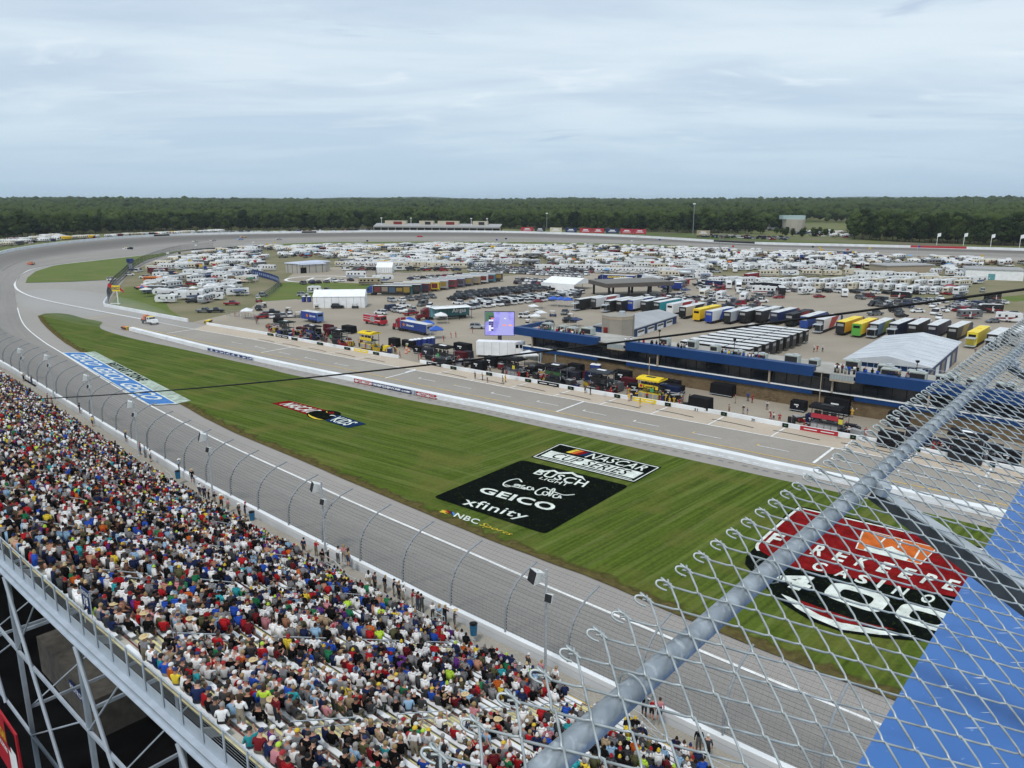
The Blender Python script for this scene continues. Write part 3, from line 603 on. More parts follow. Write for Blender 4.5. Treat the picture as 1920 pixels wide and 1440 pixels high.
# crash cushions at wall ends
def cushion(px, label, m, rz):
    r = empty('crash_cushion', at(*px, .04), rz); tag(r, label, 'crash cushion')
    for k in range(3): b = MB(); b.box(-3.2+k*1.1, -2.2+k*1.1, -.5-.06*k, .5+.06*k, 0, .95); b.obj('barrel_bay', m, r)
    b = MB(); b.box(-3.4, .3, -.75, -.62, .3, .75); b.box(-3.4, .3, .62, .75, .3, .75); b.obj('side_rail', M['dark'], r)
    b = MB(); b.box(-.6, .0, -.6, .6, .0, 1.05); b.obj('nose_block', M['yellow'], r)
dpit = ang(at(*NW[0]), at(*NW[1]))
cushion((240, 619), 'orange crash cushion at the far end of the broad white pit wall', M['orange'], dpit)
cushion((388, 607), 'yellow crash cushion at the end of the low far pit wall', M['yellow'], ang(at(387, 609), at(410, 598))+math.pi)

# ------------------------------------------------------------------ grandstand: rows follow the wall curve
FW = [p.copy() for p in OUTW[SUB*15+2:]]
ZW = 4.6
for p in FW: p.z = ZW
FA = [0]
for i in range(len(FW)-1): FA.append(FA[-1]+(FW[i+1]-FW[i]).length)
FX = np.array([p.x for p in FW]); FY = np.array([p.y for p in FW]); FA = np.array(FA)
# smooth the plan of the wall for the rows
ss = np.arange(0, FA[-1], 1.0); wx = np.interp(ss, FA, FX); wy = np.interp(ss, FA, FY)
ker = np.hanning(41); ker /= ker.sum()
wx = np.convolve(np.pad(wx, 20, 'reflect', reflect_type='odd'), ker, 'valid'); wy = np.convolve(np.pad(wy, 20, 'reflect', reflect_type='odd'), ker, 'valid')
def Wp(s, off, z):
    """point at distance s along the wall, off metres behind it (towards the stand)"""
    x = np.interp(s, ss, wx); y = np.interp(s, ss, wy)
    dx = np.interp(s+2, ss, wx)-np.interp(s-2, ss, wx); dy = np.interp(s+2, ss, wy)-np.interp(s-2, ss, wy); l = math.hypot(dx, dy)
    return Vector((x+dy/l*off, y-dx/l*off, z))
def Wang(s):
    dx = np.interp(s+2, ss, wx)-np.interp(s-2, ss, wx); dy = np.interp(s+2, ss, wy)-np.interp(s-2, ss, wy); return math.atan2(dy, dx)
def sOf(p):
    d = (wx-p[0])**2+(wy-p[1])**2; return float(ss[int(np.argmin(d))])
if (Wp(100, 5, 0)-Vector((0, 0, 0))).length > Wp(100, 0, 0).length: raise SystemExit('wall side')
NR, OFF0, TR, RISE, Z0 = 31, 3.1, .834, .417, 5.05
S0 = 8.0; S1 = min(ss[-1]-2, sOf((24, 34))+26)
def rowz(r): return Z0+RISE*r
def rowo(r): return OFF0+TR*r
SS = np.arange(S0, S1, 3.0)
stand = empty('grandstand', Wp(sOf((0, 54)), 20, 0)); tag(stand, 'crowded aluminium bench grandstand on grey steel columns along the main straight', 'grandstand')
inv_s = stand.matrix_world.inverted() if False else Matrix.Translation(-stand.location)
def sp(b, name, m, label=None, kind=None, smooth=False):
    b.v = [(p[0]-stand.location.x, p[1]-stand.location.y, p[2]) for p in b.v]
    o = b.obj(name, m, stand, smooth=smooth)
    if label: o['label'] = label
    if kind: o['kind'] = kind
    return o
M['tread'] = mat('stand_concrete', (.36, .335, .28), .85, .3, .6)
M['riser'] = mat('stand_riser', (.30, .29, .27), .8, .2, .5)
M['nose'] = mat('yellow_nosing', (.62, .55, .26), .7, .2, 1)
for r in range(NR):
    b = MB(); o0, z = rowo(r), rowz(r)
    b.grid([[Wp(s, o0-.02, z-RISE-.12), Wp(s, o0-.02, z), Wp(s, o0+(TR-.03 if r < NR-1 else .5), z), Wp(s, o0+(TR-.03 if r < NR-1 else .5), z-.14)] for s in SS])
    sp(b, 'tread', [M['tread']])
b = MB(); b.grid([[Wp(s, .55, ZW-.1), Wp(s, OFF0-.1, ZW-.1), Wp(s, OFF0-.1, ZW-.6)] for s in SS]); o = sp(b, 'walkway', M['walk'])
b = MB(); b.grid([[Wp(s, 2.3, ZW-.085), Wp(s, 2.48, ZW-.085)] for s in SS]); o = sp(b, 'walkway_line', M['yline'])
# aisles
AIS = list(np.arange(S0+4, S1, 10.6))
sm_ = sOf(at(470, 1290, 12)); AIS = [a+(sm_-min(AIS, key=lambda q: abs(q-sm_))) for a in AIS]
AW = .62
benches = []
for k in range(len(AIS)-1):
    a0, a1 = AIS[k]+AW, AIS[k+1]-AW; sub = [a0+(a1-a0)*i/3 for i in range(4)]
    for r in range(NR):
        mid = Wp((a0+a1)/2, rowo(r)+.5, rowz(r)+.43); u, v, f = pix(mid); benches.append(((mid-Vector((0, 0, CAMH))).length, k, r, sub, -400 < u < 1900 and v < 1900))
benches.sort(key=lambda t: t[0])
one = 0; rest = MB()
for d, k, r, sub, vis in benches:
    b = MB() if (one < 285 and vis) else rest; o0 = rowo(r)+.40; z = rowz(r)+.42
    b.grid([[Wp(s, o0, z-.05), Wp(s, o0, z), Wp(s, o0+.26, z), Wp(s, o0+.26, z-.05), Wp(s, o0, z-.05)] for s in sub])
    for s in (sub[0], sub[-1]): b.face([Wp(s, o0, z-.05), Wp(s, o0, z), Wp(s, o0+.26, z), Wp(s, o0+.26, z-.05)])
    for s in (sub[0]+.4, sub[1], sub[2], sub[3]-.4): b.grid([[Wp(s-.03, o0+.1, z-.42), Wp(s+.03, o0+.1, z-.42)], [Wp(s-.03, o0+.1, z-.05), Wp(s+.03, o0+.1, z-.05)]])
    if b is not rest: sp(b, 'bench', M['bench']); one += 1
sp(rest, 'benches', M['bench'], kind='stuff')
# aisle half-steps with yellow nosings, aisle handrails
near_ais = sorted(AIS, key=lambda s: (Wp(s, 18, 12)-Vector((0, 0, 39))).length)
for a in AIS:
    b = MB(); n_ = MB()
    for r in range(NR-1):
        o0, z = rowo(r), rowz(r)
        b.grid([[Wp(s, o0+.45, z), Wp(s, o0+.45, z+RISE/2), Wp(s, o0+TR, z+RISE/2)] for s in (a-AW+.05, a+AW-.05)])
        for oo, zz in ((o0+.45, z+RISE/2), (o0, z)): n_.grid([[Wp(s, oo-.025, zz-.08), Wp(s, oo-.025, zz+.008), Wp(s, oo+.09, zz+.008)] for s in (a-AW+.05, a+AW-.05)])
    st_ = sp(b, 'aisle_steps', M['tread']); sp(n_, 'aisle_nosing', M['nose'])
    for r0 in range(2, NR-3, 7):
        r1 = r0+4; h = MB(); top = []
        for j, r in enumerate((r0, r0+2, r1)):
            p = Wp(a, rowo(r)+.5, rowz(r)); h.tube([p, p+Vector((0, 0, .92))], .03, 5)
        for hh in (.92, .55): h.tube([Wp(a, rowo(r)+.5, rowz(r)+hh) for r in (r0, r0+1, r0+2, r0+3, r1)], .034, 5)
        sp(h, 'aisle_handrail', M['galv'])
# row edge rails (yellow-grey strips seen between the benches): a foot rail per few rows, near half only
for r in range(NR):
    b = MB(); b.grid([[Wp(s, rowo(r)-.035, rowz(r)-.07), Wp(s, rowo(r)-.035, rowz(r)+.01), Wp(s, rowo(r)+.05, rowz(r)+.01)] for s in SS])
    sp(b, 'row_edge', M['nose'] if r % 3 else mat('maroon_row_edge', (.12, .03, .03), .8, .3) if 'maroon_row_edge' not in bpy.data.materials else bpy.data.materials['maroon_row_edge'])
# front rail along the walkway
def rail_line(s0, s1, off, z, hts, step, r=.032):
    b = MB(); n = max(1, int(round((s1-s0)/step)))
    for h in hts: b.tube([Wp(s0+(s1-s0)*i/n, off, z+h) for i in range(n+1)], r, 5)
    for i in range(n+1): b.tube([Wp(s0+(s1-s0)*i/n, off, z), Wp(s0+(s1-s0)*i/n, off, z+hts[0])], r, 5)
    return b
for i in range(len(AIS)-1): sp(rail_line(AIS[i]+.8, AIS[i+1]-.8, OFF0-.25, ZW-.1, (1.05, .6), 2.2), 'front_rail', M['galv'])
# back edge: deep channel beam, posts and guard rail
BO = rowo(NR-1)+TR+.12; BZ = rowz(NR-1)
def bline(o, z): return [Wp(s, o, z) for s in SS]
b = MB(); b.grid([[Wp(s, BO, BZ-.05), Wp(s, BO+.02, BZ-.05), Wp(s, BO+.02, BZ-.72), Wp(s, BO+.30, BZ-.72), Wp(s, BO+.30, BZ-.78), Wp(s, BO-.1, BZ-.78)] for s in SS]); sp(b, 'edge_beam', M['steel'])
b = MB(); b.grid([[Wp(s, BO+.31, BZ-.80), Wp(s, BO+.31, BZ-.98), Wp(s, BO+.5, BZ-.98), Wp(s, BO+.5, BZ-1.03), Wp(s, BO+.1, BZ-1.03)] for s in SS]); sp(b, 'lower_beam', M['steel'])
g0, g1 = sOf((-60, 110)), S1-2
n = int((g1-g0)/1.75)
for i in range(n+1):
    s = g0+(g1-g0)*i/n; b = MB(); b.beam(Wp(s, BO+.06, BZ-.5), Wp(s, BO+.06, BZ+1.05), .06, .1); sp(b, 'rail_post', M['steel'])
b = MB()
for h in (1.05,): b.tube([Wp(g0+(g1-g0)*i/n, BO+.06, BZ+h) for i in range(n+1)], .03, 6)
sp(b, 'guard_rail', M['galv'])
b = MB()
for h in (.15, .3, .45, .6, .75, .9): b.tube([Wp(g0+(g1-g0)*i/n, BO+.03, BZ+h) for i in range(n+1)], .004, 3)
sp(b, 'guard_wire', M['galv'])
# last row: corrugated backing and yellow edge strip behind the seats
b = MB(); b.grid([[Wp(s, BO-.44, BZ-.1), Wp(s, BO-.44, BZ+.03), Wp(s, BO-.36, BZ+.03)] for s in SS]); sp(b, 'back_edge', M['nose'])
# columns, raking girders and bracing under the back edge
CS = 11.1; c0 = sOf(at(125, 1200, 16.6))
cols = sorted([c0+CS*k for k in range(-14, 8) if S0 < c0+CS*k < S1])
GZ = -.3
for i, s in enumerate(cols):
    if Wp(s, BO, 10).y > 95: continue
    b = MB(); p = Wp(s, BO+.25, GZ); q = Wp(s, BO+.25, BZ-1.0); a_ = Wang(s); t = Vector((math.cos(a_), math.sin(a_), 0)); nn = Vector((-t.y, t.x, 0))
    for k in (-1, 1): b.hexa([p+t*(k*.13-.012)-nn*.12, p+t*(k*.13+.012)-nn*.12, p+t*(k*.13+.012)+nn*.12, p+t*(k*.13-.012)+nn*.12, q+t*(k*.13-.012)-nn*.12, q+t*(k*.13+.012)-nn*.12, q+t*(k*.13+.012)+nn*.12, q+t*(k*.13-.012)+nn*.12])
    b.hexa([p-t*.117-nn*.01, p+t*.117-nn*.01, p+t*.117+nn*.01, p-t*.117+nn*.01, q-t*.117-nn*.01, q+t*.117-nn*.01, q+t*.117+nn*.01, q-t*.117+nn*.01])
    sp(b, 'column', M['steel'])
    for oo in (11, 20):
        b = MB(); b.beam(Wp(s, oo, GZ), Wp(s, oo, rowz(int((oo-OFF0)/TR))-.75), .2, .2); sp(b, 'inner_column', M['steel'])
    b = MB(); b.beam(Wp(s, BO, BZ-1.0), Wp(s, OFF0, Z0-1.0), .16, .4); sp(b, 'raker_beam', M['steel'])
    for zz in (12.4, 7.0): b = MB(); b.beam(Wp(s, BO+.2, zz), Wp(s, max(11, OFF0+(zz+2.2-Z0)/.5), zz), .13, .2); sp(b, 'cross_beam', M['steel'])
    b = MB(); b.tube([Wp(s, BO+.2, 7.0), Wp(s, 21, 11.4)], .05, 6); sp(b, 'brace', M['steel'])
    if i+1 < len(cols):
        s2 = cols[i+1]
        for zz in (11.2, 5.0): b = MB(); b.beam(Wp(s, BO+.3, zz), Wp(s2, BO+.3, zz), .14, .22); sp(b, 'girt', M['steel'])
        b = MB()
        b.tube([Wp(s, BO+.4, BZ-1.2), Wp(s+CS*.55, BO+.4, 5.0)], .11, 8)
        sp(b, 'brace', M['steel']); b = MB(); b.tube([Wp(s, BO+.33, 11.2), Wp(s+CS*.45, BO+.33, BZ-1.3)], .055, 6); b.tube([Wp(s, BO+.36, 5.0), Wp(s+CS*.9, BO+.36, 11.2)], .055, 6)
        sp(b, 'brace', M['steel'])
        b = MB(); b.beam(Wp(s, 20, 8), Wp(s2, 20, 8), .12, .16); sp(b, 'brace', M['steel'])
# concourse under and behind the stand, block of washrooms
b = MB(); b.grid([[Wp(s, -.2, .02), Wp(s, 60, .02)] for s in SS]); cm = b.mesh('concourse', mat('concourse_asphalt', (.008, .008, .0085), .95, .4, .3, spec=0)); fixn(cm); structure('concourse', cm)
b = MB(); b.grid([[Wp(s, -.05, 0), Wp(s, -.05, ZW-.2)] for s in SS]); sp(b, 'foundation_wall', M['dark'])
def stand_box(s0, s1, o0, o1, z0, z1, name, label, m, cat):
    b = MB(); P = [Wp(s0, o0, z0), Wp(s1, o0, z0), Wp(s1, o1, z0), Wp(s0, o1, z0)]; b.hexa(P+[Vector((p.x, p.y, z1)) for p in P]); mm = b.mesh(name, m); fixn(mm); o = ob(name, mm); return tag(o, label, cat)
sw = sOf(at(120, 1300, 4))
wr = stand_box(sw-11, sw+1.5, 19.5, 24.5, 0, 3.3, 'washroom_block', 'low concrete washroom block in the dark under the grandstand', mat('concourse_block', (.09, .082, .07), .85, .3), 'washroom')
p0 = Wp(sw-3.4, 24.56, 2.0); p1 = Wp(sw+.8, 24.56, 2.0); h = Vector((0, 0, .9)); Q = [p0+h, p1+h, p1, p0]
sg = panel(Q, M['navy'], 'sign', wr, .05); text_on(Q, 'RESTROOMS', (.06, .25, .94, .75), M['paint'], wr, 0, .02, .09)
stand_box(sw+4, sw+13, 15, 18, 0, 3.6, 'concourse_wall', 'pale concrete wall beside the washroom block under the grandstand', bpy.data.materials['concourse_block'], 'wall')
# red banner hung on the steel at the lower left
a = Wp(sOf(at(10, 1360, 7)), BO+.75, 0); s_ = sOf(at(-8, 1380, 8.0))
P0 = at(-20, 1306, 9.2); P1 = at(78, 1452, 9.2); dirv = (P1-P0).normalized(); h = Vector((0, 0, -4.2))
Q = [P0, P0+dirv*5.2, P0+dirv*5.2+h, P0+h]
rb = empty('hanging_sign', P0); tag(rb, 'red sign with white letters hung on the steelwork at the bottom corner', 'sign')
b = MB(); nn = Vector((dirv.y, -dirv.x, 0)); nn = nn if nn.y < 0 else -nn
Qr = [q-P0 for q in Q]; b.hexa([Qr[3]-nn*.1, Qr[2]-nn*.1, Qr[2], Qr[3], Qr[0]-nn*.1, Qr[1]-nn*.1, Qr[1], Qr[0]]); b.obj('board', M['red'], rb)
text_on(Qr, 'MICHIGAN', (.05, .55, .5, .72), M['yellow'], rb, 0, .02, .03); text_on(Qr, 'Welcomes', (.05, .36, .5, .5), M['paint'], rb, .3, .02, .03)
panel(Qr, M['black'], 'dark_panel', rb, .03, (.55, .55, .93, .95)); panel(Qr, M['paint'], 'white_shape', rb, .04, (.58, .1, .8, .5)); panel(Qr, M['paint'], 'white_shape', rb, .045, (.7, .3, .9, .62))
# section sign on the back rail
p = at(152, 1180, BZ+.4); s_ = sOf(p); s_ -= .4; a0 = Wp(s_-.55, BO-.25, BZ+1.0); a1 = Wp(s_+.55, BO-.25, BZ+1.0); Q = [a0+Vector((0, 0, 1.0)), a1+Vector((0, 0, 1.0)), a1, a0]
b = MB(); nn = (a1-a0).normalized(); nn = Vector((-nn.y, nn.x, 0)); b.hexa([q+nn*.04 for q in (Q[3], Q[2])]+[Q[2], Q[3]]+[q+nn*.04 for q in (Q[0], Q[1])]+[Q[1], Q[0]])
ss_ = b.obj('section_sign', M['navy']); tag(ss_, 'navy section number sign standing on the back rail of the grandstand', 'sign')
text_on(Q, 'SECTION', (.1, .68, .9, .9), M['paint'], ss_, 0, .02); text_on(Q, '18', (.28, .1, .72, .58), M['paint'], ss_, 0, .03)
b = MB()
for q in (a0, a1): b.tube([Vector((q.x, q.y, BZ-.1)), Vector((q.x, q.y, BZ+2.0))], .03, 6)
b.obj('post', M['galv'], ss_)

# ------------------------------------------------------------------ catch fence above the wall
fence = empty('catch_fence', Wp(sOf((0, 54)), 0, ZW)); tag(fence, 'tall debris fence with curved posts and steel cables above the straight wall', 'fence')
FL = fence.location.copy()
PROF = [(0, .4), (.0, 1.6), (.15, 2.6), (.6, 3.5), (1.4, 4.25), (2.6, 4.8), (4.0, 5.1)]        # overhang towards the track, height over the wall foot
def prof(h):
    for (o0, z0), (o1, z1) in zip(PROF, PROF[1:]):
        if h <= z1: return o0+(o1-o0)*(h-z0)/(z1-z0)
    return PROF[-1][0]
near_posts = [sOf(at(u, v, ZW)) for u, v in [(262, 838), (327, 876), (373, 908), (423, 936), (478, 960), (560, 1004), (600, 1026), (672, 1062), (754, 1101), (844, 1150), (981, 1211), (1071, 1257)]]
fs = []; s = sOf(at(1071, 1259, ZW))+38
while s > S0: fs.append(s); s -= 6.3
ph = sOf(at(754, 1101, ZW)); fs = [q+(ph-min(fs, key=lambda t: abs(t-ph))) for q in fs]
pm = MB(); pm.tube([(0, o, h) for o, h in PROF], .085, 7)
for o, h in zip(np.interp(np.arange(.7, 5.05, .28), [p[1] for p in PROF], [p[0] for p in PROF]), np.arange(.7, 5.05, .28)): pm.box(-.05, .05, o-.03, o+.16, h-.05, h+.05, 1)
pme = pm.mesh('fence_post', [M['postgrey'], M['dark']])
for s in fs:
    o = ob('fence_post', pme, fence, Wp(s, -.25, ZW)-FL); o.rotation_euler = (0, 0, Wang(s))
HS = [.6, .9, 1.2, 1.5, 1.8, 2.1, 2.4, 2.7, 3.0, 3.3, 3.55, 3.8, 4.0, 4.2, 4.4, 4.55, 4.7, 4.85, 4.95, 5.05]
fss = [q for q in np.arange(S0, min(max(fs), S1), 3.1)]
for h in HS:
    b = MB(); b.tube([Wp(s, -.25-prof(h)-.12, ZW+h)-FL for s in fss], .0085, 3, caps=False); b.obj('cable', M['dark'], fence)
b = MB()
for s in np.arange(S0, min(max(fs), S1), .42):
    if Wp(s, 0, 0).y < 230: b.tube([Wp(s, -.25-o-.1, ZW+h)-FL for o, h in PROF[::2]], .0045, 3, caps=False)
for h in np.arange(.6, 5.1, .2): b.tube([Wp(s, -.25-prof(h)-.1, ZW+h)-FL for s in fss if Wp(s, 0, 0).y < 230], .0042, 3, caps=False)
tag(b.obj('fence_mesh', mat('fence_wire', (.10, .10, .105), .6, .1), fence), kind='stuff')
# poles with box loudspeakers
def spk_pole(base, topv, spk, lower, label):
    p = at(*base, ZW-.1); s = sOf(p); zt = ztop(p, topv)
    r = empty('speaker_pole', p, Wang(s)); tag(r, label, 'speaker pole', 'loudspeaker poles along the catch fence')
    H = zt-p.z; b = MB(); b.tube([(0, 0, 0), (0, 0, H)], [.11, .085], 8); b.box(-.2, .2, -.2, .2, 0, .05); b.obj('pole', M['galv'], r)
    for k, (x, y, z, sc, yaw) in enumerate(((-.75, -.15, H-.75, 1.0, 0), (.42, -.1, H-2.0, .62, .5))[:2 if lower else 1]):
        # horn box: deep pale housing, dark grille towards the seats
        b = MB(); w_, d_, h_ = .48*sc, .8*sc, .5*sc
        P = [(-w_, -d_*.5, -h_), (w_, -d_*.5, -h_), (w_*.6, d_*.5, -h_*.45), (-w_*.6, d_*.5, -h_*.45), (-w_, -d_*.5, h_), (w_, -d_*.5, h_), (w_*.6, d_*.5, h_*.8), (-w_*.6, d_*.5, h_*.8)]
        b.hexa(P); sk = b.obj('speaker', mat('speaker_housing', (.72, .73, .71), .6) if 'speaker_housing' not in bpy.data.materials else bpy.data.materials['speaker_housing'], r, (x, y, z)); sk.rotation_euler = (rad(-16), 0, rad(-20)+yaw)
        b = MB(); b.box(-w_*.92, w_*.92, -d_*.5-.03, -d_*.5-.005, -h_*.9, h_*.9); b.obj('grille', M['dark'], sk)
        b = MB(); b.tube([(0, 0, z+.1), (x, y, z+.55*sc)], .03, 5); b.tube([(0, 0, z-.1), (x, y, z)], .03, 5); b.obj('bracket', M['galv'], r)
    return r
for k, (base, tv, lab) in enumerate([((48, 710), 652, 'speaker pole farthest up the straight, at the left edge of the stand'), ((101, 744), 664, 'speaker pole in front of the fence beside the upper end of the blue panel'), ((176, 790), 701, 'speaker pole standing before the middle of the long blue painted panel'),
    ((261, 854), 750, 'speaker pole standing just below the lower end of the blue painted panel'), ((401, 949), 810, 'speaker pole between the stair platform and the orange shirted couple'), ((610, 1033), 903, 'speaker pole behind the group at the upper stair platform'), ((1022, 1284), 1068, 'nearest speaker pole, with a big and a small dark faced loudspeaker')]):
    spk_pole(base, tv, 1, True, lab)
# stair platforms over the front rail, bins
def platform(px, label, flip=1):
    p = at(*px, ZW-.1); s = sOf(p); r = empty('stair_platform', Wp(s, 2.3, ZW-.1), Wang(s)); tag(r, label, 'stair platform')
    b = MB()
    for k in range(5): b.box(flip*(.3+k*.32)-.15, flip*(.3+k*.32)+.15, -1.9, -.7, .75-.16*k, .79-.16*k)
    b.obj('step', M['bench'], r)
    b = MB(); b.box(-1.3, .15, -2.0, -.6, .78, .84); b.obj('deck', M['bench'], r)
    b = MB()
    for y in (-2.0, -.6):
        P = [(-1.3, y, 1.85), (.15*flip, y, 1.85), (1.9*flip, y, 1.0)]; b.tube(P, .03, 5); b.tube([(q[0], q[1], q[2]-.5) for q in P], .025, 5)
        for q in P: b.tube([(q[0], q[1], 0), q], .03, 5)
    b.obj('handrail', M['galv'], r); return r
platform((352, 903), 'metal stair platform by the blue shirted man at the front rail')
platform((640, 1075), 'metal stair platform with a standing group on the walkway', 1)
platform((850, 1188), 'metal stair platform holding the nearer blue bin by the walkway', -1)
platform((1210, 1370), 'metal stair platform seen behind the chain link near the pink shirt', 1)
def bin_(px, z, label):
    r = empty('waste_bin', at(*px, z)); tag(r, label, 'waste bin', 'blue bins on the walkway'); b = MB(); b.tube([(0, 0, 0), (0, 0, .95)], [.26, .32], 12); b.obj('drum', mat('bin_blue', (.02, .13, .25), .5) if 'bin_blue' not in bpy.data.materials else bpy.data.materials['bin_blue'], r)
    b = MB(); b.tube([(0, 0, .95), (0, 0, 1.0)], .34, 12); b.tube([(0, 0, 1.0), (0, 0, 1.06)], .2, 12); b.obj('lid', M['black'], r)
bin_((334, 897), ZW+.7, 'blue bin on the stair platform farthest along the walkway')
bin_((473, 975), ZW-.1, 'blue bin at the walkway in front of the orange shirted couple')
bin_((888, 1190), ZW+.7, 'nearest blue bin, on the platform by the second straight post')

# ------------------------------------------------------------------ people
ORD = ['first', 'second', 'third', 'fourth', 'fifth', 'sixth', 'seventh', 'eighth', 'ninth', 'tenth', 'eleventh', 'twelfth', 'thirteenth', 'fourteenth', 'fifteenth', 'sixteenth', 'seventeenth', 'eighteenth', 'nineteenth', 'twentieth']
TENS = ['', 'ten', 'twent', 'thirt', 'fort', 'fift', 'sixt', 'sevent', 'eight', 'ninet']
def ordn(i):
    if i < 20: return ORD[i]
    if i == 99: return 'hundredth'
    if i > 99: return 'hundred-'+ordn(i-100)
    n = i+1; return TENS[n//10]+'ieth' if n % 10 == 0 else TENS[n//10]+'y-'+ORD[n % 10-1]
SHIRTS = [('white', (.76, .76, .76), 25), ('black', (.007, .007, .008), 27), ('grey', (.20, .20, .21), 12), ('charcoal', (.05, .052, .056), 10), ('navy', (.014, .022, .065), 10), ('royal blue', (.02, .07, .36), 6), ('red', (.36, .015, .02), 7), ('maroon', (.14, .015, .02), 4), ('orange', (.50, .11, .02), 1.2),
          ('yellow', (.70, .52, .05), 1.6), ('lime', (.45, .66, .06), 1.2), ('pink', (.50, .21, .24), 2.4), ('teal', (.03, .30, .34), 1.5), ('light blue', (.25, .40, .56), 5), ('green', (.02, .16, .07), 1.6), ('olive', (.09, .09, .045), 3), ('tan', (.38, .29, .19), 1.2), ('purple', (.11, .03, .19), .8)]
SKINS = [(.46, .24, .16), (.38, .19, .125), (.52, .30, .21), (.42, .21, .14), (.30, .15, .095), (.12, .06, .04), (.52, .27, .19)]
HATS = [('white cap', (.62, .62, .6)), ('black cap', (.015, .015, .016)), ('red cap', (.33, .02, .025)), ('navy cap', (.018, .03, .10)), ('grey cap', (.2, .2, .2)), ('yellow cap', (.62, .42, .03)), ('lime cap', (.40, .6, .05))]
HAIRS = [('brown hair', (.045, .025, .014)), ('black hair', (.010, .009, .009)), ('blond hair', (.30, .20, .09)), ('grey hair', (.26, .25, .24)), ('dark hair', (.02, .013, .01))]
PANTS = [(.02, .024, .035), (.015, .015, .016), (.045, .06, .10), (.17, .14, .10), (.10, .10, .10), (.30, .26, .20), (.05, .055, .05)]
def pick(l): return R.choices(l, [x[2] for x in l])[0]
def skinmesh(name, V, E, rads, regions, mats, sub=1):
    me = bpy.data.meshes.new(name); me.from_pydata(V, E, []); o = bpy.data.objects.new('t', me); COL.objects.link(o)
    m = o.modifiers.new('s', 'SKIN'); m.use_smooth_shade = True
    for i, r in enumerate(rads): d = me.skin_vertices[0].data[i]; d.radius = r if isinstance(r, tuple) else (r, r); d.use_root = (i == 0)
    if sub: s = o.modifiers.new('u', 'SUBSURF'); s.levels = sub; s.render_levels = sub
    dg = bpy.context.evaluated_depsgraph_get(); dg.update(); r_ = bpy.data.meshes.new_from_object(o.evaluated_get(dg)); r_.name = name
    bpy.data.objects.remove(o)
    r_.materials.clear()
    for x in mats: r_.materials.append(x)
    Va = np.array(V)
    for p in r_.polygons:
        c = np.array(p.center); best = 9; k = 0
        for (a, b), g in zip(E, regions):
            d = Va[b]-Va[a]; t = np.clip(np.dot(c-Va[a], d)/max(1e-9, d.dot(d)), 0, 1); q = np.linalg.norm(c-Va[a]-d*t)
            if q < best: best = q; k = g
        p.material_index = k
    r_.polygons.foreach_set('use_smooth', [True]*len(r_.polygons)); return r_
PM = [M['skin'], M['shirt'], M['pants'], M['dark']]
def person_mesh(name, seated, lean=0.0, arms='lap', shorts=True, width=1.0, stride=0.0):
    """facing +y; origin on the floor under the seat edge or the feet"""
    if seated: hz_ = .53; kn = lambda s: (s*.15*width, .44, .50); an = lambda s: (s*.15, .42, .10); to = lambda s: (s*.17, .58, .05); hp = lambda s: (s*.10*width, .08, .52)
    else: hz_ = .95; kn = lambda s: (s*.11, .04+s*stride*.5, .50); an = lambda s: (s*.12, -.02+s*stride, .09); to = lambda s: (s*.14, .15+s*stride, .045); hp = lambda s: (s*.10*width, 0, .90)
    up = lambda x, y, z: (x, y+lean*z, hz_+z*(1-.25*lean))
    V = [(0, 0, hz_), up(0, .0, .22), up(0, .02, .42), up(0, .03, .545), up(0, .06, .67), up(0, .075, .775)]
    rr = [(.155*width, .12), (.15*width, .11), (.165*width, .115), (.055, .055), (.095, .105), (.075, .085)]
    E = [(0, 1), (1, 2), (2, 3), (3, 4), (4, 5)]; g = [2 if not seated else 1, 1, 0, 0, 0]
    for s in (-1, 1):
        b = len(V); sh = up(s*.20*width, .02, .46)
        if arms == 'lap': el = up(s*.27*width, .10, .20); wr = (s*.16, .33+lean*.3, hz_+.09); ha = (s*.10, .42+lean*.3, hz_+.07)
        elif arms == 'up' and s > 0: el = up(s*.28, .24, .40); wr = up(s*.16, .34, .62); ha = up(s*.13, .36, .72)
        elif arms == 'phone': el = up(s*.24, .20, .26); wr = up(s*.09, .38, .38); ha = up(s*.05, .43, .44)
        elif arms == 'side': el = up(s*.27*width, -.04, .18); wr = up(s*.27, .05, -.06); ha = up(s*.26, .08, -.16)
        else: el = up(s*.29*width, .04, .20); wr = up(s*.12, .22, .24); ha = up(s*-.02, .24, .27)
        V += [sh, el, wr, ha, hp(s), kn(s), an(s), to(s)]; rr += [.07*width, .052, .036, .034, .105*width, .075, .05, .045]
        E += [(2, b), (b, b+1), (b+1, b+2), (b+2, b+3), (0, b+4), (b+4, b+5), (b+5, b+6), (b+6, b+7)]; g += [1, 1, 0, 0, 2, 2, 0 if shorts else 2, 3]
    return skinmesh(name, V, E, rr, g, PM, 1), Vector(up(0, .068, .735))
SEATED = [person_mesh('person', True, *a) for a in ((.12, 'lap', True, 1.0), (.35, 'lap', True, 1.08), (.05, 'phone', False, .95), (.2, 'fold', True, 1.15), (.15, 'up', True, .95), (-.05, 'fold', False, 1.0))]
STAND = [person_mesh('person', False, *a) for a in ((.03, 'side', True, 1.0), (.05, 'fold', True, 1.1), (.06, 'phone', False, .95), (.02, 'side', False, 1.05))]
WALK = [person_mesh('person', False, .06, 'side', False, 1.0, .2), person_mesh('person', False, .25, 'phone', False, 1.0, .12)]
def dome(r, z0, k, n=10, m=4, sq=1.0):
    b = MB(); rows = []
    for i in range(m+1):
        t = math.pi/2*i/m; rows.append([(r*math.cos(t)*math.cos(2*math.pi*j/n), r*1.12*math.cos(t)*math.sin(2*math.pi*j/n), z0+r*sq*math.sin(t)) for j in range(n)])
    b.grid(rows, 0, True); return b
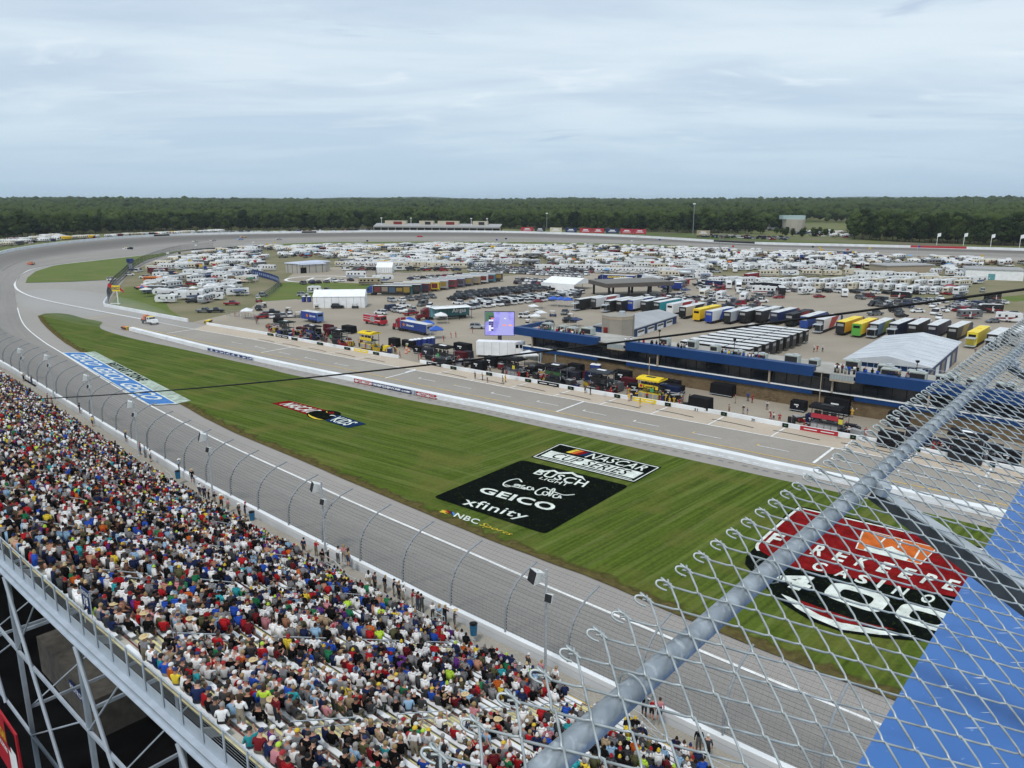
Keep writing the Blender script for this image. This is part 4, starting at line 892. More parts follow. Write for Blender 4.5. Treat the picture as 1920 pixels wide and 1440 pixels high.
b = dome(.113, .0, 0); b.grid([[(-.085, .09, .01), (-.06, .2, -.015), (.06, .2, -.015), (.085, .09, .01)], [(-.085, .09, .025), (-.06, .2, .0), (.06, .2, .0), (.085, .09, .025)]]); CAP = b.mesh('cap', M['hat'], True)
b = dome(.108, .02, 0); b.grid([[(.10*math.cos(2*math.pi*j/14), .11*math.sin(2*math.pi*j/14), .04) for j in range(14)], [(.23*math.cos(2*math.pi*j/14), .24*math.sin(2*math.pi*j/14), .015+.02*math.cos(4*math.pi*j/14)) for j in range(14)]], 0, True); HATM = b.mesh('sun_hat', M['hat'], True)
b = dome(.112, -.01, 0); b.grid([[(.108*math.cos(math.pi+math.pi*j/6), .118*math.sin(math.pi+math.pi*j/6), -.01) for j in range(7)], [(.09*math.cos(math.pi+math.pi*j/6), .10*math.sin(math.pi+math.pi*j/6), -.09) for j in range(7)]]); HAIR = b.mesh('hair', M['hat'], True)
b = dome(.114, -.01, 0); b.grid([[(.110*math.cos(math.pi*.9+math.pi*1.2*j/6), .12*math.sin(math.pi*.9+math.pi*1.2*j/6), -.01-.09*k) for j in range(7)] for k in range(4)]); LONG = b.mesh('hair', M['hat'], True)
def person(kind, loc, rz, shirt, label, group, cat='person', hat=None, pants=None, scale=1.0, name='person', skin=None):
    me, hd = kind; o = ob(name, me, None, loc, rz); o.scale = (scale,)*3
    o['shirt'] = shirt; o['pants'] = pants or R.choice(PANTS); o['skin'] = skin or R.choice(SKINS)
    tag(o, label, cat, group)
    if hat == 'none': return o
    hn, hc, hm = hat or rand_hat(); h = ob(hm.name.split('.')[0], hm, o, hd, None, hc); h.rotation_euler = (rad(R.uniform(-12, 8)), 0, rad(R.uniform(-25, 25))); return o
def rand_hat():
    x = R.random()
    if x < .50: n, c = R.choices(HATS, [30, 18, 12, 12, 14, 3, 2])[0]; return n, c, CAP
    if x < .53: return 'straw hat', (.55, .42, .22), HATM
    if x < .545: return 'white sun hat', (.66, .64, .58), HATM
    if x < .85: n, c = R.choice(HAIRS); return n, c, HAIR
    n, c = R.choice(HAIRS); return 'long '+n, c, LONG
# light-weight seated figures for the mass of the crowd
def lowfig(near):
    b = MB()
    b.taper((-.15, .15, -.11, .11, .42), (-.20, .20, -.07, .16, 1.02), 1)
    if near:
        b.taper((-.20, .20, -.07, .16, 1.02), (-.08, .08, .0, .12, 1.09), 1)
        for s in (-1, 1):
            b.hexa([(s*.06-.08, .05, .44), (s*.06+.08, .05, .44), (s*.13+.07, .5, .42), (s*.13-.07, .5, .42), (s*.06-.08, .05, .58), (s*.06+.08, .05, .58), (s*.13+.07, .5, .56), (s*.13-.07, .5, .56)], 2)
            b.taper((s*.14-.05, s*.14+.05, .40, .58, .02), (s*.14-.06, s*.14+.06, .38, .5, .44), 0)
            b.hexa([(s*.28-.05, .02, .70), (s*.28+.05, .02, .70), (s*.28+.05, .14, .70), (s*.28-.05, .14, .70), (s*.21-.06, -.03, 1.02), (s*.21+.06, -.03, 1.02), (s*.21+.06, .11, 1.02), (s*.21-.06, .11, 1.02)], 1)
            b.hexa([(s*.13-.04, .34, .58), (s*.13+.04, .34, .58), (s*.13+.04, .42, .60), (s*.13-.04, .42, .60), (s*.28-.045, .03, .70), (s*.28+.045, .03, .70), (s*.28+.045, .13, .76), (s*.28-.045, .13, .76)], 0)
    else:
        b.taper((-.2, .2, .05, .52, .40), (-.19, .19, .05, .5, .58), 2)
    n = 7 if near else 5
    for lo, hi, g in ((1.05, 1.2, 0), (1.2, 1.34, 4)):
        rs = {1.05: .06, 1.2: .105, 1.34: .05}
        b.grid([[(rs[z]*math.cos(2*math.pi*j/n), .07+rs[z]*1.1*math.sin(2*math.pi*j/n), z) for j in range(n)] for z in (lo, hi)], g, True)
    b.face([(.05*math.cos(2*math.pi*j/n), .07+.055*math.sin(2*math.pi*j/n), 1.34) for j in range(n)], 4)
    return b
def arrays(b):
    """MB -> vertex array, triangle-free face arrays"""
    return np.array(b.v, float), b.f, np.array(b.m)
class Mass:
    """many copies of templates merged into one mesh with a colour per face"""
    def __init__(s): s.V = []; s.L = []; s.C = []; s.K = []; s.n = 0
    def add(s, T, M4, cols):
        V, F, G = T; Vw = V@M4[:3, :3].T+M4[:3, 3]; s.V.append(Vw)
        if id(F) not in Mass.cache: Mass.cache[id(F)] = (F, np.array([i for f in F for i in f]), np.array([len(f) for f in F]))
        _, l, k = Mass.cache[id(F)]; s.L.append(l+s.n); s.K.append(k); s.C.append(np.asarray(cols)[G]); s.n += len(V)
    def obj(s, name, m):
        V = np.concatenate(s.V); L_ = np.concatenate(s.L); K = np.concatenate(s.K); C = np.concatenate(s.C)
        me = bpy.data.meshes.new(name); me.vertices.add(len(V)); me.vertices.foreach_set('co', V.ravel()); me.loops.add(len(L_)); me.loops.foreach_set('vertex_index', L_.astype(np.int32))
        me.polygons.add(len(K)); me.polygons.foreach_set('loop_start', np.concatenate([[0], np.cumsum(K)[:-1]]).astype(np.int32))
        try: me.polygons.foreach_set('loop_total', K.astype(np.int32))
        except Exception: pass
        me.update(calc_edges=True); me.validate()
        a = me.attributes.new('Col', 'FLOAT_COLOR', 'FACE'); c4 = np.ones((len(K), 4), np.float32); c4[:, :3] = C
        if len(me.polygons) == len(K): a.data.foreach_set('color', c4.ravel())
        me.materials.append(m); return ob(name, me)
Mass.cache = {}
def TM(loc, rz, sc=1.0):
    c, s = math.cos(rz)*sc, math.sin(rz)*sc; m = np.eye(4); m[:3, :3] = [[c, -s, 0], [s, c, 0], [0, 0, sc]]; m[:3, 3] = loc; return m
LOWN, LOWF = arrays(lowfig(True)), arrays(lowfig(False))
seats = []
rs_ = np.random.RandomState(5)
for k in range(len(AIS)-1):
    a0, a1 = AIS[k]+AW+.3, AIS[k+1]-AW-.2; n = int((a1-a0)/.485)
    for r in range(NR):
        c = Wp((a0+a1)/2, rowo(r)+.5, rowz(r)); u, v, f = pix(c)
        fill = .90
        if u > 420 and r < 22: fill = .80
        if u > 640 and r < 19: fill = .70
        gap = 0
        for i in range(n):
            if gap == 0 and rs_.rand() > .945: gap = rs_.randint(1, 4) if fill > .8 else rs_.randint(2, 6)
            if gap: gap -= 1; continue
            if rs_.rand() > fill: continue
            s = a0+(i+.5)*(a1-a0)/n; p = Wp(s, rowo(r)+.52, rowz(r)); u, v, f = pix(p+Vector((0, 0, .9)))
            if f < 0 or u < -60 or u > 1980 or v > 1520: continue
            d = (p-Vector((0, 0, CAMH))).length; inside = 2 < u < 1918 and v < 1436
            hidden = u > 1000 and v > 1430-.85*(u-1000)-70
            seats.append((d+(0 if inside and not hidden else 500), d, k, r, i, s, p))
seats.sort(key=lambda t: t[0])
crowd = Mass(); ksign = min(range(len(AIS)-1), key=lambda k: abs((AIS[k]+AIS[k+1])/2-sOf(at(152, 1180, BZ))))
BLK = {0: 'block by the section sign'}
used_lab = set()
for j, (_, d, k, r, i, s, p) in enumerate(seats):
    sh = pick(SHIRTS); var = R.uniform(.75, 1.2); shc = tuple(min(.85, x*var) for x in sh[1]); rz = Wang(s)+R.gauss(.25, .35)
    if j < 300:
        dk = k-ksign; blk = 'block at section sign' if dk == 0 else (ordn(abs(dk)-1)+' block '+('right' if dk > 0 else 'left')+' of sign')
        hat = rand_hat(); kd = R.choice(SEATED); st = R.random() < .035
        lab = f"{sh[0]} shirt, {hat[0]}, {ordn(NR-1-r)} row from back, {ordn(i)} seat, {blk}"
        if len(lab.split()) > 16: lab = lab.replace(' shirt,', ',').replace(' from back', '')
        if lab in used_lab: lab = lab.replace('shirt', 'top')
        used_lab.add(lab)
        person(R.choice(STAND) if st else kd, p+Vector((0, 0, 0)), rz, shc, lab, 'spectators in the grandstand', 'spectator', hat, scale=R.uniform(.96, 1.08), name='spectator')
    else:
        hat = rand_hat(); sk = R.choice(SKINS)
        if R.random() < .03: shc = sk
        crowd.add(LOWN if d < 100 else LOWF, TM((p.x, p.y, p.z+(.42 if R.random() < .03 else 0)), rz, R.uniform(.96, 1.12)), [sk, shc, R.choice(PANTS), (.02, .02, .02), hat[1]])
co = crowd.obj('crowd', M['col']); tag(co, 'dense seated crowd in mixed shirts filling the upper length of the grandstand', 'crowd', kind='stuff')
# people standing on the walkway and at the rails
def shc(n): return next(c for a, c, _ in SHIRTS if a == n)
WALKERS = [((336, 885), 'light blue', .7, 'man in pale blue shirt leaning on the rail of the farthest stair platform'), ((361, 905), 'black', 0, 'person in black beside the farthest stair platform'), ((375, 930), 'white', 0, 'person with white hat behind the speaker pole in the middle'), ((384, 937), 'navy', 0, 'person in navy behind the middle speaker pole'), ((392, 943), 'black', 0, 'person in black next to the middle speaker pole'), ((403, 950), 'black', 0, 'dark haired person right of the middle speaker pole'),
    ((416, 955), 'orange', 0, 'person in orange shirt left of the orange pair on the walkway'), ((428, 962), 'pink', 0, 'person in salmon top right of the orange pair on the walkway'), ((449, 972), 'charcoal', 0, 'person in dark top left of the blue bin in front of the wall'), ((460, 970), 'black', 0, 'person in black cap leaning beside the blue bin'), ((263, 852), 'pink', 0, 'person in pink shirt by the fourth speaker pole'), ((272, 858), 'light blue', 0, 'person in pale blue below the fourth speaker pole'), ((282, 866), 'white', 0, 'person in white farther below the fourth speaker pole'), ((236, 828), 'charcoal', 0, 'person in grey at the rail above the fourth speaker pole'), ((174, 800), 'yellow', 0, 'person in yellow by the third speaker pole'), ((150, 775), 'black', 0, 'person in black at the upper rail'), ((90, 755), 'maroon', 0, 'person in maroon by the second speaker pole'), ((98, 760), 'red', 0, 'person in red by the second speaker pole'), ((45, 715), 'tan', 0, 'person in tan at the far rail'), ((60, 722), 'charcoal', 0, 'person in charcoal at the far rail'),
    ((570, 1040), 'navy', 0, 'person in navy standing left of the sixth speaker pole'), ((593, 1043), 'red', 0, 'person in red by the sixth speaker pole'), ((605, 1062), 'black', 0, 'person in black with bag below the sixth speaker pole'), ((616, 1060), 'black', 0, 'person in black shorts below the sixth speaker pole'), ((634, 1058), 'white', .7, 'person in white on the middle stair platform'), ((645, 1055), 'pink', .7, 'person in pink on the middle stair platform'), ((653, 1062), 'tan', .7, 'person in tan on the middle stair platform'), ((692, 1105), 'white', 0, 'thin person in white on the walkway by the straight post'), ((703, 1108), 'charcoal', 0, 'person in charcoal walking by the straight post'), ((722, 1112), 'black', 0, 'broad person in black left of the black shirted pair'), ((738, 1118), 'black', 0, 'person in black cap in the middle of the black shirted group'), ((748, 1124), 'charcoal', 0, 'person right of the black shirted pair'), ((756, 1130), 'white', 0, 'person in white with pack behind the black shirted group'), ((773, 1140), 'red', 0, 'person in red stripes on the walkway'), ((783, 1145), 'maroon', 0, 'person in maroon on the walkway'), ((791, 1150), 'charcoal', 0, 'person with dark hair beside the maroon shirt'), ((812, 1165), 'white', 0, 'person in white with a black backpack at the wall'), ((823, 1170), 'light blue', 0, 'person in pale blue next to the black backpack'), ((834, 1173), 'black', 0, 'person in black next to the pale blue shirt'), ((852, 1180), 'charcoal', 0, 'person with long hair left of the nearest bin'),
    ((989, 1265), 'charcoal', 0, 'slim person with long hair by the nearest speaker pole'), ((1014, 1278), 'pink', 0, 'person in coral shirt at the nearest speaker pole'), ((1041, 1292), 'white', 0, 'person in white shirt right of the nearest speaker pole'), ((1207, 1345), 'black', .7, 'person in black behind the chain link on the platform'), ((1221, 1350), 'red', .7, 'person in red dress behind the chain link'), ((1236, 1352), 'pink', .7, 'person with braid in pink behind the chain link'), ((1309, 1410), 'black', 0, 'person in black behind the lower chain link'), ((1325, 1425), 'charcoal', 0, 'person in grey shorts behind the lower chain link')]
for (u, v), c, dz, lab in WALKERS:
    p = at(u, v, ZW-.1+dz*.95); s = sOf(p)
    person(R.choice(STAND), p, Wang(s)+R.gauss(.1, .4), shc(c), lab, 'people on the walkway', 'person', scale=R.uniform(.97, 1.06))

# ------------------------------------------------------------------ vehicles: templates (regions: 0 body, 1 trim, 2 glass, 3 tyre, 4 roof)
M['roof'] = mat('vehicle_roof', (.62, .63, .63), .5, .12, .5)
VM = [M['obj'], M['trim'], M['glass'], M['tire'], M['roof']]
def wheels(b, xs, y, r=.33, wd=.22):
    for x in xs:
        for s in (-1, 1): b.cyl((x, r), r, s*y-wd/2, s*y+wd/2, 9, 3)
def gh(b, x0, x1, x2, x3, z0, z1, y0, y1, top=0):
    """greenhouse: base x0..x3 at z0, roof x1..x2 at z1; glass sides"""
    b.hexa([(x0, -y0, z0), (x3, -y0, z0), (x3, y0, z0), (x0, y0, z0), (x1, -y1, z1), (x2, -y1, z1), (x2, y1, z1), (x1, y1, z1)], 2, top)
    b.box(x1+.03, x2-.03, -y1+.02, y1-.02, z1, z1+.04, top)
    for x, xx in ((x0+(x3-x0)*.5, x1+(x2-x1)*.5),): b.hexa([(x-.06, -y0-.005, z0), (x+.06, -y0-.005, z0), (x+.06, y0+.005, z0), (x-.06, y0+.005, z0), (xx-.06, -y1-.005, z1), (xx+.06, -y1-.005, z1), (xx+.06, y1+.005, z1), (xx-.06, y1+.005, z1)], 0)
def lights(b, xf, xr, z, y):
    for s in (-1, 1):
        b.box(xf-.02, xf+.02, s*y-.16, s*y+.16, z-.06, z+.08, 4); b.box(xr-.02, xr+.02, s*y-.13, s*y+.13, z-.04, z+.16, 1)
def sedan():
    b = MB(); b.prism([(-2.3, .28), (-2.36, .6), (-2.25, .92), (-1.2, .97), (1.1, .95), (2.15, .78), (2.33, .55), (2.28, .28)], -.9, .9); gh(b, -1.75, -1.15, .2, 1.05, .95, 1.42, .84, .64); wheels(b, (-1.4, 1.4), .82); lights(b, 2.28, -2.33, .66, .65); return b
def suv():
    b = MB(); b.prism([(-2.35, .35), (-2.4, .7), (-2.36, 1.05), (1.1, 1.08), (2.15, .98), (2.36, .7), (2.3, .35)], -.96, .96); gh(b, -2.3, -2.0, .45, 1.2, 1.06, 1.72, .9, .74); wheels(b, (-1.45, 1.45), .86, .38); lights(b, 2.3, -2.37, .82, .7); b.box(-1.9, .3, -.66, -.6, 1.77, 1.81, 3); b.box(-1.9, .3, .6, .66, 1.77, 1.81, 3); return b
def pickup():
    b = MB(); b.prism([(-2.9, .45), (-2.95, 1.1), (-.75, 1.12), (1.5, 1.14), (2.75, 1.05), (2.9, .75), (2.85, .45)], -.98, .98); gh(b, -.8, -.6, .85, 1.55, 1.12, 1.85, .92, .76); b.box(-2.8, -.9, -.82, .82, 1.08, 1.13, 2); wheels(b, (-1.85, 1.85), .88, .4); lights(b, 2.84, -2.93, .9, .74); return b
def van():
    b = MB(); b.prism([(-2.7, .4), (-2.75, 1.1), (1.7, 1.1), (2.6, .95), (2.75, .6), (2.7, .4)], -1, 1); gh(b, -2.72, -2.6, 1.2, 1.85, 1.1, 2.1, .97, .85); b.box(-2.0, -.3, -.985, .985, 1.2, 1.9, 0); wheels(b, (-1.8, 1.8), .88, .36); lights(b, 2.7, -2.73, .85, .74); return b
def cart():
    b = MB(); b.prism([(-1.2, .3), (-1.2, .75), (.6, .75), (.75, .95), (1.25, .7), (1.25, .3)], -.6, .6); b.box(-.75, .1, -.55, .55, .75, .85, 2); b.box(-.9, -.8, -.55, .55, .75, 1.25, 2); b.box(-1.1, .8, -.65, .65, 1.85, 1.92, 4); wheels(b, (-.8, .85), .5, .25, .16)
    for x in (-1.0, .7):
        for y in (-.58, .58): b.beam((x, y, .75), (x, y, 1.86), .05, .05, 3)
    return b
def win(b, xs, y, z0, z1, m=2, wd=.7):
    for x in xs:
        for s in (-1, 1): b.box(x-wd/2, x+wd/2, s*y-.012, s*y+.012, z0, z1, m)
def trailer(L=7.5, wn=True):
    b = MB(); h = L/2
    b.prism([(-h, .65), (-h-.05, 2.9), (-h+.25, 3.1), (h-.7, 3.15), (h-.05, 2.75), (h+.15, 1.6), (h-.15, .65)], -1.22, 1.22, 0, [0, 0, 4, 4, 0, 0, 0])
    for s in (-1, 1): b.hexa([(-h+.1, s*1.225, 1.0), (h*.1, s*1.225, 1.0), (h*.1, s*1.235, 1.0), (-h+.1, s*1.235, 1.0), (-h+.1, s*1.225, 1.35), (h*.75, s*1.225, 1.95), (h*.75, s*1.235, 1.95), (-h+.1, s*1.235, 1.35)], 1)
    if wn:
        win(b, [-h*.7, -h*.2, h*.55], 1.235, 1.75, 2.45); b.box(-h*.62+1.5, -h*.62+2.2, -1.245, 1.245, .75, 2.5, 4); b.box(-h-.075, -h-.02, -.6, .6, 1.9, 2.5, 2); b.box(h-.2, h+.06, -.7, .7, 2.0, 2.5, 2)
    if L > 8: b.hexa([(-h*.6, 1.2, 2.75), (h*.35, 1.2, 2.75), (h*.35, 3.5, 2.3), (-h*.6, 3.5, 2.3), (-h*.6, 1.2, 2.8), (h*.35, 1.2, 2.8), (h*.35, 3.5, 2.35), (-h*.6, 3.5, 2.35)], 1); b.beam((-h*.6, 3.4, 0), (-h*.6, 3.4, 2.3), .06, .06, 4); b.beam((h*.35, 3.4, 0), (h*.35, 3.4, 2.3), .06, .06, 4)
    b.box(-1.1, -.2, -.45, .45, 3.14, 3.4, 4); b.box(1.3, 1.8, -.25, .25, 3.14, 3.3, 4)
    wheels(b, (-.45, .4), 1.05, .36, .26); b.beam((h-.2, 0, .6), (h+1.2, 0, .55), .15, .12, 3); return b
def fifth():
    b = MB(); b.prism([(-5, .75), (-5.05, 3.4), (-4.8, 3.65), (3.6, 3.7), (5.0, 3.4), (5.3, 2.7), (5.0, 1.75), (2.7, 1.6), (2.5, .75)], -1.22, 1.22, 0, [0, 0, 4, 4, 4, 0, 0, 0, 0])
    for s in (-1, 1): b.hexa([(-4.8, s*1.225, 1.2), (2.0, s*1.225, 1.0), (2.0, s*1.236, 1.0), (-4.8, s*1.236, 1.2), (-4.8, s*1.225, 1.5), (4.6, s*1.225, 2.3), (4.6, s*1.236, 2.3), (-4.8, s*1.236, 1.5)], 1)
    win(b, [-3.8, -2.2, .6, 3.5], 1.238, 2.1, 2.9); b.box(-5.07, -5.0, -.7, .7, 2.2, 2.9, 2); b.box(-2.9, -1.0, -1.55, 1.22, .9, 3.1, 0); b.hexa([(-3.6, 1.2, 3.0), (1.2, 1.2, 3.0), (1.2, 3.6, 2.5), (-3.6, 3.6, 2.5), (-3.6, 1.2, 3.05), (1.2, 1.2, 3.05), (1.2, 3.6, 2.55), (-3.6, 3.6, 2.55)], 1); b.box(-1.3, -.3, -.45, .45, 3.68, 3.95, 4); wheels(b, (-1.4, -.5), 1.05, .38, .26); return b
def motorhome():
    b = MB(); b.prism([(-5, .5), (-5.05, 3.1), (-4.8, 3.35), (4.6, 3.4), (5.0, 3.0), (5.15, 1.5), (5.1, .5)], -1.25, 1.25, 0, [0, 0, 4, 4, 0, 0, 0])
    b.box(5.0, 5.14, -1.15, 1.15, 1.7, 2.95, 2); win(b, [4.3], 1.262, 1.75, 2.6, 2, .9); win(b, [-3.8, -2.2, -.4, 1.4], 1.262, 1.8, 2.6, 2, .9)
    for s in (-1, 1): b.hexa([(-4.9, s*1.252, .8), (4.6, s*1.252, .8), (4.6, s*1.264, .8), (-4.9, s*1.264, .8), (-4.9, s*1.252, 1.5), (4.6, s*1.252, 1.1), (4.6, s*1.264, 1.1), (-4.9, s*1.264, 1.5)], 1)
    b.box(-2.0, -1.1, -.5, .5, 3.37, 3.65, 4); b.box(1.4, 2.3, -.5, .5, 3.38, 3.65, 4); b.box(-5.09, -5.0, -.8, .8, 2.1, 2.8, 2); wheels(b, (-3.1, 3.5), 1.08, .45, .28); return b
def bus():
    b = MB(); b.prism([(-5.4, .6), (-5.4, 2.9), (-5.1, 3.1), (3.4, 3.1), (3.7, 2.8), (3.8, 1.6), (5.2, 1.45), (5.3, .6)], -1.22, 1.22); win(b, [-4.6+.95*i for i in range(8)], 1.23, 1.9, 2.6, 2, .7); b.box(3.66, 3.83, -1.0, 1.0, 1.75, 2.7, 2); wheels(b, (-3.4, 4.0), 1.05, .46, .28); b.box(-5.4, 5.2, -1.235, 1.235, 1.3, 1.4, 3); return b
def canopy(h=2.2, s=1.55):
    b = MB()
    for x in (-1, 1):
        for y in (-1, 1): b.beam((x*s*.97, y*s*.97, 0), (x*s*.97, y*s*.97, h), .05, .05, 4)
    b.taper((-s, s, -s, s, h-.22), (-s, s, -s, s, h)); P = [(-s, -s, h), (s, -s, h), (s, s, h), (-s, s, h)]
    for i in range(4): b.face([P[i], P[(i+1) % 4], (.12, 0, h+.75)] if i == 1 else [P[i], P[(i+1) % 4], (0, 0, h+.75)])
    return b
def umbrella():
    b = MB(); b.tube([(0, 0, 0), (0, 0, 2.2)], .03, 5, 4); n = 8; P = [(1.35*math.cos(2*math.pi*i/n), 1.35*math.sin(2*math.pi*i/n), 2.0) for i in range(n)]
    for i in range(n): b.face([P[i], P[(i+1) % n], (0, 0, 2.55)], i % 2)
    return b
def scaf():
    b = MB(); b.box(-1.6, 1.6, -1.2, 1.2, 2.4, 2.5, 1)
    for x in (-1.5, 1.5):
        for y in (-1.1, 1.1): b.beam((x, y, 0), (x, y, 3.4), .08, .08, 1)
    b.box(-1.6, 1.6, -1.2, -1.15, 2.5, 3.4, 1); return b
TB = {k: f for k, f in dict(sedan=sedan, suv=suv, pickup=pickup, van=van, cart=cart, trailer=trailer, short=lambda: trailer(5.6), long=lambda: trailer(9), fifth=fifth, motorhome=motorhome, bus=bus, canopy=canopy, umbrella=umbrella, scaf=scaf).items()}
TM_, TA = {}, {}
NAMES = dict(sedan='car', suv='suv', pickup='pickup_truck', van='van', cart='golf_cart', trailer='camper_trailer', short='camper_trailer', long='camper_trailer', fifth='fifth_wheel_camper', motorhome='motorhome', bus='bus', canopy='canopy_tent', umbrella='umbrella', scaf='viewing_platform')
CATS = dict(sedan='car', suv='car', pickup='pickup truck', van='van', cart='golf cart', trailer='camper', short='camper', long='camper', fifth='camper', motorhome='motorhome', bus='bus', canopy='canopy', umbrella='umbrella', scaf='platform')
for k, f in TB.items(): b = f(); m_ = b.mesh(NAMES[k], VM); fixn(m_); TM_[k] = m_; TA[k] = arrays(b)
CC = dict(white=(.70, .71, .71), silver=(.36, .38, .40), grey=(.13, .135, .14), black=(.012, .012, .014), red=(.24, .012, .02), maroon=(.12, .01, .015), blue=(.02, .06, .22), navy=(.012, .025, .09), cream=(.58, .53, .42), tan=(.35, .29, .20), yellow=(.72, .45, .03), green=(.03, .12, .06), orange=(.60, .16, .02), teal=(.03, .26, .30), brown=(.13, .07, .04), lightblue=(.16, .33, .55))
def vehicle(kind, p, rz, c, label, group, trim=(.05, .05, .06), sc=1.0):
    o = ob(NAMES[kind], TM_[kind], None, p, rz, CC[c] if isinstance(c, str) else c); o['trim'] = trim
    if sc != 1.0: o.scale = (sc,)*3
    return tag(o, label, CATS[kind], group)
def gzn(u, v): return at(u, v, .09)
cars = 0
def car_row(a, b, n, kinds, cols, rowname, group, dh=90, jit=.25, sc=1.0):
    """n vehicles evenly between two surveyed points, nose turned dh degrees from the row"""
    A, B = gzn(*a), gzn(*b); h = ang(A, B)+rad(dh)
    for i in range(n):
        p = A.lerp(B, i/max(1, n-1))+Vector((R.gauss(0, jit), R.gauss(0, jit), 0)); k = R.choice(kinds); c = R.choice(cols)
        if pix(p)[0] > 1935: continue
        vehicle(k, p, h+R.gauss(0, .03)+(math.pi if R.random() < .3 else 0), c, f"{c} {CATS[k] if k != 'suv' else 'suv'}, {ordn(i)} from left in {rowname}", group, sc=sc, trim=R.choice([(.3, .02, .02), (.25, .02, .02)]))
LOT = 'cars parked in the infield lot'
DK = ['black', 'black', 'grey', 'black']; LT = ['white', 'white', 'silver', 'white', 'grey']; MX = ['white', 'silver', 'black', 'grey', 'white', 'red', 'navy', 'black']
for k, (off) in enumerate((0, 1, 2)): car_row((848+k*8, 563-k*5.0), (1062+k*6, 540-k*3.6), 21, ['pickup', 'suv', 'pickup'], DK, ['nearest', 'middle', 'farthest'][k]+' row of black trucks', LOT)
for k in range(3): car_row((880+k*10, 579-k*4.5), (1075+k*6, 558-k*4.0), 17, ['van', 'van', 'suv'], LT, ['nearest', 'middle', 'farthest'][k]+' row of white vans', LOT)
for k in range(4): car_row((882+k*6, 508-k*2.3), (1090+k*10, 520-k*4.3), 26, ['suv', 'sedan', 'suv'], LT if k < 2 else MX, ['nearest', 'second', 'third', 'farthest'][k]+' row of pale cars by the campers', LOT)
car_row((968, 532), (1036, 534), 9, ['sedan', 'suv'], MX, 'short row left of the white tent', LOT); car_row((972, 527), (1040, 529), 9, ['sedan', 'suv'], MX, 'second short row left of the white tent', LOT)
car_row((770, 524), (862, 517), 10, ['suv', 'sedan'], MX, 'row behind the printed show trailers', LOT); car_row((568, 533), (655, 527), 7, ['sedan', 'suv'], ['red', 'white', 'grey', 'black', 'navy', 'grey', 'black'], 'row on the helipad edge', LOT)
car_row((735, 566), (812, 559), 6, ['suv', 'sedan'], ['white', 'white', 'silver', 'grey'], 'row in front of the printed show trailers', LOT); car_row((738, 585), (775, 583), 3, ['suv'], ['white', 'silver'], 'group left of the gas trailer', LOT)
car_row((508, 596), (545, 594), 4, ['suv', 'sedan'], ['white', 'silver', 'grey', 'black'], 'group left of the small blue trailer', LOT)
car_row((1264, 564), (1312, 562), 5, ['suv'], ['white', 'grey', 'silver'], 'group behind the transporters', LOT); car_row((1640, 574), (1700, 569), 4, ['suv', 'pickup'], ['black', 'grey', 'white'], 'group before the white camper row', LOT)
for k in range(3): car_row((1768+k*14, 584-k*6), (1850+k*8, 580-k*6), 5, ['suv', 'sedan'], ['white', 'black', 'silver', 'maroon', 'grey', 'white'], ['nearest', 'middle', 'farthest'][k]+' row by the flatbed trailer', LOT)
for u, v, k, c, h, lab in [(633, 578, 'suv', 'black', 10, 'black suv in front of the long white marquee'), (594, 579, 'cart', 'tan', 100, 'golf cart at the left end of the long white marquee'), (666, 578, 'cart', 'black', 5, 'long black golf cart at the right end of the long white marquee'), (568, 555, 'suv', 'silver', 8, 'silver suv on the lawn left of the marquee'), (612, 547, 'pickup', 'black', -5, 'black pickup towing the small camper on the lawn'), (384, 586, 'pickup', 'grey', -2, 'dark pickup by the gate at the edge of the fenced camp'),
    (491, 556, 'pickup', 'silver', 70, 'silver pickup below the blue banner fence'), (895, 616, 'suv', 'silver', -6, 'grey car left of the big video screen'), (985, 596, 'suv', 'white', -10, 'white suv right of the big video screen'), (1320, 526, 'suv', 'silver', 40, 'silver car alone on the road near the tanker'), (1426, 567, 'pickup', 'white', 5, 'white pickup alone behind the transporters'), (1630, 559, 'van', 'maroon', 0, 'maroon van before the row of white campers'), (1536, 558, 'sedan', 'red', 10, 'red car by the white camper front'), (1683, 591, 'suv', 'black', 70, 'black suv near the dark truck cab'), (1641, 591, 'pickup', 'grey', 20, 'grey truck beside the ladder trailer'), (1842, 547, 'suv', 'silver', 60, 'silver car right of the campers by the pale roof'), (210, 526, 'suv', 'white', 30, 'white suv at the corner of the fenced turn lawn'), (243, 517, 'suv', 'white', 30, 'white green striped safety car by the tall fence'), (260, 510, 'van', 'white', 80, 'white van behind the tall fence'), (405, 586, 'pickup', 'black', 10, 'black truck beside the dark flatbed at the camp edge'),
    (435, 572, 'pickup', 'red', 0, 'red pickup at the corner of the fenced camp')]: vehicle(k, gzn(u, v), rad(h), c, lab, None)
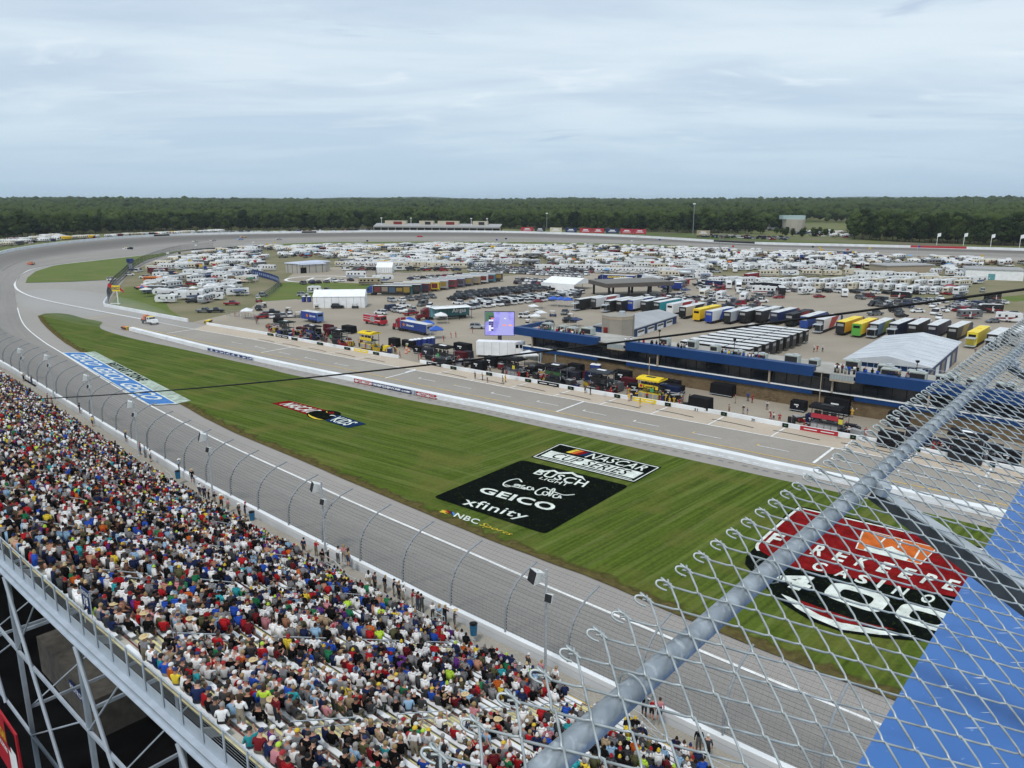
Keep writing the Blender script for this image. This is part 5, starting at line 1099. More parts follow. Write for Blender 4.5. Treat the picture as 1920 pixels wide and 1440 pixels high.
# explicit campers near the camera
CAMP = 'campers in the infield'
for i, (u, v, k, c, h, lab) in enumerate([(357, 562, 'fifth', 'white', 8, 'white camper with black swoosh at the near edge of the fenced camp'), (350, 505, 'motorhome', 'cream', 188, 'cream motorhome by the blue tarp in the fenced camp'), (363, 518, 'fifth', 'white', 5, 'long white camper behind the cream row of the fenced camp'), (440, 538, 'motorhome', 'white', -45, 'white motorhome turned nose down in the fenced camp'), (415, 520, 'trailer', 'white', 8, 'white camper in the middle of the fenced camp'), (452, 516, 'long', 'white', 10, 'long white camper near the blue banner fence'), (455, 530, 'long', 'cream', 4, 'cream camper with side awning near the banner fence'), (380, 534, 'long', 'white', 0, 'low white camper roof in the fenced camp'), (405, 544, 'trailer', 'white', 5, 'white camper beside the small white canopy'), (590, 550, 'short', 'white', 5, 'small white camper hitched to a black pickup on the lawn'), (693, 534, 'motorhome', 'tan', 8, 'tan motorhome at the edge of the lawn'), (718, 530, 'fifth', 'white', 10, 'white camper behind the tan motorhome'), (668, 521, 'motorhome', 'white', 8, 'white bus by the helipad building'),
    (1320, 558, 'motorhome', 'cream', 65, 'cream motorhome behind the transporter row'), (1352, 560, 'trailer', 'white', 60, 'white camper right of the cream motorhome'), (1395, 563, 'long', 'white', 65, 'white camper with open side behind the transporter row'), (1465, 552, 'motorhome', 'black', 75, 'dark bus at the left of the white camper row'), (1512, 552, 'trailer', 'white', 22, 'white camper standing in front of its row'), (1583, 556, 'short', 'white', 70, 'small white camper pulled out in front of the row')]): vehicle(k, gzn(u, v), rad(h), c, lab, CAMP, trim=R.choice([(.05, .05, .06), (.30, .24, .17), (.09, .12, .2)]))
def camper_row(a, b, n, kinds, h, rowname, cols=('white', 'white', 'white', 'cream')):
    A, B = gzn(*a), gzn(*b)
    for i in range(n):
        p = A.lerp(B, i/(n-1)); k = R.choice(kinds); c = R.choice(cols); vehicle(k, p, rad(h)+R.gauss(0, .05), c, f"{c} {CATS[k]}, {ordn(i)} from the left in the {rowname}", CAMP, trim=R.choice([(.05, .05, .06), (.30, .24, .17), (.09, .12, .2), (.3, .3, .3)]))
camper_row((1455, 541), (1690, 545), 12, ['trailer', 'long', 'fifth', 'trailer'], 40, 'front row of white campers'); camper_row((1690, 549), (1800, 552), 6, ['trailer', 'motorhome', 'trailer'], 42, 'right end row by the red canopy')
camper_row((1440, 518), (1600, 517), 5, ['long', 'fifth', 'motorhome'], 2, 'broadside row of long campers'); camper_row((1620, 521), (1740, 524), 4, ['long', 'motorhome', 'fifth'], 3, 'right broadside row of campers'); camper_row((1440, 505), (1530, 505), 3, ['long', 'fifth'], 3, 'second broadside row of campers')
camper_row((1448, 533), (1805, 538), 15, ['trailer', 'fifth', 'motorhome', 'long'], 38, 'second row of white campers'); camper_row((1600, 529), (1830, 532), 9, ['trailer', 'motorhome', 'fifth'], 10, 'third row of white campers')
car_row((1465, 547), (1800, 553), 16, ['pickup', 'suv', 'sedan'], MX, 'line of tow cars before the white campers', LOT, 120, .8); car_row((1500, 537), (1790, 542), 13, ['pickup', 'suv'], MX, 'line of tow cars behind the front campers', LOT, 60, .8); car_row((1700, 571), (1760, 566), 5, ['suv', 'sedan'], MX, 'row left of the flatbed trailer', LOT); car_row((1210, 560), (1262, 556), 6, ['suv', 'sedan', 'pickup'], MX, 'row right of the dark fuel canopy', LOT)
camper_row((1345, 533), (1430, 533), 4, ['trailer', 'fifth', 'motorhome'], 30, 'short row left of the white campers'); camper_row((1130, 512), (1300, 514), 8, ['long', 'motorhome', 'fifth', 'trailer'], 4, 'row of campers above the fuel canopy'); camper_row((1020, 508), (1130, 506), 6, ['long', 'motorhome', 'fifth'], 3, 'row of campers above the pale cars')
camper_row((640, 500), (860, 503), 12, ['long', 'motorhome', 'fifth', 'trailer'], 3, 'row of campers behind the small white tent'); car_row((650, 507), (850, 508), 14, ['pickup', 'suv', 'van'], MX, 'line of cars behind the small white tent', LOT, 20, .8)
for nm, P, n_, ks_ in (('open lot by the tanker', [(1105, 528), (1250, 524), (1440, 520), (1460, 560), (1330, 566), (1235, 555), (1225, 540)], 52, ['suv', 'pickup', 'van', 'trailer', 'sedan', 'motorhome', 'canopy']), ('lot before the show trailers', [(700, 572), (860, 568), (870, 588), (760, 598), (700, 590)], 12, ['suv', 'cart', 'pickup', 'van']), ('lot before the right campers', [(1600, 560), (1900, 558), (1900, 605), (1720, 606)], 34, ['suv', 'pickup', 'sedan', 'van', 'trailer']), ('lot left of the grey tower', [(975, 582), (1070, 590), (1100, 612), (990, 612)], 14, ['suv', 'cart', 'pickup', 'canopy']), ('lot behind the far stalls', [(470, 562), (560, 572), (560, 596), (480, 598)], 7, ['suv', 'cart', 'pickup']), ('lot by the transporters', [(1200, 561), (1420, 566), (1440, 584), (1250, 574)], 27, ['suv', 'pickup', 'van', 'cart'])):
    Z_ = []; x0, x1, y0, y1 = min(p[0] for p in P), max(p[0] for p in P), min(p[1] for p in P), max(p[1] for p in P)
    for _ in range(1500):
        if len(Z_) >= n_: break
        u, v = R.uniform(x0, x1), R.uniform(y0, y1); c = False; j = len(P)-1
        for i in range(len(P)):
            if (P[i][1] > v) != (P[j][1] > v) and u < (P[j][0]-P[i][0])*(v-P[i][1])/(P[j][1]-P[i][1])+P[i][0]: c = not c
            j = i
        if c and all((gzn(u, v)-q).length > 6 for q, _ in Z_): Z_.append((gzn(u, v), u))
    for i, (p, u) in enumerate(sorted(Z_, key=lambda t: t[1])): k = R.choice(ks_); c = R.choice(MX+['white', 'white']); vehicle(k, p, R.uniform(0, 6.28), c, f"{c} {CATS[k]}, {ordn(i)} from left scattered in the {nm}", 'vehicles standing about the infield lot', trim=(.2, .03, .03))
# haulers parked about: tractor with box trailer
def hauler(p, rz, L, side, end, roof='roof', label='', group=None, cab='white', tractor=True, awn=False, trim=None, H=4.1, sign=None, signcol='paint', endsign=None):
    """origin at the rear end; the trailer runs forward along +x"""
    r = empty('transporter', p, rz); tag(r, label, 'transporter', group)
    b = MB(); b.box(.02, L, -1.3, 1.3, .95, H-.06, 0); o = b.obj('trailer_box', [M['obj']], r, color=side)
    b = MB(); b.box(-.0, L+.02, -1.32, 1.32, H-.06, H); b.box(.5, .9, -.3, .3, H, H+.12); b.box(L*.5, L*.5+.9, -.45, .45, H, H+.18)
    b.obj('roof', M[roof] if isinstance(roof, str) else roof, r)
    b = MB(); b.box(-.05, .0, -1.28, 1.28, .6, H-.1); d = b.obj('rear_door', [M['obj']], r, color=end)
    b = MB(); b.box(-.075, -.052, -.9, .9, H-1.3, H-.6); b.obj('door_panel', M['black'] if sum(end) > .5 else M['grey'], d)
    if trim:
        b = MB(); b.hexa([(L*.3, -1.315, 1.0), (L*.6, -1.315, 1.0), (L*.6, -1.3, 1.0), (L*.3, -1.3, 1.0), (L*.45, -1.315, H-.1), (L*.9, -1.315, H-.1), (L*.9, -1.3, H-.1), (L*.45, -1.3, H-.1)]); b.hexa([(L*.3, 1.315, 1.0), (L*.6, 1.315, 1.0), (L*.6, 1.3, 1.0), (L*.3, 1.3, 1.0), (L*.45, 1.315, H-.1), (L*.9, 1.315, H-.1), (L*.9, 1.3, H-.1), (L*.45, 1.3, H-.1)]); b.obj('side_stripe', [M['obj']], r, color=trim)
    b = MB(); b.box(1.0, L-3.5, -1.25, 1.25, .5, .95); b.obj('skirt', M['dark'], r)
    b = MB(); wheels(b, (1.6, 2.8), 1.1, .5, .4)
    for i in range(len(b.m)): b.m[i] = 0
    tag(b.obj('wheels', M['tire'], r), kind='stuff')
    if awn: b = MB(); b.hexa([(-2.4, -1.25, 2.6), (0, -1.25, 2.75), (0, 1.25, 2.75), (-2.4, 1.25, 2.6), (-2.4, -1.25, 2.68), (0, -1.25, 2.83), (0, 1.25, 2.83), (-2.4, 1.25, 2.68)]); b.beam((-2.3, -1.1, .6), (-2.3, -1.1, 2.6), .07, .07); b.beam((-2.3, 1.1, .6), (-2.3, 1.1, 2.6), .07, .07); b.box(-2.4, 0, -1.25, 1.25, .5, .62); b.obj('lift_gate', M['galv'], r)
    if tractor:
        b = MB(); b.box(L+.3, L+2.6, -1.2, 1.2, 1.0, 3.3); b.taper((L+.3, L+2.4, -1.15, 1.15, 3.3), (L+.35, L+1.2, -1.0, 1.0, 4.0)); b.taper((L+2.6, L+4.6, -1.0, 1.0, .7), (L+2.6, L+4.4, -.85, .85, 1.9)); c_ = b.obj('cab', [M['obj']], r, color=CC[cab])
        b = MB(); b.box(L+2.58, L+2.63, -1.05, 1.05, 2.1, 2.95); b.box(L+1.6, L+2.4, -1.22, 1.22, 2.1, 2.8); b.obj('windscreen', M['glass'], c_)
        b = MB(); wheels(b, (L-.6, L+.6, L+3.8), 1.05, .5, .4); b.m = [0]*len(b.m); tag(b.obj('tractor_wheels', M['tire'], r), kind='stuff')
        b = MB(); b.tube([(L+.25, -1.1, 1), (L+.25, -1.1, 4.1)], .08, 6); b.tube([(L+.25, 1.1, 1), (L+.25, 1.1, 4.1)], .08, 6); b.obj('exhaust_stack', M['galv'], r)
    if sign:
        for t_, x0, x1, z0, z1, sh in sign:
            Q = [Vector((x0, -1.33, z1)), Vector((x1, -1.33, z1)), Vector((x1, -1.33, z0)), Vector((x0, -1.33, z0))]; text_on(Q, t_, (0, 0, 1, 1), M[signcol], r, sh, .03, .0)
    if endsign:
        Q = [Vector((-.09, 1.0, H-.6)), Vector((-.09, -1.0, H-.6)), Vector((-.09, -1.0, H-1.25)), Vector((-.09, 1.0, H-1.25))]; text_on(Q, endsign, (.2, .0, .8, 1), M['paint'], r, 0, .03, .0)
    return r
hd = ang(at(1640, 655, 0), at(1700, 628, 0))
BLD0, BLD1 = at(1040, 686, 0), at(1660, 790, 0); bdir = (BLD1-BLD0).normalized(); bback = Vector((-bdir.y, bdir.x, 0)); bback = bback if bback.y > 0 else -bback
hd = math.atan2(bback.y, bback.x)-.03
C_ = CC
HAUL = [((1082, 582), (.02,)*3, (.012,)*3, 'black transporter with grey awning leftmost in the garage row', 'roof', 1, None, None), ((1112, 580), (.68,)*3, (.05,)*3, 'white sided transporter second in the garage row', 'roof', 0, (.4, .1, .1), None), ((1138, 585), (.02,)*3, (.03,)*3, 'black transporter with pale lift gate behind the blue garage', 'roof', 1, None, None), ((1160, 585), (.02,)*3, (.015,)*3, 'all black transporter behind the round grey tower', 'roof', 0, None, None), ((1181, 584), (.72,)*3, (.02, .05, .3), 'white transporter with royal blue rear', 'roof', 0, (.02, .05, .3), None), ((1206, 586), (.05,)*3, (.012,)*3, 'black transporter with plain white roof', 'roof', 0, None, None), ((1230, 588), (.03, .3, .34), (.012,)*3, 'teal transporter with black rear', 'roof', 0, None, None), ((1255, 592), (.75,)*3, (.70,)*3, 'white transporter with red marks on its rear', 'roof', 0, (.4, .03, .03), None), ((1279, 598), (.55, .48, .36), (.012,)*3, 'cream sided transporter with black rear', 'roof', 0, (.02, .02, .02), None),
    ((1305, 603), (.74, .46, .02), (.74, .46, .02), 'yellow transporter behind the blue garage', 'yellow', 0, None, None), ((1328, 607), (.70,)*3, (.02, .05, .3), 'white transporter with blue swirls and blue rear', 'roof', 0, (.03, .08, .4), None), ((1362, 608), (.35, .37, .4), (.015,)*3, 'silver transporter with black rear and blue wave', 'roof', 0, (.03, .08, .35), None), ((1391, 607), (.03,)*3, (.012,)*3, 'black transporter with two rear lamps right of the silver one', 'roof', 0, None, None), ((1421, 606), (.05,)*3, (.012,)*3, 'black transporter with white lettered rear panel', 'roof', 0, (.6, .6, .6), None), ((1450, 609), (.012, .03, .12), (.012, .02, .05), 'navy transporter above the white roofed block', 'roof', 0, None, None), ((1478, 613), (.012,)*3, (.012,)*3, 'black transporter with red rear corner', 'dark', 0, (.3, .02, .02), None), ((1506, 618), (.02, .06, .25), (.02, .06, .25), 'blue transporter with white round emblem', 'roof', 0, None, None), ((1535, 624), (.72,)*3, (.05,)*3, 'white transporter with lowered lift gate', 'roof', 1, (.4, .03, .03), None),
    ((1574, 629), (.70, .38, .02), (.02,)*3, 'orange yellow transporter with black rear', 'yellow', 0, None, None), ((1604, 633), (.74, .50, .03), (.10, .35, .06), 'yellow transporter with green and orange rear', 'yellow', 0, (.5, .1, .02), None), ((1636, 633), (.10, .16, .22), (.02, .02, .03), 'slate transporter with grey lift gate', 'roof', 1, (.3, .35, .05), None), ((1673, 633), (.015, .02, .05), (.012, .015, .03), 'navy transporter beside the silver roofed garage', 'roof', 1, None, None), ((1708, 634), (.015,)*3, (.012,)*3, 'black transporter behind the ridge of the silver roof', 'roof', 0, None, None), ((1745, 636), (.02, .02, .05), (.012, .012, .03), 'dark purple transporter behind the silver roof', 'roof', 0, None, None), ((1783, 640), (.03, .025, .02), (.012,)*3, 'dark transporter at the right end of the silver roof', 'roof', 0, (.3, .2, .05), None), ((1820, 651), (.62, .48, .04), (.70, .55, .05), 'big yellow transporter right of the silver roofed garage', 'yellow', 1, None, None), ((1857, 655), (.68,)*3, (.012,)*3, 'white transporter with black lettered rear', 'roof', 1, (.05, .05, .05), 'ally'), ((1900, 650), (.68,)*3, (.4,)*3, 'white transporter half behind the chain link top', 'roof', 0, None, None)]
for p, sd, en, lab, rf, aw, tr, es in HAUL: hauler(gzn(*p), hd+R.gauss(0, .02), 15.2, sd, en, rf, lab, 'transporters parked behind the garages', R.choice(['white', 'black', 'navy', 'red']), True, aw, tr, endsign=es)
# block of white roofed trailers side by side
TL1, TR1, TL2 = at(1280, 638, 3.9), at(1410, 654, 3.9), at(1405, 608, 3.9); wd_ = (TR1-TL1); wlen = wd_.length; wd_.normalize(); wdir = math.atan2(wd_.y, wd_.x)
for r in range(9):
    b0 = TL1.lerp(TL2, r/8); b0.z = .09; tl_ = wlen*(1-.012*r)
    for c, (f0, f1) in enumerate(((0, .64), (.66, 1.0))):
        hauler(b0+wd_*tl_*f1, wdir+math.pi+R.gauss(0, .006), tl_*(f1-f0), R.choice([(.02,)*3, (.015,)*3, (.03, .03, .04)]), (.012,)*3, 'roof', f"pale roofed black trailer, {ordn(r)} from front, {'left' if c == 0 else 'right'} column of the packed block", 'packed block of pale roofed trailers', tractor=False, H=3.9)
# printed show trailers, broadside, each one a little farther and to the right
P0_, P1_ = gzn(700, 553), gzn(880, 527)
PRN = [((.03, .025, .02), (.03, .26, .30)), ((.03,)*3, (.05, .12, .20)), ((.12, .03, .03), (.25, .05, .05)), ((.55, .40, .03), (.72, .55, .03)), ((.3,)*3, (.35, .37, .4)), ((.2, .03, .04), (.4, .05, .06)), ((.1, .1, .16), (.1, .1, .2)), ((.15,)*3, (.25, .22, .2)), ((.3, .22, .12), (.36, .25, .13)), ((.5,)*3, (.55,)*3), ((.05, .15, .2), (.03, .2, .3)), ((.05,)*3, (.1,)*3)]
h2 = ang(gzn(702, 556), gzn(790, 557))
for i, (sd, en) in enumerate(PRN):
    p = P0_.lerp(P1_, i/11)+Vector((16.5*math.cos(h2), 16.5*math.sin(h2), 0))
    r = hauler(p, h2+math.pi, 16.2, sd, en, 'roof', f"printed show trailer, {ordn(i)} from the front in the staggered row beyond the marquee", 'staggered row of printed show trailers', 'blue', i == 0)
    # printed picture panels on the camera side (local +y after the half turn)
    for k in range(5): b = MB(); x = .6+k*3.1; b.box(x, x+2.6, 1.302, 1.318, 1.3+R.random()*.5, 3.2+R.random()*.5); b.obj('printed_panel', [M['obj']], r, color=R.choice([(.14, .03, .03), (.22, .19, .16), (.03, .03, .05), (.05, .09, .14), (.06, .05, .045), (.25, .17, .04)]))
    b = MB(); b.box(-.075, -.055, -1.0, 1.0, 1.2, 3.4); b.obj('printed_panel', [M['obj']], r, color=tuple(x*.6 for x in en))
# named single trucks
hauler(gzn(1190, 533), ang(gzn(1190, 533), gzn(1106, 529)), 15.5, (.01, .025, .17), (.01, .02, .12), 'roof', 'blue tyre maker transporter with yellow lettering behind the white tent', None, 'navy')
g_ = [o for o in COL.objects if o.get('label', '').startswith('blue tyre maker')][0]
Q = [Vector((13.2, 1.33, 3.7)), Vector((4.0, 1.33, 3.7)), Vector((4.0, 1.33, 2.6)), Vector((13.2, 1.33, 2.6))]; text_on(Q, 'GOODYEAR', (0, 0, 1, 1), M['yellow'], g_, 0, .04, .0)
Q = [Vector((10.6, 1.33, 2.4)), Vector((6.4, 1.33, 2.4)), Vector((6.4, 1.33, 1.4)), Vector((10.6, 1.33, 1.4))]; text_on(Q, 'Racing', (0, 0, 1, 1), M['paint'], g_, .4, .03, .0)
def side_word(r, word, x0, x1, z0, z1, m, y=1.33, sh=0):
    Q = [Vector((x1, y, z1)), Vector((x0, y, z1)), Vector((x0, y, z0)), Vector((x1, y, z0))] if y > 0 else [Vector((x0, y, z1)), Vector((x1, y, z1)), Vector((x1, y, z0)), Vector((x0, y, z0))]
    return text_on(Q, word, (0, 0, 1, 1), M[m], r, sh, .03, .0)
a_ = hauler(gzn(877, 594), ang(gzn(877, 594), gzn(790, 600)), 14, (.05, .16, .18), (.08,)*3, 'roof', 'gas supplier trailer with white roof awnings near the video screen', None, 'maroon', True)
side_word(a_, 'Airgas', 1.2, 6.2, 1.6, 3.4, 'paint'); b = MB(); b.box(.4, 13.6, 1.3, 5.0, 4.0, 4.08); b.obj('awning', M['paint'], a_); b = MB(); [b.beam((x, 4.9, 0), (x, 4.9, 4.0), .1, .1) for x in (.6, 5, 9.3, 13.4)]; b.obj('awning_post', M['dark'], a_)
b = MB(); b.box(11.2, 13.9, 1.302, 1.33, 1.0, 3.9); b.obj('printed_panel', [M['obj']], a_, color=(.12, .3, .36))
u1 = hauler(gzn(601, 606), ang(gzn(601, 606), gzn(551, 598)), 8.5, (.02, .05, .26), (.10, .18, .42), 'roof', 'small blue cargo trailer parked behind the pit stalls', None, tractor=False, H=3.5); side_word(u1, 'Ultra-tech', .8, 4.0, 1.9, 2.6, 'paint'); b = MB(); b.tube([(5.2, 1.33, 2.2), (5.2, 1.34, 2.2)], .55, 14); b.obj('round_emblem', M['orange'], u1)
u2 = hauler(gzn(806, 629), ang(gzn(806, 629), gzn(738, 616)), 12.5, (.02, .05, .22), (.35,)*3, 'roof', 'red tractor with a long navy trailer behind the yellow pit stand', None, 'red', True, H=3.3); side_word(u2, 'Ultra-tech', 6.0, 9.6, 1.9, 2.6, 'paint'); b = MB(); b.tube([(10.8, 1.33, 2.2), (10.8, 1.34, 2.2)], .5, 14); b.obj('round_emblem', M['orange'], u2)
hauler(gzn(1240, 536), ang(gzn(1240, 536), gzn(1206, 531)), 13, (.72,)*3, (.7,)*3, 'roof', 'white trailer standing behind the dark flat fuel canopy', None, 'white', False); hauler(gzn(1383, 540), ang(gzn(1378, 520), gzn(1383, 540))+0.0, 12, (.70,)*3, (.7,)*3, 'roof', 'white tractor and trailer near the white campers', None, 'white', True)
hauler(gzn(1278, 545), ang(gzn(1278, 545), gzn(1243, 543)), 9, (.02, .04, .2), (.02, .05, .25), 'roof', 'navy trailer right of the dark flat fuel canopy', None, tractor=False, H=3.6)
# silver tanker
r = empty('tank_truck', gzn(1296, 519), ang(gzn(1296, 519), gzn(1232, 516))); tag(r, 'black tractor with a long silver tank trailer', 'tank truck'); b = MB(); b.tube([(0, 0, 2.1), (.3, 0, 2.1), (11, 0, 2.1), (11.3, 0, 2.1)], [.5, 1.05, 1.05, .5], 12); b.obj('tank', M['galv'], r, smooth=True); b = MB(); wheels(b, (1, 2.2, 10.5, 11.8, 14.5), 1.05, .5, .4); b.m = [0]*len(b.m); tag(b.obj('wheels', M['tire'], r), kind='stuff'); b = MB(); b.box(12, 14.2, -1.2, 1.2, .9, 3.4); b.taper((14.2, 16, -1, 1, .7), (14.2, 15.8, -.85, .85, 1.9)); b.obj('cab', M['black'], r)
# fire engine
r = empty('fire_engine', gzn(728, 611), ang(gzn(680, 603), gzn(728, 611))); tag(r, 'red fire engine with white stripes parked behind the pit stalls', 'fire engine'); r.location = gzn(704, 608)
b = MB(); b.box(-4.6, 1.3, -1.25, 1.25, .7, 2.9); b.obj('body', M['red'], r); b = MB(); b.box(1.5, 4.2, -1.25, 1.25, .7, 3.0); b.box(4.2, 4.7, -1.2, 1.2, .6, 1.7); cb = b.obj('cab', M['red'], r); b = MB(); b.box(4.18, 4.23, -1.1, 1.1, 1.8, 2.8); b.box(2.0, 3.9, -1.27, 1.27, 1.9, 2.7); b.obj('windscreen', M['glass'], cb)
b = MB(); b.box(-4.5, 4.0, -1.275, 1.275, 1.5, 1.65); b.box(-4.5, -1.2, -1.27, 1.27, 2.2, 2.3); b.obj('white_stripe', M['paint'], r); b = MB(); b.box(-1.1, 1.2, -1.28, 1.28, 1.0, 2.6); b.obj('pump_panel', M['grey'], r); b = MB(); b.box(-4.4, 1.0, -.9, -.5, 2.9, 3.15); b.obj('ladder', M['galv'], r); b = MB(); b.box(2.6, 3.2, -1, 1, 3.0, 3.2); b.obj('light_bar', M['paint'], r); b = MB(); wheels(b, (-3.0, 3.2), 1.1, .52, .35); b.m = [0]*len(b.m); tag(b.obj('wheels', M['tire'], r), kind='stuff')
# track drying truck on the pit exit, service truck in the turn
def track_truck(p, rz, label, back):
    r = empty('track_truck', p, rz); tag(r, label, 'truck'); b = MB(); b.box(.3, 2.0, -1.1, 1.1, .8, 2.4); b.taper((2.0, 3.9, -1.0, 1.0, .7), (2.0, 3.7, -.9, .9, 1.7)); cb = b.obj('cab', M['paint'], r); b = MB(); b.box(1.98, 2.03, -1.0, 1.0, 1.75, 2.3); b.box(.7, 1.7, -1.12, 1.12, 1.65, 2.25); b.obj('windscreen', M['glass'], cb); b = MB(); b.box(.8, 1.7, -1.0, 1.0, 2.4, 2.6); b.obj('roof_light', M['yellow'], cb)
    b = MB(); b.box(-3.6, .25, -1.15, 1.15, .8, 1.3); b.box(-1.0, .2, -.9, .9, 1.3, 2.2); b.obj('bed', M['dark'], r); b = MB(); b.tube([(-3.9, 0, 2.0), (-2.8, 0, 2.1), (-1.2, 0, 2.1)], [.35, .7, .75], 9); b.box(-3.4, -1.3, -1.1, 1.1, 1.3, 1.6); b.obj('blower', back, r); b = MB(); wheels(b, (-2.4, 2.9), 1.05, .48, .35); b.m = [0]*len(b.m); tag(b.obj('wheels', M['tire'], r), kind='stuff')
track_truck(at(281, 607, .1), ang(at(262, 603, 0), at(296, 610, 0)), 'white and orange track drying truck on the pit exit road', M['orange']); track_truck(at(240, 470, 1.0), rad(190), 'white truck on the banking beyond the turn lawn', M['dark'])
# race cars at speed on the banking
def stock_car():
    b = MB(); b.prism([(-2.4, .15), (-2.5, .75), (-2.3, .95), (-1.2, .92), (1.0, .85), (2.2, .6), (2.45, .35), (2.4, .15)], -.97, .97); gh(b, -1.6, -.9, .2, 1.1, .85, 1.28, .8, .58); b.box(-2.55, -2.3, -.9, .9, .95, 1.15, 1); wheels(b, (-1.4, 1.45), .88, .35, .25); b.box(-1.2, .9, -.975, .975, .35, .7, 1); return b
sc_ = stock_car(); scm = sc_.mesh('race_car', VM); fixn(scm)
def trackpoint(u, v):
    best = None
    for i in range(0, len(INN)-1):
        for j in range(0, 11):
            p = INN[i].lerp(OUTW[i], j/10); q = pix(p); d = (q[0]-u)**2+(q[1]-v)**2
            if best is None or d < best[0]: best = (d, p, ang(INN[min(i+1, len(INN)-1)], INN[i]), i)
    return best
for (u, v), c, t, lab in [((57, 495), (.75, .20, .16), (.7, .5, .1), 'pink and orange race car low in the turn'), ((369, 456), (.7, .7, .7), (.5, .4, .1), 'white race car leading along the far banking'), ((403, 454), (.7, .7, .68), (.4, .1, .1), 'white race car with red sides behind the leader'), ((451, 452), (.5, .6, .75), (.1, .2, .6), 'pale blue race car in the middle of the far banking'), ((458, 444), (.7, .35, .2), (.7, .7, .6), 'orange and white race car high on the far banking'), ((521, 449), (.72, .72, .72), (.2, .2, .2), 'white race car last along the far banking'), ((785, 446), (.6, .03, .05), (.6, .03, .05), 'tiny red race car on the straight before the far stands')]:
    d, p, h, i = trackpoint(u, v); o = ob('race_car', scm, None, p+Vector((0, 0, .1)), h, c); o['trim'] = t; o.scale = (1.25,)*3; tag(o, lab, 'race car', 'race cars on the banking')
# ------------------------------------------------------------------ the crowded camping field
def inpoly(u, v, P):
    c = False; j = len(P)-1
    for i in range(len(P)):
        if (P[i][1] > v) != (P[j][1] > v) and u < (P[j][0]-P[i][0])*(v-P[i][1])/(P[j][1]-P[i][1])+P[i][0]: c = not c
        j = i
    return c
FIELDS = [('fenced camp', [(262, 548), (268, 520), (300, 500), (345, 482), (430, 470), (480, 480), (512, 500), (468, 535), (452, 556), (400, 574), (330, 572), (275, 560)], 9.5, 8.2, .82), ('far left campground', [(430, 468), (640, 463), (800, 461), (960, 462), (960, 500), (845, 505), (760, 510), (660, 500), (610, 490), (500, 488), (470, 478)], 9, 7.0, .9),
    ('middle campground', [(960, 462), (1200, 466), (1420, 473), (1420, 508), (1330, 514), (1200, 508), (1110, 500), (960, 497)], 9, 7.0, .9), ('right campground', [(1420, 473), (1600, 480), (1920, 494), (2000, 498), (2000, 530), (1920, 526), (1800, 522), (1740, 512), (1420, 508)], 9, 7.0, .88), ('tanker camp', [(1110, 502), (1200, 510), (1330, 516), (1330, 526), (1230, 520), (1115, 512)], 10, 7.5, .7)]
SKIP = [[(495, 506), (560, 514), (640, 513), (655, 490), (600, 484), (500, 486)], [(690, 512), (760, 514), (800, 509), (700, 506)], [(1218, 490), (1250, 493), (1240, 485), (1215, 482)], [(1655, 500), (1770, 514), (1770, 500), (1655, 495)], [(1800, 505), (1920, 530), (1990, 540), (1990, 500), (1860, 500)], [(480, 470), (520, 470), (530, 486), (490, 484)], [(700, 470), (760, 472), (765, 478), (690, 476)]]
cand = []
for name, P, dx, dy, fill in FIELDS:
    W_ = [at(u, v, 0) for u, v in P]; x0 = min(p.x for p in W_); x1 = max(p.x for p in W_); y0 = min(p.y for p in W_); y1 = max(p.y for p in W_)
    yy = y0; j = 0
    while yy < y1:
        xx = x0+R.random()*dx
        while xx < x1:
            p = Vector((xx+R.uniform(-1.5, 1.5), yy+R.uniform(-1.2, 1.2), .1)); u, v, _ = pix(p)
            if inpoly(u, v, P) and -20 < u < 1940 and not any(inpoly(u, v, S) for S in SKIP) and math.sin(xx*.05+1)*math.sin(yy*.04) < .82 and R.random() < fill: cand.append((p.length, p, name, u))
            xx += dx*R.uniform(.62, 1.1)
        yy += dy; j += 1
cand.sort(key=lambda t: t[0])
KW = [('trailer', 20), ('long', 8), ('short', 9), ('fifth', 10), ('motorhome', 13), ('pickup', 17), ('suv', 11), ('canopy', 9), ('van', 3), ('bus', 1.2), ('scaf', 3), ('umbrella', 2)]
nind = 0; cm_ = Mass()
COLS_ = dict(camper=(['white']*9+['cream']*2+['silver', 'grey']), motorhome=['white']*6+['cream']*3+['tan', 'grey', 'maroon', 'black'], car=MX, van=['white', 'silver', 'navy'], canopy=['white']*5+['blue', 'red', 'lightblue', 'navy', 'green', 'orange'], bus=['yellow', 'orange', 'white', 'white'], platform=['brown'], umbrella=['red', 'blue', 'orange'])
COLS_['pickup truck'] = MX; indiv = []
for d, p, name, u in cand:
    k = R.choices([a for a, _ in KW], [b_ for _, b_ in KW])[0]; c = R.choice(COLS_[CATS[k]]); trim = R.choice([(.05, .05, .06), (.30, .24, .17), (.09, .12, .2), (.35, .35, .35), (.2, .06, .05)]) if k != 'scaf' else (.16, .10, .06)
    rz = R.choice([0.05, math.pi+.05, 1.2, -1.9])+R.gauss(0, .18)
    if nind < 290: indiv.append((k, p, rz, c, trim, name, u)); nind += 1
    else: cm_.add(TA[k], TM(p, rz), [CC[c], trim, (.012, .015, .02), (.018,)*3, (.62, .63, .63)])
for name in {t[5] for t in indiv}:
    grp = sorted([t for t in indiv if t[5] == name], key=lambda t: t[1].y); ns = max(1, round(len(grp)/14)); sz = -(-len(grp)//ns)
    for si in range(0, len(grp), sz):
        for oi, (k, p, rz, c, trim, _, u) in enumerate(sorted(grp[si:si+sz], key=lambda t: t[6])):
            vehicle(k, p, rz, c, f"{c} {CATS[k]}, {ordn(oi)} from left in the {ordn(si//sz)} strip of the {name}", 'vehicles of the '+name, trim)
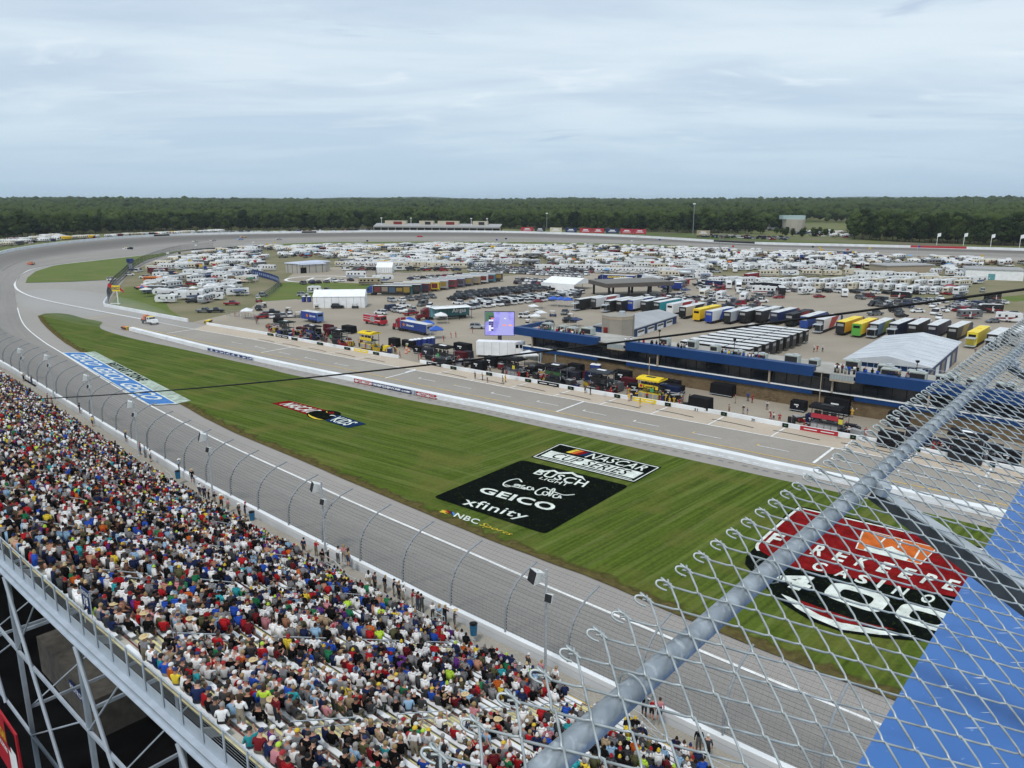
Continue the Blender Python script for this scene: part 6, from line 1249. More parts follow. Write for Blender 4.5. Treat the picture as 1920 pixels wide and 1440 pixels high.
# outside the track: campers and cars beyond the wall
def outside_strip(px0, px1, n, z, kinds, depth, mass):
    for i in range(n):
        t = R.random(); u = px0[0]+(px1[0]-px0[0])*t; v = px0[1]+(px1[1]-px0[1])*t; p = at(u, v, z); p += p.normalized()*R.uniform(0, depth); p.z = hground(p.x, p.y)-.05; k = R.choice(kinds); c = R.choice(COLS_[CATS[k]]); cm_.add(TA[k], TM(p, R.choice([.1, 1.5, 3.2])+R.gauss(0, .2)), [CC[c], (.1,)*3, (.012, .015, .02), (.018,)*3, (.62, .63, .63)])
outside_strip((-10, 464), (120, 450), 90, 4.8, ['trailer', 'pickup', 'suv', 'motorhome', 'van'], 90, cm_); outside_strip((120, 449), (420, 435), 80, 5, ['trailer', 'motorhome', 'bus', 'pickup'], 12, cm_); outside_strip((420, 435), (700, 432), 50, 5.2, ['suv', 'pickup', 'van'], 14, cm_); outside_strip((1310, 444), (1480, 450), 60, 5.2, ['suv', 'sedan', 'pickup'], 60, cm_)
outside_strip((1400, 432), (1500, 436), 240, 5, ['suv', 'sedan', 'trailer', 'van'], 330, cm_); outside_strip((1480, 440), (1590, 446), 90, 5, ['suv', 'sedan', 'trailer'], 120, cm_)
fo = cm_.obj('far_campers', M['col']); tag(fo, 'far mass of white campers, canopies and parked cars towards the back straight', 'campers', kind='stuff')

# ------------------------------------------------------------------ pit suites: long two storey building
LF = at(986, 677, 0); tL = (LF-BLD0).dot(bdir); BO_ = BLD0+bdir*tL
brz = math.atan2(bdir.y, bdir.x)
LEN = (BLD1-BO_).length+75
sb = empty('pit_suites', BO_, brz); tag(sb, 'long two storey suite building with blue bands, dark glass and stone base', 'building')
def xat(u):
    """distance along the front for an image column"""
    lo, hi = -40, LEN+60
    for _ in range(50):
        m = (lo+hi)/2; q = BO_+bdir*m
        if pix((q.x, q.y, 4))[0] < u: lo = m
        else: hi = m
    return lo
def part(name, m, f, par=sb, label=None):
    b = MB(); f(b); mm = b.mesh(name, m); fixn(mm); o = ob(name, mm, par)
    if label: o['label'] = label
    return o
M['stone'] = asphalt('ledge_stone', (.20, .145, .085), (.10, .07, .04), big=.9)
X0 = xat(1040)
part('stone_wall', M['stone'], lambda b: b.box(X0-4, LEN, .4, 9.5, 0, 2.85))
def stones():
    me_ = []
    for k in range(4): b = MB(); b.taper((-.28-.1*k, .28, .36, .41, 0), (-.25-.1*k, .26, .35, .41, .22)); me_.append(b.mesh('stone', [asphalt('stone_a', (.26, .19, .11), (.14, .10, .06), big=2) if k == 0 else me_[0].materials[0]]))
    n = 0
    for r in range(9):
        x = X0-3+R.random()
        while x < X0+62 and n < 290:
            o = ob('stone', R.choice(me_), sb, Vector((x, 0, .12+r*.3))); x += R.uniform(1.2, 3.0); n += 1
stones()
part('window_band', M['glass'], lambda b: b.box(1.5, LEN, .6, 9.4, 3.86, 6.45))
gaps = [(xat(1120), xat(1174)), (xat(1523), xat(1602)), (xat(1603)+48, xat(1603)+56)]
def bands(z0, z1, y0, nm, xs):
    prev = xs
    for a, c in gaps+[(LEN, LEN)]:
        part(nm, M['bluepaint'], lambda b: b.box(prev, a, y0, 1.2, z0, z1)); prev = c
bands(2.87, 3.75, .0, 'lower_band', -1.0); bands(6.45, 8.35, -.6, 'upper_band', -3.5)
part('ledge', M['paint'], lambda b: b.box(-1.0, LEN, -.12, 1.0, 3.752, 3.86))
part('end_band', M['bluepaint'], lambda b: b.box(-3.5, -2.9, 1.2, 11, 6.45, 8.35)); part('end_band', M['bluepaint'], lambda b: b.box(-1.0, -.7, 1.0, 9.4, 2.87, 3.75))
part('roof_deck', mat('roof_deck', (.36, .345, .31), .9, .25, .3), lambda b: b.box(-2.9, LEN, .3, 11, 7.2, 7.35))
part('soffit', M['dark'], lambda b: b.box(-2.9, LEN, -.4, 9.4, 6.40, 6.449))
for x in (2.0, xat(1442), xat(1560), xat(1740), X0+28): part('pillar', M['tan'], lambda b: b.box(x-.15, x+.15, -.3, .1, 3.86, 6.42))
for x in (-.5, 4.5, 9): part('pillar', M['steel'], lambda b: b.box(x-.12, x+.12, .1, .34, 0, 2.87))
for a, c in gaps:
    part('black_panel', M['black'], lambda b: b.box(a, c, .1, .5, 2.95, 3.75)); part('black_panel', M['black'], lambda b: b.box(a, c, .1, .5, 6.5, 7.0))
    xm = (a+c)/2; part('balcony', M['tan'], lambda b: b.box(xm-.5, c-.05, -1.2, 1.0, 6.3, 6.6)); part('balcony_rail', M['galv'], lambda b: [b.box(xm-.5, c-.05, -1.2, -1.15, 7.55, 7.62), b.box(xm-.5, xm-.45, -1.2, 1, 7.55, 7.62)]+[b.box(xm-.5+i*.5, xm-.46+i*.5, -1.2, -1.16, 6.6, 7.6) for i in range(8)])
    part('balcony_glass', mat('rail_glass', (.30, .34, .34), .1, .05), lambda b: b.box(xm-.45, c-.1, -1.18, -1.16, 6.65, 7.5))
# mullions and interior figures that break up the glass
for i in range(60):
    x = 2.5+i*2.4
    if x < LEN-1: part('mullion', M['black'], lambda b: b.box(x-.04, x+.04, .5, .64, 3.86, 6.4))
mf = MB()
for i in range(260):
    x = R.uniform(2, min(LEN, 110)); h = R.uniform(.5, 1.0); mf.taper((x-.2, x+.2, .58, .597, 3.9), (x-.15, x+.15, .58, .597, 3.9+h))
# roof plant
HV = mat('plant_metal', (.40, .43, .40), .6, .2, .6)
n = 0
for i, (x, y, a, c, h) in enumerate([(3, 5, 2.4, 2, 1.9), (7, 6, 2, 1.8, 1.5), (10.5, 5, 2.5, 2, 1.6), (14, 6.5, 3, 2, 1.7)]+[(xat(1225)+k*5.6+R.uniform(-1, 1), R.uniform(3.5, 7), R.uniform(1.6, 2.8), 1.9, R.uniform(1.2, 2.0)) for k in range(11)]+[(xat(1655)+k*4.5, R.uniform(3.5, 5), R.uniform(2, 3.5), 1.8, 1.7) for k in range(8)]):
    r = empty('rooftop_unit', (0, 0, 0)); r.matrix_world = Matrix.Translation(BO_)@Matrix.Rotation(brz, 4, 'Z')@Matrix.Translation((x, y, 7.36)); tag(r, f'grey air conditioning unit, {ordn(i)} from the left on the suite roof', 'rooftop unit', 'air conditioning units on the suite roof')
    b = MB(); b.box(-a/2, a/2, -c/2, c/2, .15, h); b.obj('casing', HV, r); b = MB(); b.tube([(a*.2, 0, h), (a*.2, 0, h+.25)], .5, 10); b.obj('fan_cowl', M['galv'], r); b = MB(); b.box(-a/2+.15, a/2-.15, -c/2-.03, -c/2-.005, .4, h-.2); b.obj('louvre', M['dark'], r)
def inb(x, y, z): v = Matrix.Rotation(brz, 4, 'Z')@Vector((x, y, z)); return BO_+v
n = 0
xs_ = sorted(R.uniform(*R.choice([(2, 16), (xat(1150), xat(1290)), (xat(1330), xat(1440)), (xat(1540), xat(1700))])) for _ in range(95))
STA = MB(); STA.taper((-.17, .17, -.11, .11, 0), (-.19, .19, -.12, .12, .85), 2); STA.taper((-.19, .19, -.11, .12, .85), (-.25, .25, -.1, .12, 1.42), 1); STA.taper((-.07, .07, -.07, .07, 1.42), (-.10, .10, -.10, .12, 1.62), 0); STA.taper((-.11, .11, -.11, .12, 1.62), (-.06, .06, -.06, .07, 1.76), 4)
STA = arrays(STA); guests = Mass()
for i, x in enumerate(xs_): y = abs(R.gauss(.9, .5))+.7; guests.add(STA, TM(inb(x, y, 7.36), brz+math.pi+R.gauss(0, .5)), [R.choice(SKINS), pick(SHIRTS)[1], R.choice(PANTS), (.02,)*3, rand_hat()[1]])
tag(guests.obj('guests', M['col']), 'row of tiny guests standing along the suite roof parapet', 'guests', kind='stuff')
for u in (1215, 1700, 1356): r = empty('lamp_post', inb(xat(u), 4.5, 7.36)); tag(r, f'black lamp post on the suite roof {"before the silver roof" if u == 1700 else ("by the grey tower" if u == 1215 else "before the pale trailer block")}', 'lamp post'); b = MB(); b.tube([(0, 0, 0), (0, 0, 3.2)], .07, 6); b.obj('post', M['black'], r); b = MB(); b.taper((-.2, .2, -.2, .2, 3.2), (-.28, .28, -.28, .28, 3.6)); b.obj('lantern', M['black'], r)
b = MB()
for k in range(30): b.tube([inb(xat(1590)+k*1.2, 10.6, 7.3), inb(xat(1590)+k*1.2, 10.6, 8.5)], .03, 4)
b.tube([inb(xat(1590)+k*1.2, 10.6, 8.4) for k in range(30)], .03, 4); tag(b.obj('roof_fence', M['galv']), 'thin metal fence on the back edge of the suite roof', 'fence')

# grey tower with blue garage
def bldg(name, label, px, z=0, rz=None, cat='building'): r = empty(name, at(*px, z), rz or 0); return tag(r, label, cat)
tw = bldg('stair_tower', 'grey eight sided stair tower between the suites and the blue garage', (1158, 640), rz=brz); zt = ztop(tw.location, 590)
M['stucco'] = mat('grey_stucco', (.30, .275, .235), .85, .1, .3)
b = MB(); b.tube([(0, 0, 0), (0, 0, zt)], 4.6, 8); b.obj('wall', M['stucco'], tw); b = MB(); b.tube([(0, 0, zt-.9), (0, 0, zt-.4)], 4.68, 8); b.obj('cornice', M['tan'], tw); b = MB(); b.box(-1.8, -.7, -4.75, -4.2, zt-5.6, zt-3.2); b.obj('door', M['maroon'], tw); b = MB(); b.tube([(1.2, 0, zt), (1.2, 0, zt+1.1)], .9, 10); b.obj('roof_vent', M['galv'], tw)
for k in range(8):
    a_ = math.pi/8+k*math.pi/4; b = MB(); b.beam((4.6*math.cos(k*math.pi/4), 4.6*math.sin(k*math.pi/4), 0), (4.6*math.cos(k*math.pi/4), 4.6*math.sin(k*math.pi/4), zt), .12, .12); b.obj('corner_strip', M['stucco'], tw)
ga, gb = at(1192, 632, 0), at(1266, 607, 0); gd = (gb-ga).normalized(); gl_ = (gb-ga).length; grz = math.atan2(gd.y, gd.x)
gg = empty('garage', ga, grz); tag(gg, 'blue walled garage with grey roof and white doors behind the grey tower', 'building')
hz_ = ztop(ga, 616)
part('wall', M['bluepaint'], lambda b: b.box(-2, gl_+1, 0, 13, 0, hz_), gg); part('roof', mat('grey_roof', (.34, .35, .36), .6, .12, .2), lambda b: b.hexa([(-2.6, -.5, hz_), (gl_+1.5, -.5, hz_), (gl_+1.5, 13.5, hz_), (-2.6, 13.5, hz_), (-2.6, -.5, hz_+.25), (gl_+1.5, -.5, hz_+.25), (gl_+1.5, 6.5, hz_+1.5), (-2.6, 6.5, hz_+1.5)]), gg)
for k in range(4):
    x = 1+k*gl_/4.2; d = part('door', M['paint'], lambda b: b.box(x, x+gl_/6, -.08, .0, 0, hz_*.72), gg); part('window', M['glass'], lambda b: b.box(x+.3, x+gl_/6-.3, -.12, -.085, hz_*.4, hz_*.62), d)
# right garage under a silver roof
pk, re_, rb_, lb_, lt_ = (1730, 624), (1798, 641), (1743, 688), (1587, 672), (1625, 646)
zr = 5.0; A_ = at(1798, 641, zr); B_ = at(1743, 688, zr); C2 = at(1587, 673, zr); D_ = A_+(C2-B_)
ax = (B_-A_); bx = (C2-B_); rg = empty('silver_roof_garage', B_*0+Vector((B_.x, B_.y, 0))); tag(rg, 'blue garage with a broad worn silver roof at the right of the suites', 'building')
o0 = Vector((B_.x, B_.y, 0)); loc = lambda p, z: (p.x-o0.x, p.y-o0.y, z)
M['silver'] = asphalt('worn_silver_roof', (.58, .61, .64), (.40, .43, .46), big=.25)
b = MB(); Pm = [loc(A_, 0), loc(B_, 0), loc(C2, 0), loc(D_, 0)]; b.hexa([Pm[0], Pm[1], Pm[2], Pm[3]]+[(p[0], p[1], zr-.05) for p in Pm]); mm = b.mesh('wall', M['bluepaint']); fixn(mm); ob('wall', mm, rg)
m1 = (A_+D_)/2; zpk = 6.6; R1, R2 = (A_+D_)/2, (B_+C2)/2; b = MB()
ov = ax.normalized()*.6; ow_ = bx.normalized()*-.6
e = [A_-ov+ow_, B_+ov+ow_, C2+ov-ow_, D_-ov-ow_]; r1, r2 = (e[0]+e[3])/2, (e[1]+e[2])/2
b.grid([[loc(e[0], zr), loc(r1, zpk), loc(e[3], zr)], [loc(e[1], zr), loc(r2, zpk), loc(e[2], zr)]]); b.face([loc(e[1], zr-.2), loc(e[2], zr-.2), loc(e[2], zr), loc(r2, zpk), loc(e[1], zr)]); b.face([loc(e[0], zr-.2), loc(e[1], zr-.2), loc(e[1], zr), loc(e[0], zr)]); b.face([loc(e[0], zr-.2), loc(e[0], zr), loc(r1, zpk), loc(e[3], zr), loc(e[3], zr-.2)])
mm = b.mesh('roof', M['silver']); fixn(mm); ob('roof', mm, rg)
axn = ax.normalized(); outn = ow_.normalized()
for k in range(9):                                                   # raised seams of the roof sheets
    t = (k+.5)/9; b = MB(); p, q, r_ = e[0].lerp(e[1], t), r1.lerp(r2, t), e[3].lerp(e[2], t); b.tube([loc(p, zr+.03), loc(q, zpk+.03), loc(r_, zr+.03)], .06, 4); b.obj('roof_seam', M['silver'], rg)
for k in range(5):
    x = A_.lerp(B_, .1+.19*k); y = A_.lerp(B_, .1+.19*k+.11); b = MB(); b.hexa([loc(x+outn*.05, 0), loc(y+outn*.05, 0), loc(y-outn*.1, 0), loc(x-outn*.1, 0), loc(x+outn*.05, 3.4), loc(y+outn*.05, 3.4), loc(y-outn*.1, 3.4), loc(x-outn*.1, 3.4)]); d = b.obj('door', M['paint'] if k % 2 else M['glass'], rg)
# helipad building, tents, canopies, distant sheds
def simple(name, label, px0, px1, depth, h, m, roofm, cat='building', over=.4, seams=0):
    a, c = at(*px0, .05), at(*px1, .05); r = empty(name, a, ang(a, c)); tag(r, label, cat); l = (c-a).length
    part('wall', m, lambda b: b.box(0, l, 0, depth, 0, h), r); part('roof', roofm, lambda b: b.taper((-over, l+over, -over, depth+over, h), (-over+.2, l+over-.2, -over+.2, depth+over-.2, h+.5)), r)
    for k in range(seams): part('wall_rib', M['dark'], lambda b: b.box(l*(k+.5)/seams-.12, l*(k+.5)/seams+.12, -.06, .0, 0, h), r)
    return r, l
M['lav'] = mat('pale_blue_roof', (.52, .56, .66), .5, .1, .3); M['block'] = mat('pale_block', (.40, .38, .34), .8, .1, .3)
r, l = simple('helipad_building', 'low pale block building with a light blue roof beside the helipad', (536, 511), (562, 513), 22, 5, M['block'], M['lav'], seams=3); r, l = simple('helipad_building', 'front wing of the pale building with the dark doorway by the helipad', (562, 513), (611, 510), 14, 4.6, M['block'], M['lav'], seams=4); part('doorway', M['black'], lambda b: b.box(.6, 4, -.05, .0, 0, 3.2), r)
simple('flat_shed', 'tan flat roofed shed among the right hand campers', (1663, 513), (1750, 511), 14, 4, M['tan'], M['grey']); r, l = simple('white_shed', 'long white building with grey roof at the right edge of the campground', (1809, 523), (1918, 527), 16, 5, M['paint'], M['grey']); part('door', mat('teal_door', (.1, .3, .32)), lambda b: b.box(10, 13, -.06, 0, 0, 3), r)
simple('brown_shed', 'long low shelter with dark eaves in the middle campground', (1187, 494), (1232, 494), 12, 3.2, M['tan'], M['grey'])
fc = empty('fuel_canopy', at(1180, 553, .05), ang(at(1147, 550), at(1222, 547))); tag(fc, 'dark flat canopy on columns over the fuel pumps', 'canopy building'); part('canopy_roof', mat('canopy_brown', (.10, .085, .075), .7), lambda b: b.box(-15, 16, -9, 9, 4.4, 6.0), fc); part('roof_top', mat('canopy_top', (.17, .16, .145), .85), lambda b: b.box(-14.8, 15.8, -8.8, 8.8, 6.0, 6.1), fc)
for x in (-13, -4, 5, 14):
    for y in (-7.5, 7.5): part('column', M['dark'], lambda b: b.box(x-.35, x+.35, y-.35, y+.35, 0, 4.4), fc)
for x in (-9, 0, 9): part('fuel_pump', M['grey'], lambda b: b.box(x-.5, x+.5, -.4, .4, 0, 2.0), fc)
def marquee(name, label, px0, px1, depth, h, rid):
    a, c = at(*px0, .05), at(*px1, .05); r = empty(name, a, ang(a, c)); tag(r, label, 'tent'); l = (c-a).length
    part('side_wall', M['paint'], lambda b: b.box(0, l, 0, depth, 0, h), r); rf = part('roof', M['paint'], lambda b: b.prism([(-.2, h), (depth+.2, h), (depth/2, rid)], -.2, l+.2), r)
    rf.rotation_euler = (0, 0, math.pi/2); rf.scale = (1, -1, 1)
    for k in range(7): part('wall_seam', M['grey'], lambda b: b.box(l*(k+.5)/7-.05, l*(k+.5)/7+.05, -.04, -.0, 0, h), r)
    return r
marquee('marquee', 'long white marquee tent behind the pit stalls', (588, 578), (684, 577), 9, 4.2, 6.4)
wt = empty('white_tent', at(1088, 543, .05), ang(at(1099, 547), at(1125, 542))); tag(wt, 'large white peaked tent left of the dark fuel canopy', 'tent'); part('roof', M['paint'], lambda b: b.prism([(-9, 2.9), (9, 2.9), (0, 5.3)], -2, 15), wt); part('post', M['galv'], lambda b: [b.box(x-.1, x+.1, y-.1, y+.1, 0, 3.2) for x in (-8.8, 8.8) for y in (-1.9, 4, 9, 14.8)], wt); part('back_wall', M['paint'], lambda b: b.box(-9, -8.9, -2, 15, 0, 3.2), wt)
m2 = marquee('white_tent', 'small white pitched tent by the grey campground screen', (706, 512), (735, 512), 9, 3.0, 5.5)
# video screen on a white trailer
va, vb = at(893, 669, .05), at(981, 672, .05)
vt = empty('screen_trailer', va, ang(va, vb)); tag(vt, 'white trailer carrying the screen mast beside the suites', 'trailer'); vl = (vb-va).length
part('trailer_box', M['paint'], lambda b: b.box(0, vl, 0, 3.0, .5, 4.0), vt); part('window', M['glass'], lambda b: [b.box(vl-1.9, vl-1.2, -.03, .0, 2.6, 3.5), b.box(vl-.9, vl-.3, -.03, .0, 2.6, 3.5)], vt); part('skirt', M['dark'], lambda b: b.box(.5, vl-.5, .1, 2.9, 0, .5), vt); part('panel_seam', M['grey'], lambda b: [b.box(vl*k/6-.03, vl*k/6+.03, -.02, .0, .6, 3.9) for k in range(1, 6)], vt)
s0, s1 = at(909, 640, 0), at(965, 640, 0); dd = va.y+2.2
k_ = (dd)/((s0.y+s1.y)/2); s0 = Vector((s0.x*k_, dd, 0)); s1 = Vector((s1.x*k_, dd, 0)); zt0, zb0 = ztop(s0, 584), ztop(s0, 629)
vs = empty('video_screen', Vector((s0.x, dd, zb0)), rad(-4)); tag(vs, 'big lit video screen showing a race picture above the white trailer', 'video screen'); sw_, sh_ = s1.x-s0.x, zt0-zb0
def screenmat():
    m, N, L, b = newmat('screen_picture'); v = coord(N, L, (1, 1, 1)); sp_ = N.new('ShaderNodeSeparateXYZ'); L.new(v, sp_.inputs[0])
    c = mixn(N, L, noise(N, L, v, .5, 3, .4, .6), (.20, .19, .55), (.30, .28, .70)); b.inputs['Base Color'].default_value = (.02, .02, .03, 1); L.new(c, b.inputs['Emission Color']); b.inputs['Emission Strength'].default_value = 1.0; return m
def emis(name, c): m, N, L, b = newmat(name); b.inputs['Base Color'].default_value = (.02, .02, .02, 1); b.inputs['Emission Color'].default_value = (*c, 1); b.inputs['Emission Strength'].default_value = 1; return m
part('display', screenmat(), lambda b: b.box(.1, sw_-.1, -.02, .1, .1, sh_-.1), vs); part('cabinet', M['black'], lambda b: b.box(0, sw_, .1, .7, 0, sh_), vs); part('mast', M['dark'], lambda b: b.box(sw_/2-.5, sw_/2+.5, .15, .65, -zb0+4.0, 0), vs)
dsp = vs.children[0]
for nm, c, P in (('picture_grass', (.05, .13, .06), [(.02, .55), (.33, .75), (.3, .98), (.02, .98)]), ('picture_road', (.30, .30, .62), [(.4, .02), (.98, .02), (.75, .97), (.55, .97)]), ('picture_car', (.75, .25, .2), [(.6, .42), (.72, .4), (.72, .47), (.61, .48)]), ('picture_car', (.75, .35, .2), [(.8, .42), (.92, .4), (.92, .46), (.81, .48)]), ('picture_car', (.7, .7, .8), [(.65, .7), (.72, .7), (.72, .74), (.65, .74)])):
    b = MB(); b.face([(x*sw_, -.03-(0 if nm != 'picture_car' else .01), z*sh_) for x, z in P]); b.obj(nm, emis('screen_'+nm+str(c[0]), c), dsp)
ew_ = emis('screen_white', (.7, .7, .8)); ek_ = emis('screen_black', (.02, .02, .05)); er_ = emis('screen_red', (.7, .1, .12))
for k in range(8):
    for j, mm in enumerate((R.choice([ek_, ew_]), R.choice([er_, ew_, ek_]))): b = MB(); x = (.14+.08*j)*sw_; z = (.2+.08*k)*sh_; b.face([(x, -.035, z), (x+.07*sw_, -.035, z), (x+.07*sw_, -.035, z+.065*sh_), (x, -.035, z+.065*sh_)]); b.obj('score_tile', mm, dsp)
# ------------------------------------------------------------------ pit stands, boxes, crews
def war_wagon(px, label, c, c2=None, sc=1.0, word=None, top=None):
    p = at(*px, .08); r = empty('pit_stand', p, brz); tag(r, label, 'pit stand', None); r.scale = (sc,)*3; c2 = c2 or c
    b = MB(); b.box(-2.0, 2.0, -1.1, 1.1, .25, 1.35); cb = b.obj('cabinet', [M['obj']], r, color=c)
    for k in range(4): b = MB(); x = -1.95+k; b.box(x+.05, x+.9, -1.13, -1.105, .4, 1.25); b.obj('drawer', M['dark'] if sum(c) < .2 else M['grey'], cb)
    b = MB(); b.box(-2.0, 2.0, -1.1, 1.3, 2.05, 2.15); b.obj('upper_deck', M['dark'], r); b = MB(); b.box(-2.0, 2.0, -1.12, -1.06, 2.15, 2.85); fr = b.obj('deck_front', [M['obj']], r, color=c2)
    b = MB()
    for x in (-1.95, 1.95):
        for y in (-1.05, 1.25): b.beam((x, y, .3), (x, y, 3.9), .08, .08)
    b.obj('frame', M['galv'] if sum(c) < .1 else M['dark'], r)
    b = MB(); rows = [[(-2.3, y, z) for y, z in ((-1.5, 3.85), (-.6, 4.12), (.8, 4.12), (1.8, 3.85))], [(2.3, y, z) for y, z in ((-1.5, 3.85), (-.6, 4.12), (.8, 4.12), (1.8, 3.85))]]; b.grid(rows); b.grid([[(p_[0], p_[1], p_[2]-.15) for p_ in row] for row in rows]); b.box(-2.3, 2.3, -1.52, -1.46, 3.62, 3.86); b.box(-2.3, 2.3, 1.76, 1.82, 3.62, 3.86); b.box(-2.32, -2.26, -1.5, 1.8, 3.65, 3.95); b.box(2.26, 2.32, -1.5, 1.8, 3.65, 3.95); b.obj('canopy', [M['cloth']], r, color=top or c)
    b = MB(); b.box(-.9, .9, -.55, .3, 4.14, 4.16); b.obj('canopy_print', M['paint'] if sum(c) < .3 else M['dark'], r)
    for x in (-1.2, 0, 1.2): b = MB(); b.box(x-.42, x+.42, -.95, -.9, 2.75, 3.3); b.obj('monitor', M['glass'], r)
    b = MB(); b.beam((2.1, 1.3, .1), (2.1, -.6, 2.1), .5, .06); b.obj('ladder', M['galv'], r)
    b = MB(); wheels(b, (-1.5, 1.5), .95, .25, .2); b.m = [0]*len(b.m); tag(b.obj('wheels', M['tire'], r), kind='stuff')
    if word: Q = [Vector((-1.0, -1.14, 2.8)), Vector((1.5, -1.14, 2.8)), Vector((1.5, -1.14, 2.2)), Vector((-1.0, -1.14, 2.2))]; text_on(Q, word, (0, 0, 1, 1), M['black'], r, .1, .03, .02); b = MB(); b.box(-1.75, -1.15, -1.14, -1.125, 2.25, 2.75); b.obj('heart_mark', M['red'], r)
    for k in range(3):
        sh = (.25, .03, .04) if R.random() < .5 else (.05, .05, .06); person(R.choice(SEATED), r.matrix_basis@Vector((-1.1+k*1.1, .2, 2.15)), brz+math.pi, sh, f'crew chief, {ordn(k)} seat on the '+' '.join(label.split()[:10]), None, 'person', scale=.95)
    return r
BK = (.012, .012, .014); YL_ = (.72, .52, .03)
for px, lab, c, kw in [((538, 627), 'dark green covered pit stand leftmost along the far pit wall', (.02, .03, .025), {}), ((587, 636), 'navy pit stand left of the red shirted crew', (.02, .04, .13), {'top': (.02, .02, .03)}), ((637, 645), 'black pit stand behind the red shirted crew', BK, {}), ((693, 654), 'yellow pit stand with yellow canopy near the orange barrier', YL_, {'sc': 1.15}), ((832, 683), 'tall black pit stand left of the white trailer', BK, {'sc': 1.15}), ((964, 705), 'black pit stand with grey steel boxes by the white canopy', (.10, .10, .10), {'c2': BK, 'top': BK, 'sc': 1.05}), ((1042, 720), 'black and green pit stand beside the blue end of the suites', BK, {'c2': (.03, .09, .03), 'sc': 1.05}), ((1128, 733), 'black pit stand with slate canopy and side awning', BK, {'top': (.05, .055, .065), 'sc': 1.1}), ((1220, 748), 'yellow pit stand with lettered front in the middle of the pits', YL_, {'sc': 1.1, 'word': "Love's"}), ((1548, 809), 'black pit stand with red sign and grey lockers near the chain link', (.12, .12, .125), {'c2': (.40, .03, .05), 'top': BK, 'sc': 1.15}), ((1810, 865), 'black pit stand with pale print seen through the chain link', BK, {'sc': 1.15})]: war_wagon(px, lab, c, **kw)
def crate(px, w_, d_, h_, label, c=BK, pr=True):
    r = empty('equipment_box', at(*px, .08), brz); tag(r, label, 'equipment box'); b = MB(); b.taper((-w_/2, w_/2, -d_/2, d_/2, .25), (-w_/2+.08, w_/2-.08, -d_/2+.08, d_/2-.08, h_)); b.obj('cover', [M['cloth']], r, color=c); b = MB(); b.box(-w_/2, w_/2, -d_/2-.02, -d_/2+.03, .25, .36); b.obj('lower_rail', M['galv'], r); b = MB(); wheels(b, (-w_*.35, w_*.35), d_*.4, .2, .14); b.m = [0]*len(b.m); tag(b.obj('wheels', M['tire'], r), kind='stuff')
    if pr: b = MB(); b.box(-w_*.2, w_*.1, -d_/2+.02, -d_/2+.06, h_*.62, h_*.72); b.box(-w_*.05, w_*.05, -d_/2+.015, -d_/2+.055, h_*.45, h_*.55); b.obj('print', M['paint'], r)
crate((898, 694), 3.6, 2.0, 2.4, 'black covered box left of the pair by the wall'); crate((922, 688), 3.4, 2.0, 2.6, 'black covered box with white mark behind the first'); crate((1080, 702), 3.6, 2.0, 2.5, 'black covered box in front of the stone wall by the portable toilet'); crate((1168, 716), 3.8, 2.0, 2.6, 'black covered box with red print right of the slate canopy'); crate((1256, 731), 4.4, 2.0, 2.2, 'low black box right of the yellow lettered stand'); crate((1313, 768), 4.2, 2.4, 2.5, 'big black covered trolley behind wall number thirty one', pr=False); crate((1355, 741), 4.8, 2.2, 2.4, 'long black box before the stone wall', pr=False); crate((1497, 770), 2.8, 2.0, 2.0, 'black covered box with white print alone by the stone wall'); crate((1568, 776), 4.6, 1.6, 3.0, 'tall black panel box behind the red signed pit stand'); crate((1683, 800), 3.4, 2.0, 2.6, 'black red lettered box partly behind the chain link'); crate((1668, 838), 3.6, 2.2, 2.6, 'black box behind the wall next to the chain link', pr=False)
crate((740, 650), 3, 2, 2.4, 'black cabinet between the yellow stand and the navy trailer', pr=False); crate((725, 660), 1.6, 1.4, 1.7, 'small yellow cabinet at the end of the far pit wall', YL_, False); crate((655, 624), 4.5, 2.4, 2.2, 'black hauler box behind the navy pit stand', pr=False); crate((868, 660), 5, 2.2, 2.4, 'black lettered hauler box at the left of the white trailer')
def toilet(px, label, c=(.02, .035, .16)):
    r = empty('portable_toilet', at(*px, .08), brz+rad(20)); tag(r, label, 'portable toilet'); b = MB(); b.box(-.6, .6, -.6, .6, 0, 2.1); b.obj('cabin', [M['obj']], r, color=c); b = MB(); b.taper((-.62, .62, -.62, .62, 2.1), (-.4, .4, -.4, .4, 2.35)); b.obj('roof', M['paint'], r); b = MB(); b.box(-.42, .42, -.63, -.605, .1, 1.95); b.obj('door', [M['obj']], r, color=tuple(x*1.6 for x in c))
for k, px in enumerate([(772, 652), (779, 651), (786, 650), (797, 649), (804, 648), (811, 647)]): toilet(px, f'blue portable toilet, {ordn(k)} from the left in the line right of the yellow pit stand')
toilet((1112, 700), 'blue portable toilet with white roof before the stone wall, left one'); toilet((1121, 701), 'blue portable toilet with white roof before the stone wall, right one'); toilet((570, 566), 'blue portable toilet left of the long marquee'); toilet((580, 566), 'second blue portable toilet left of the long marquee'); toilet((1160, 490), 'teal portable toilet among campers', (.03, .2, .22))
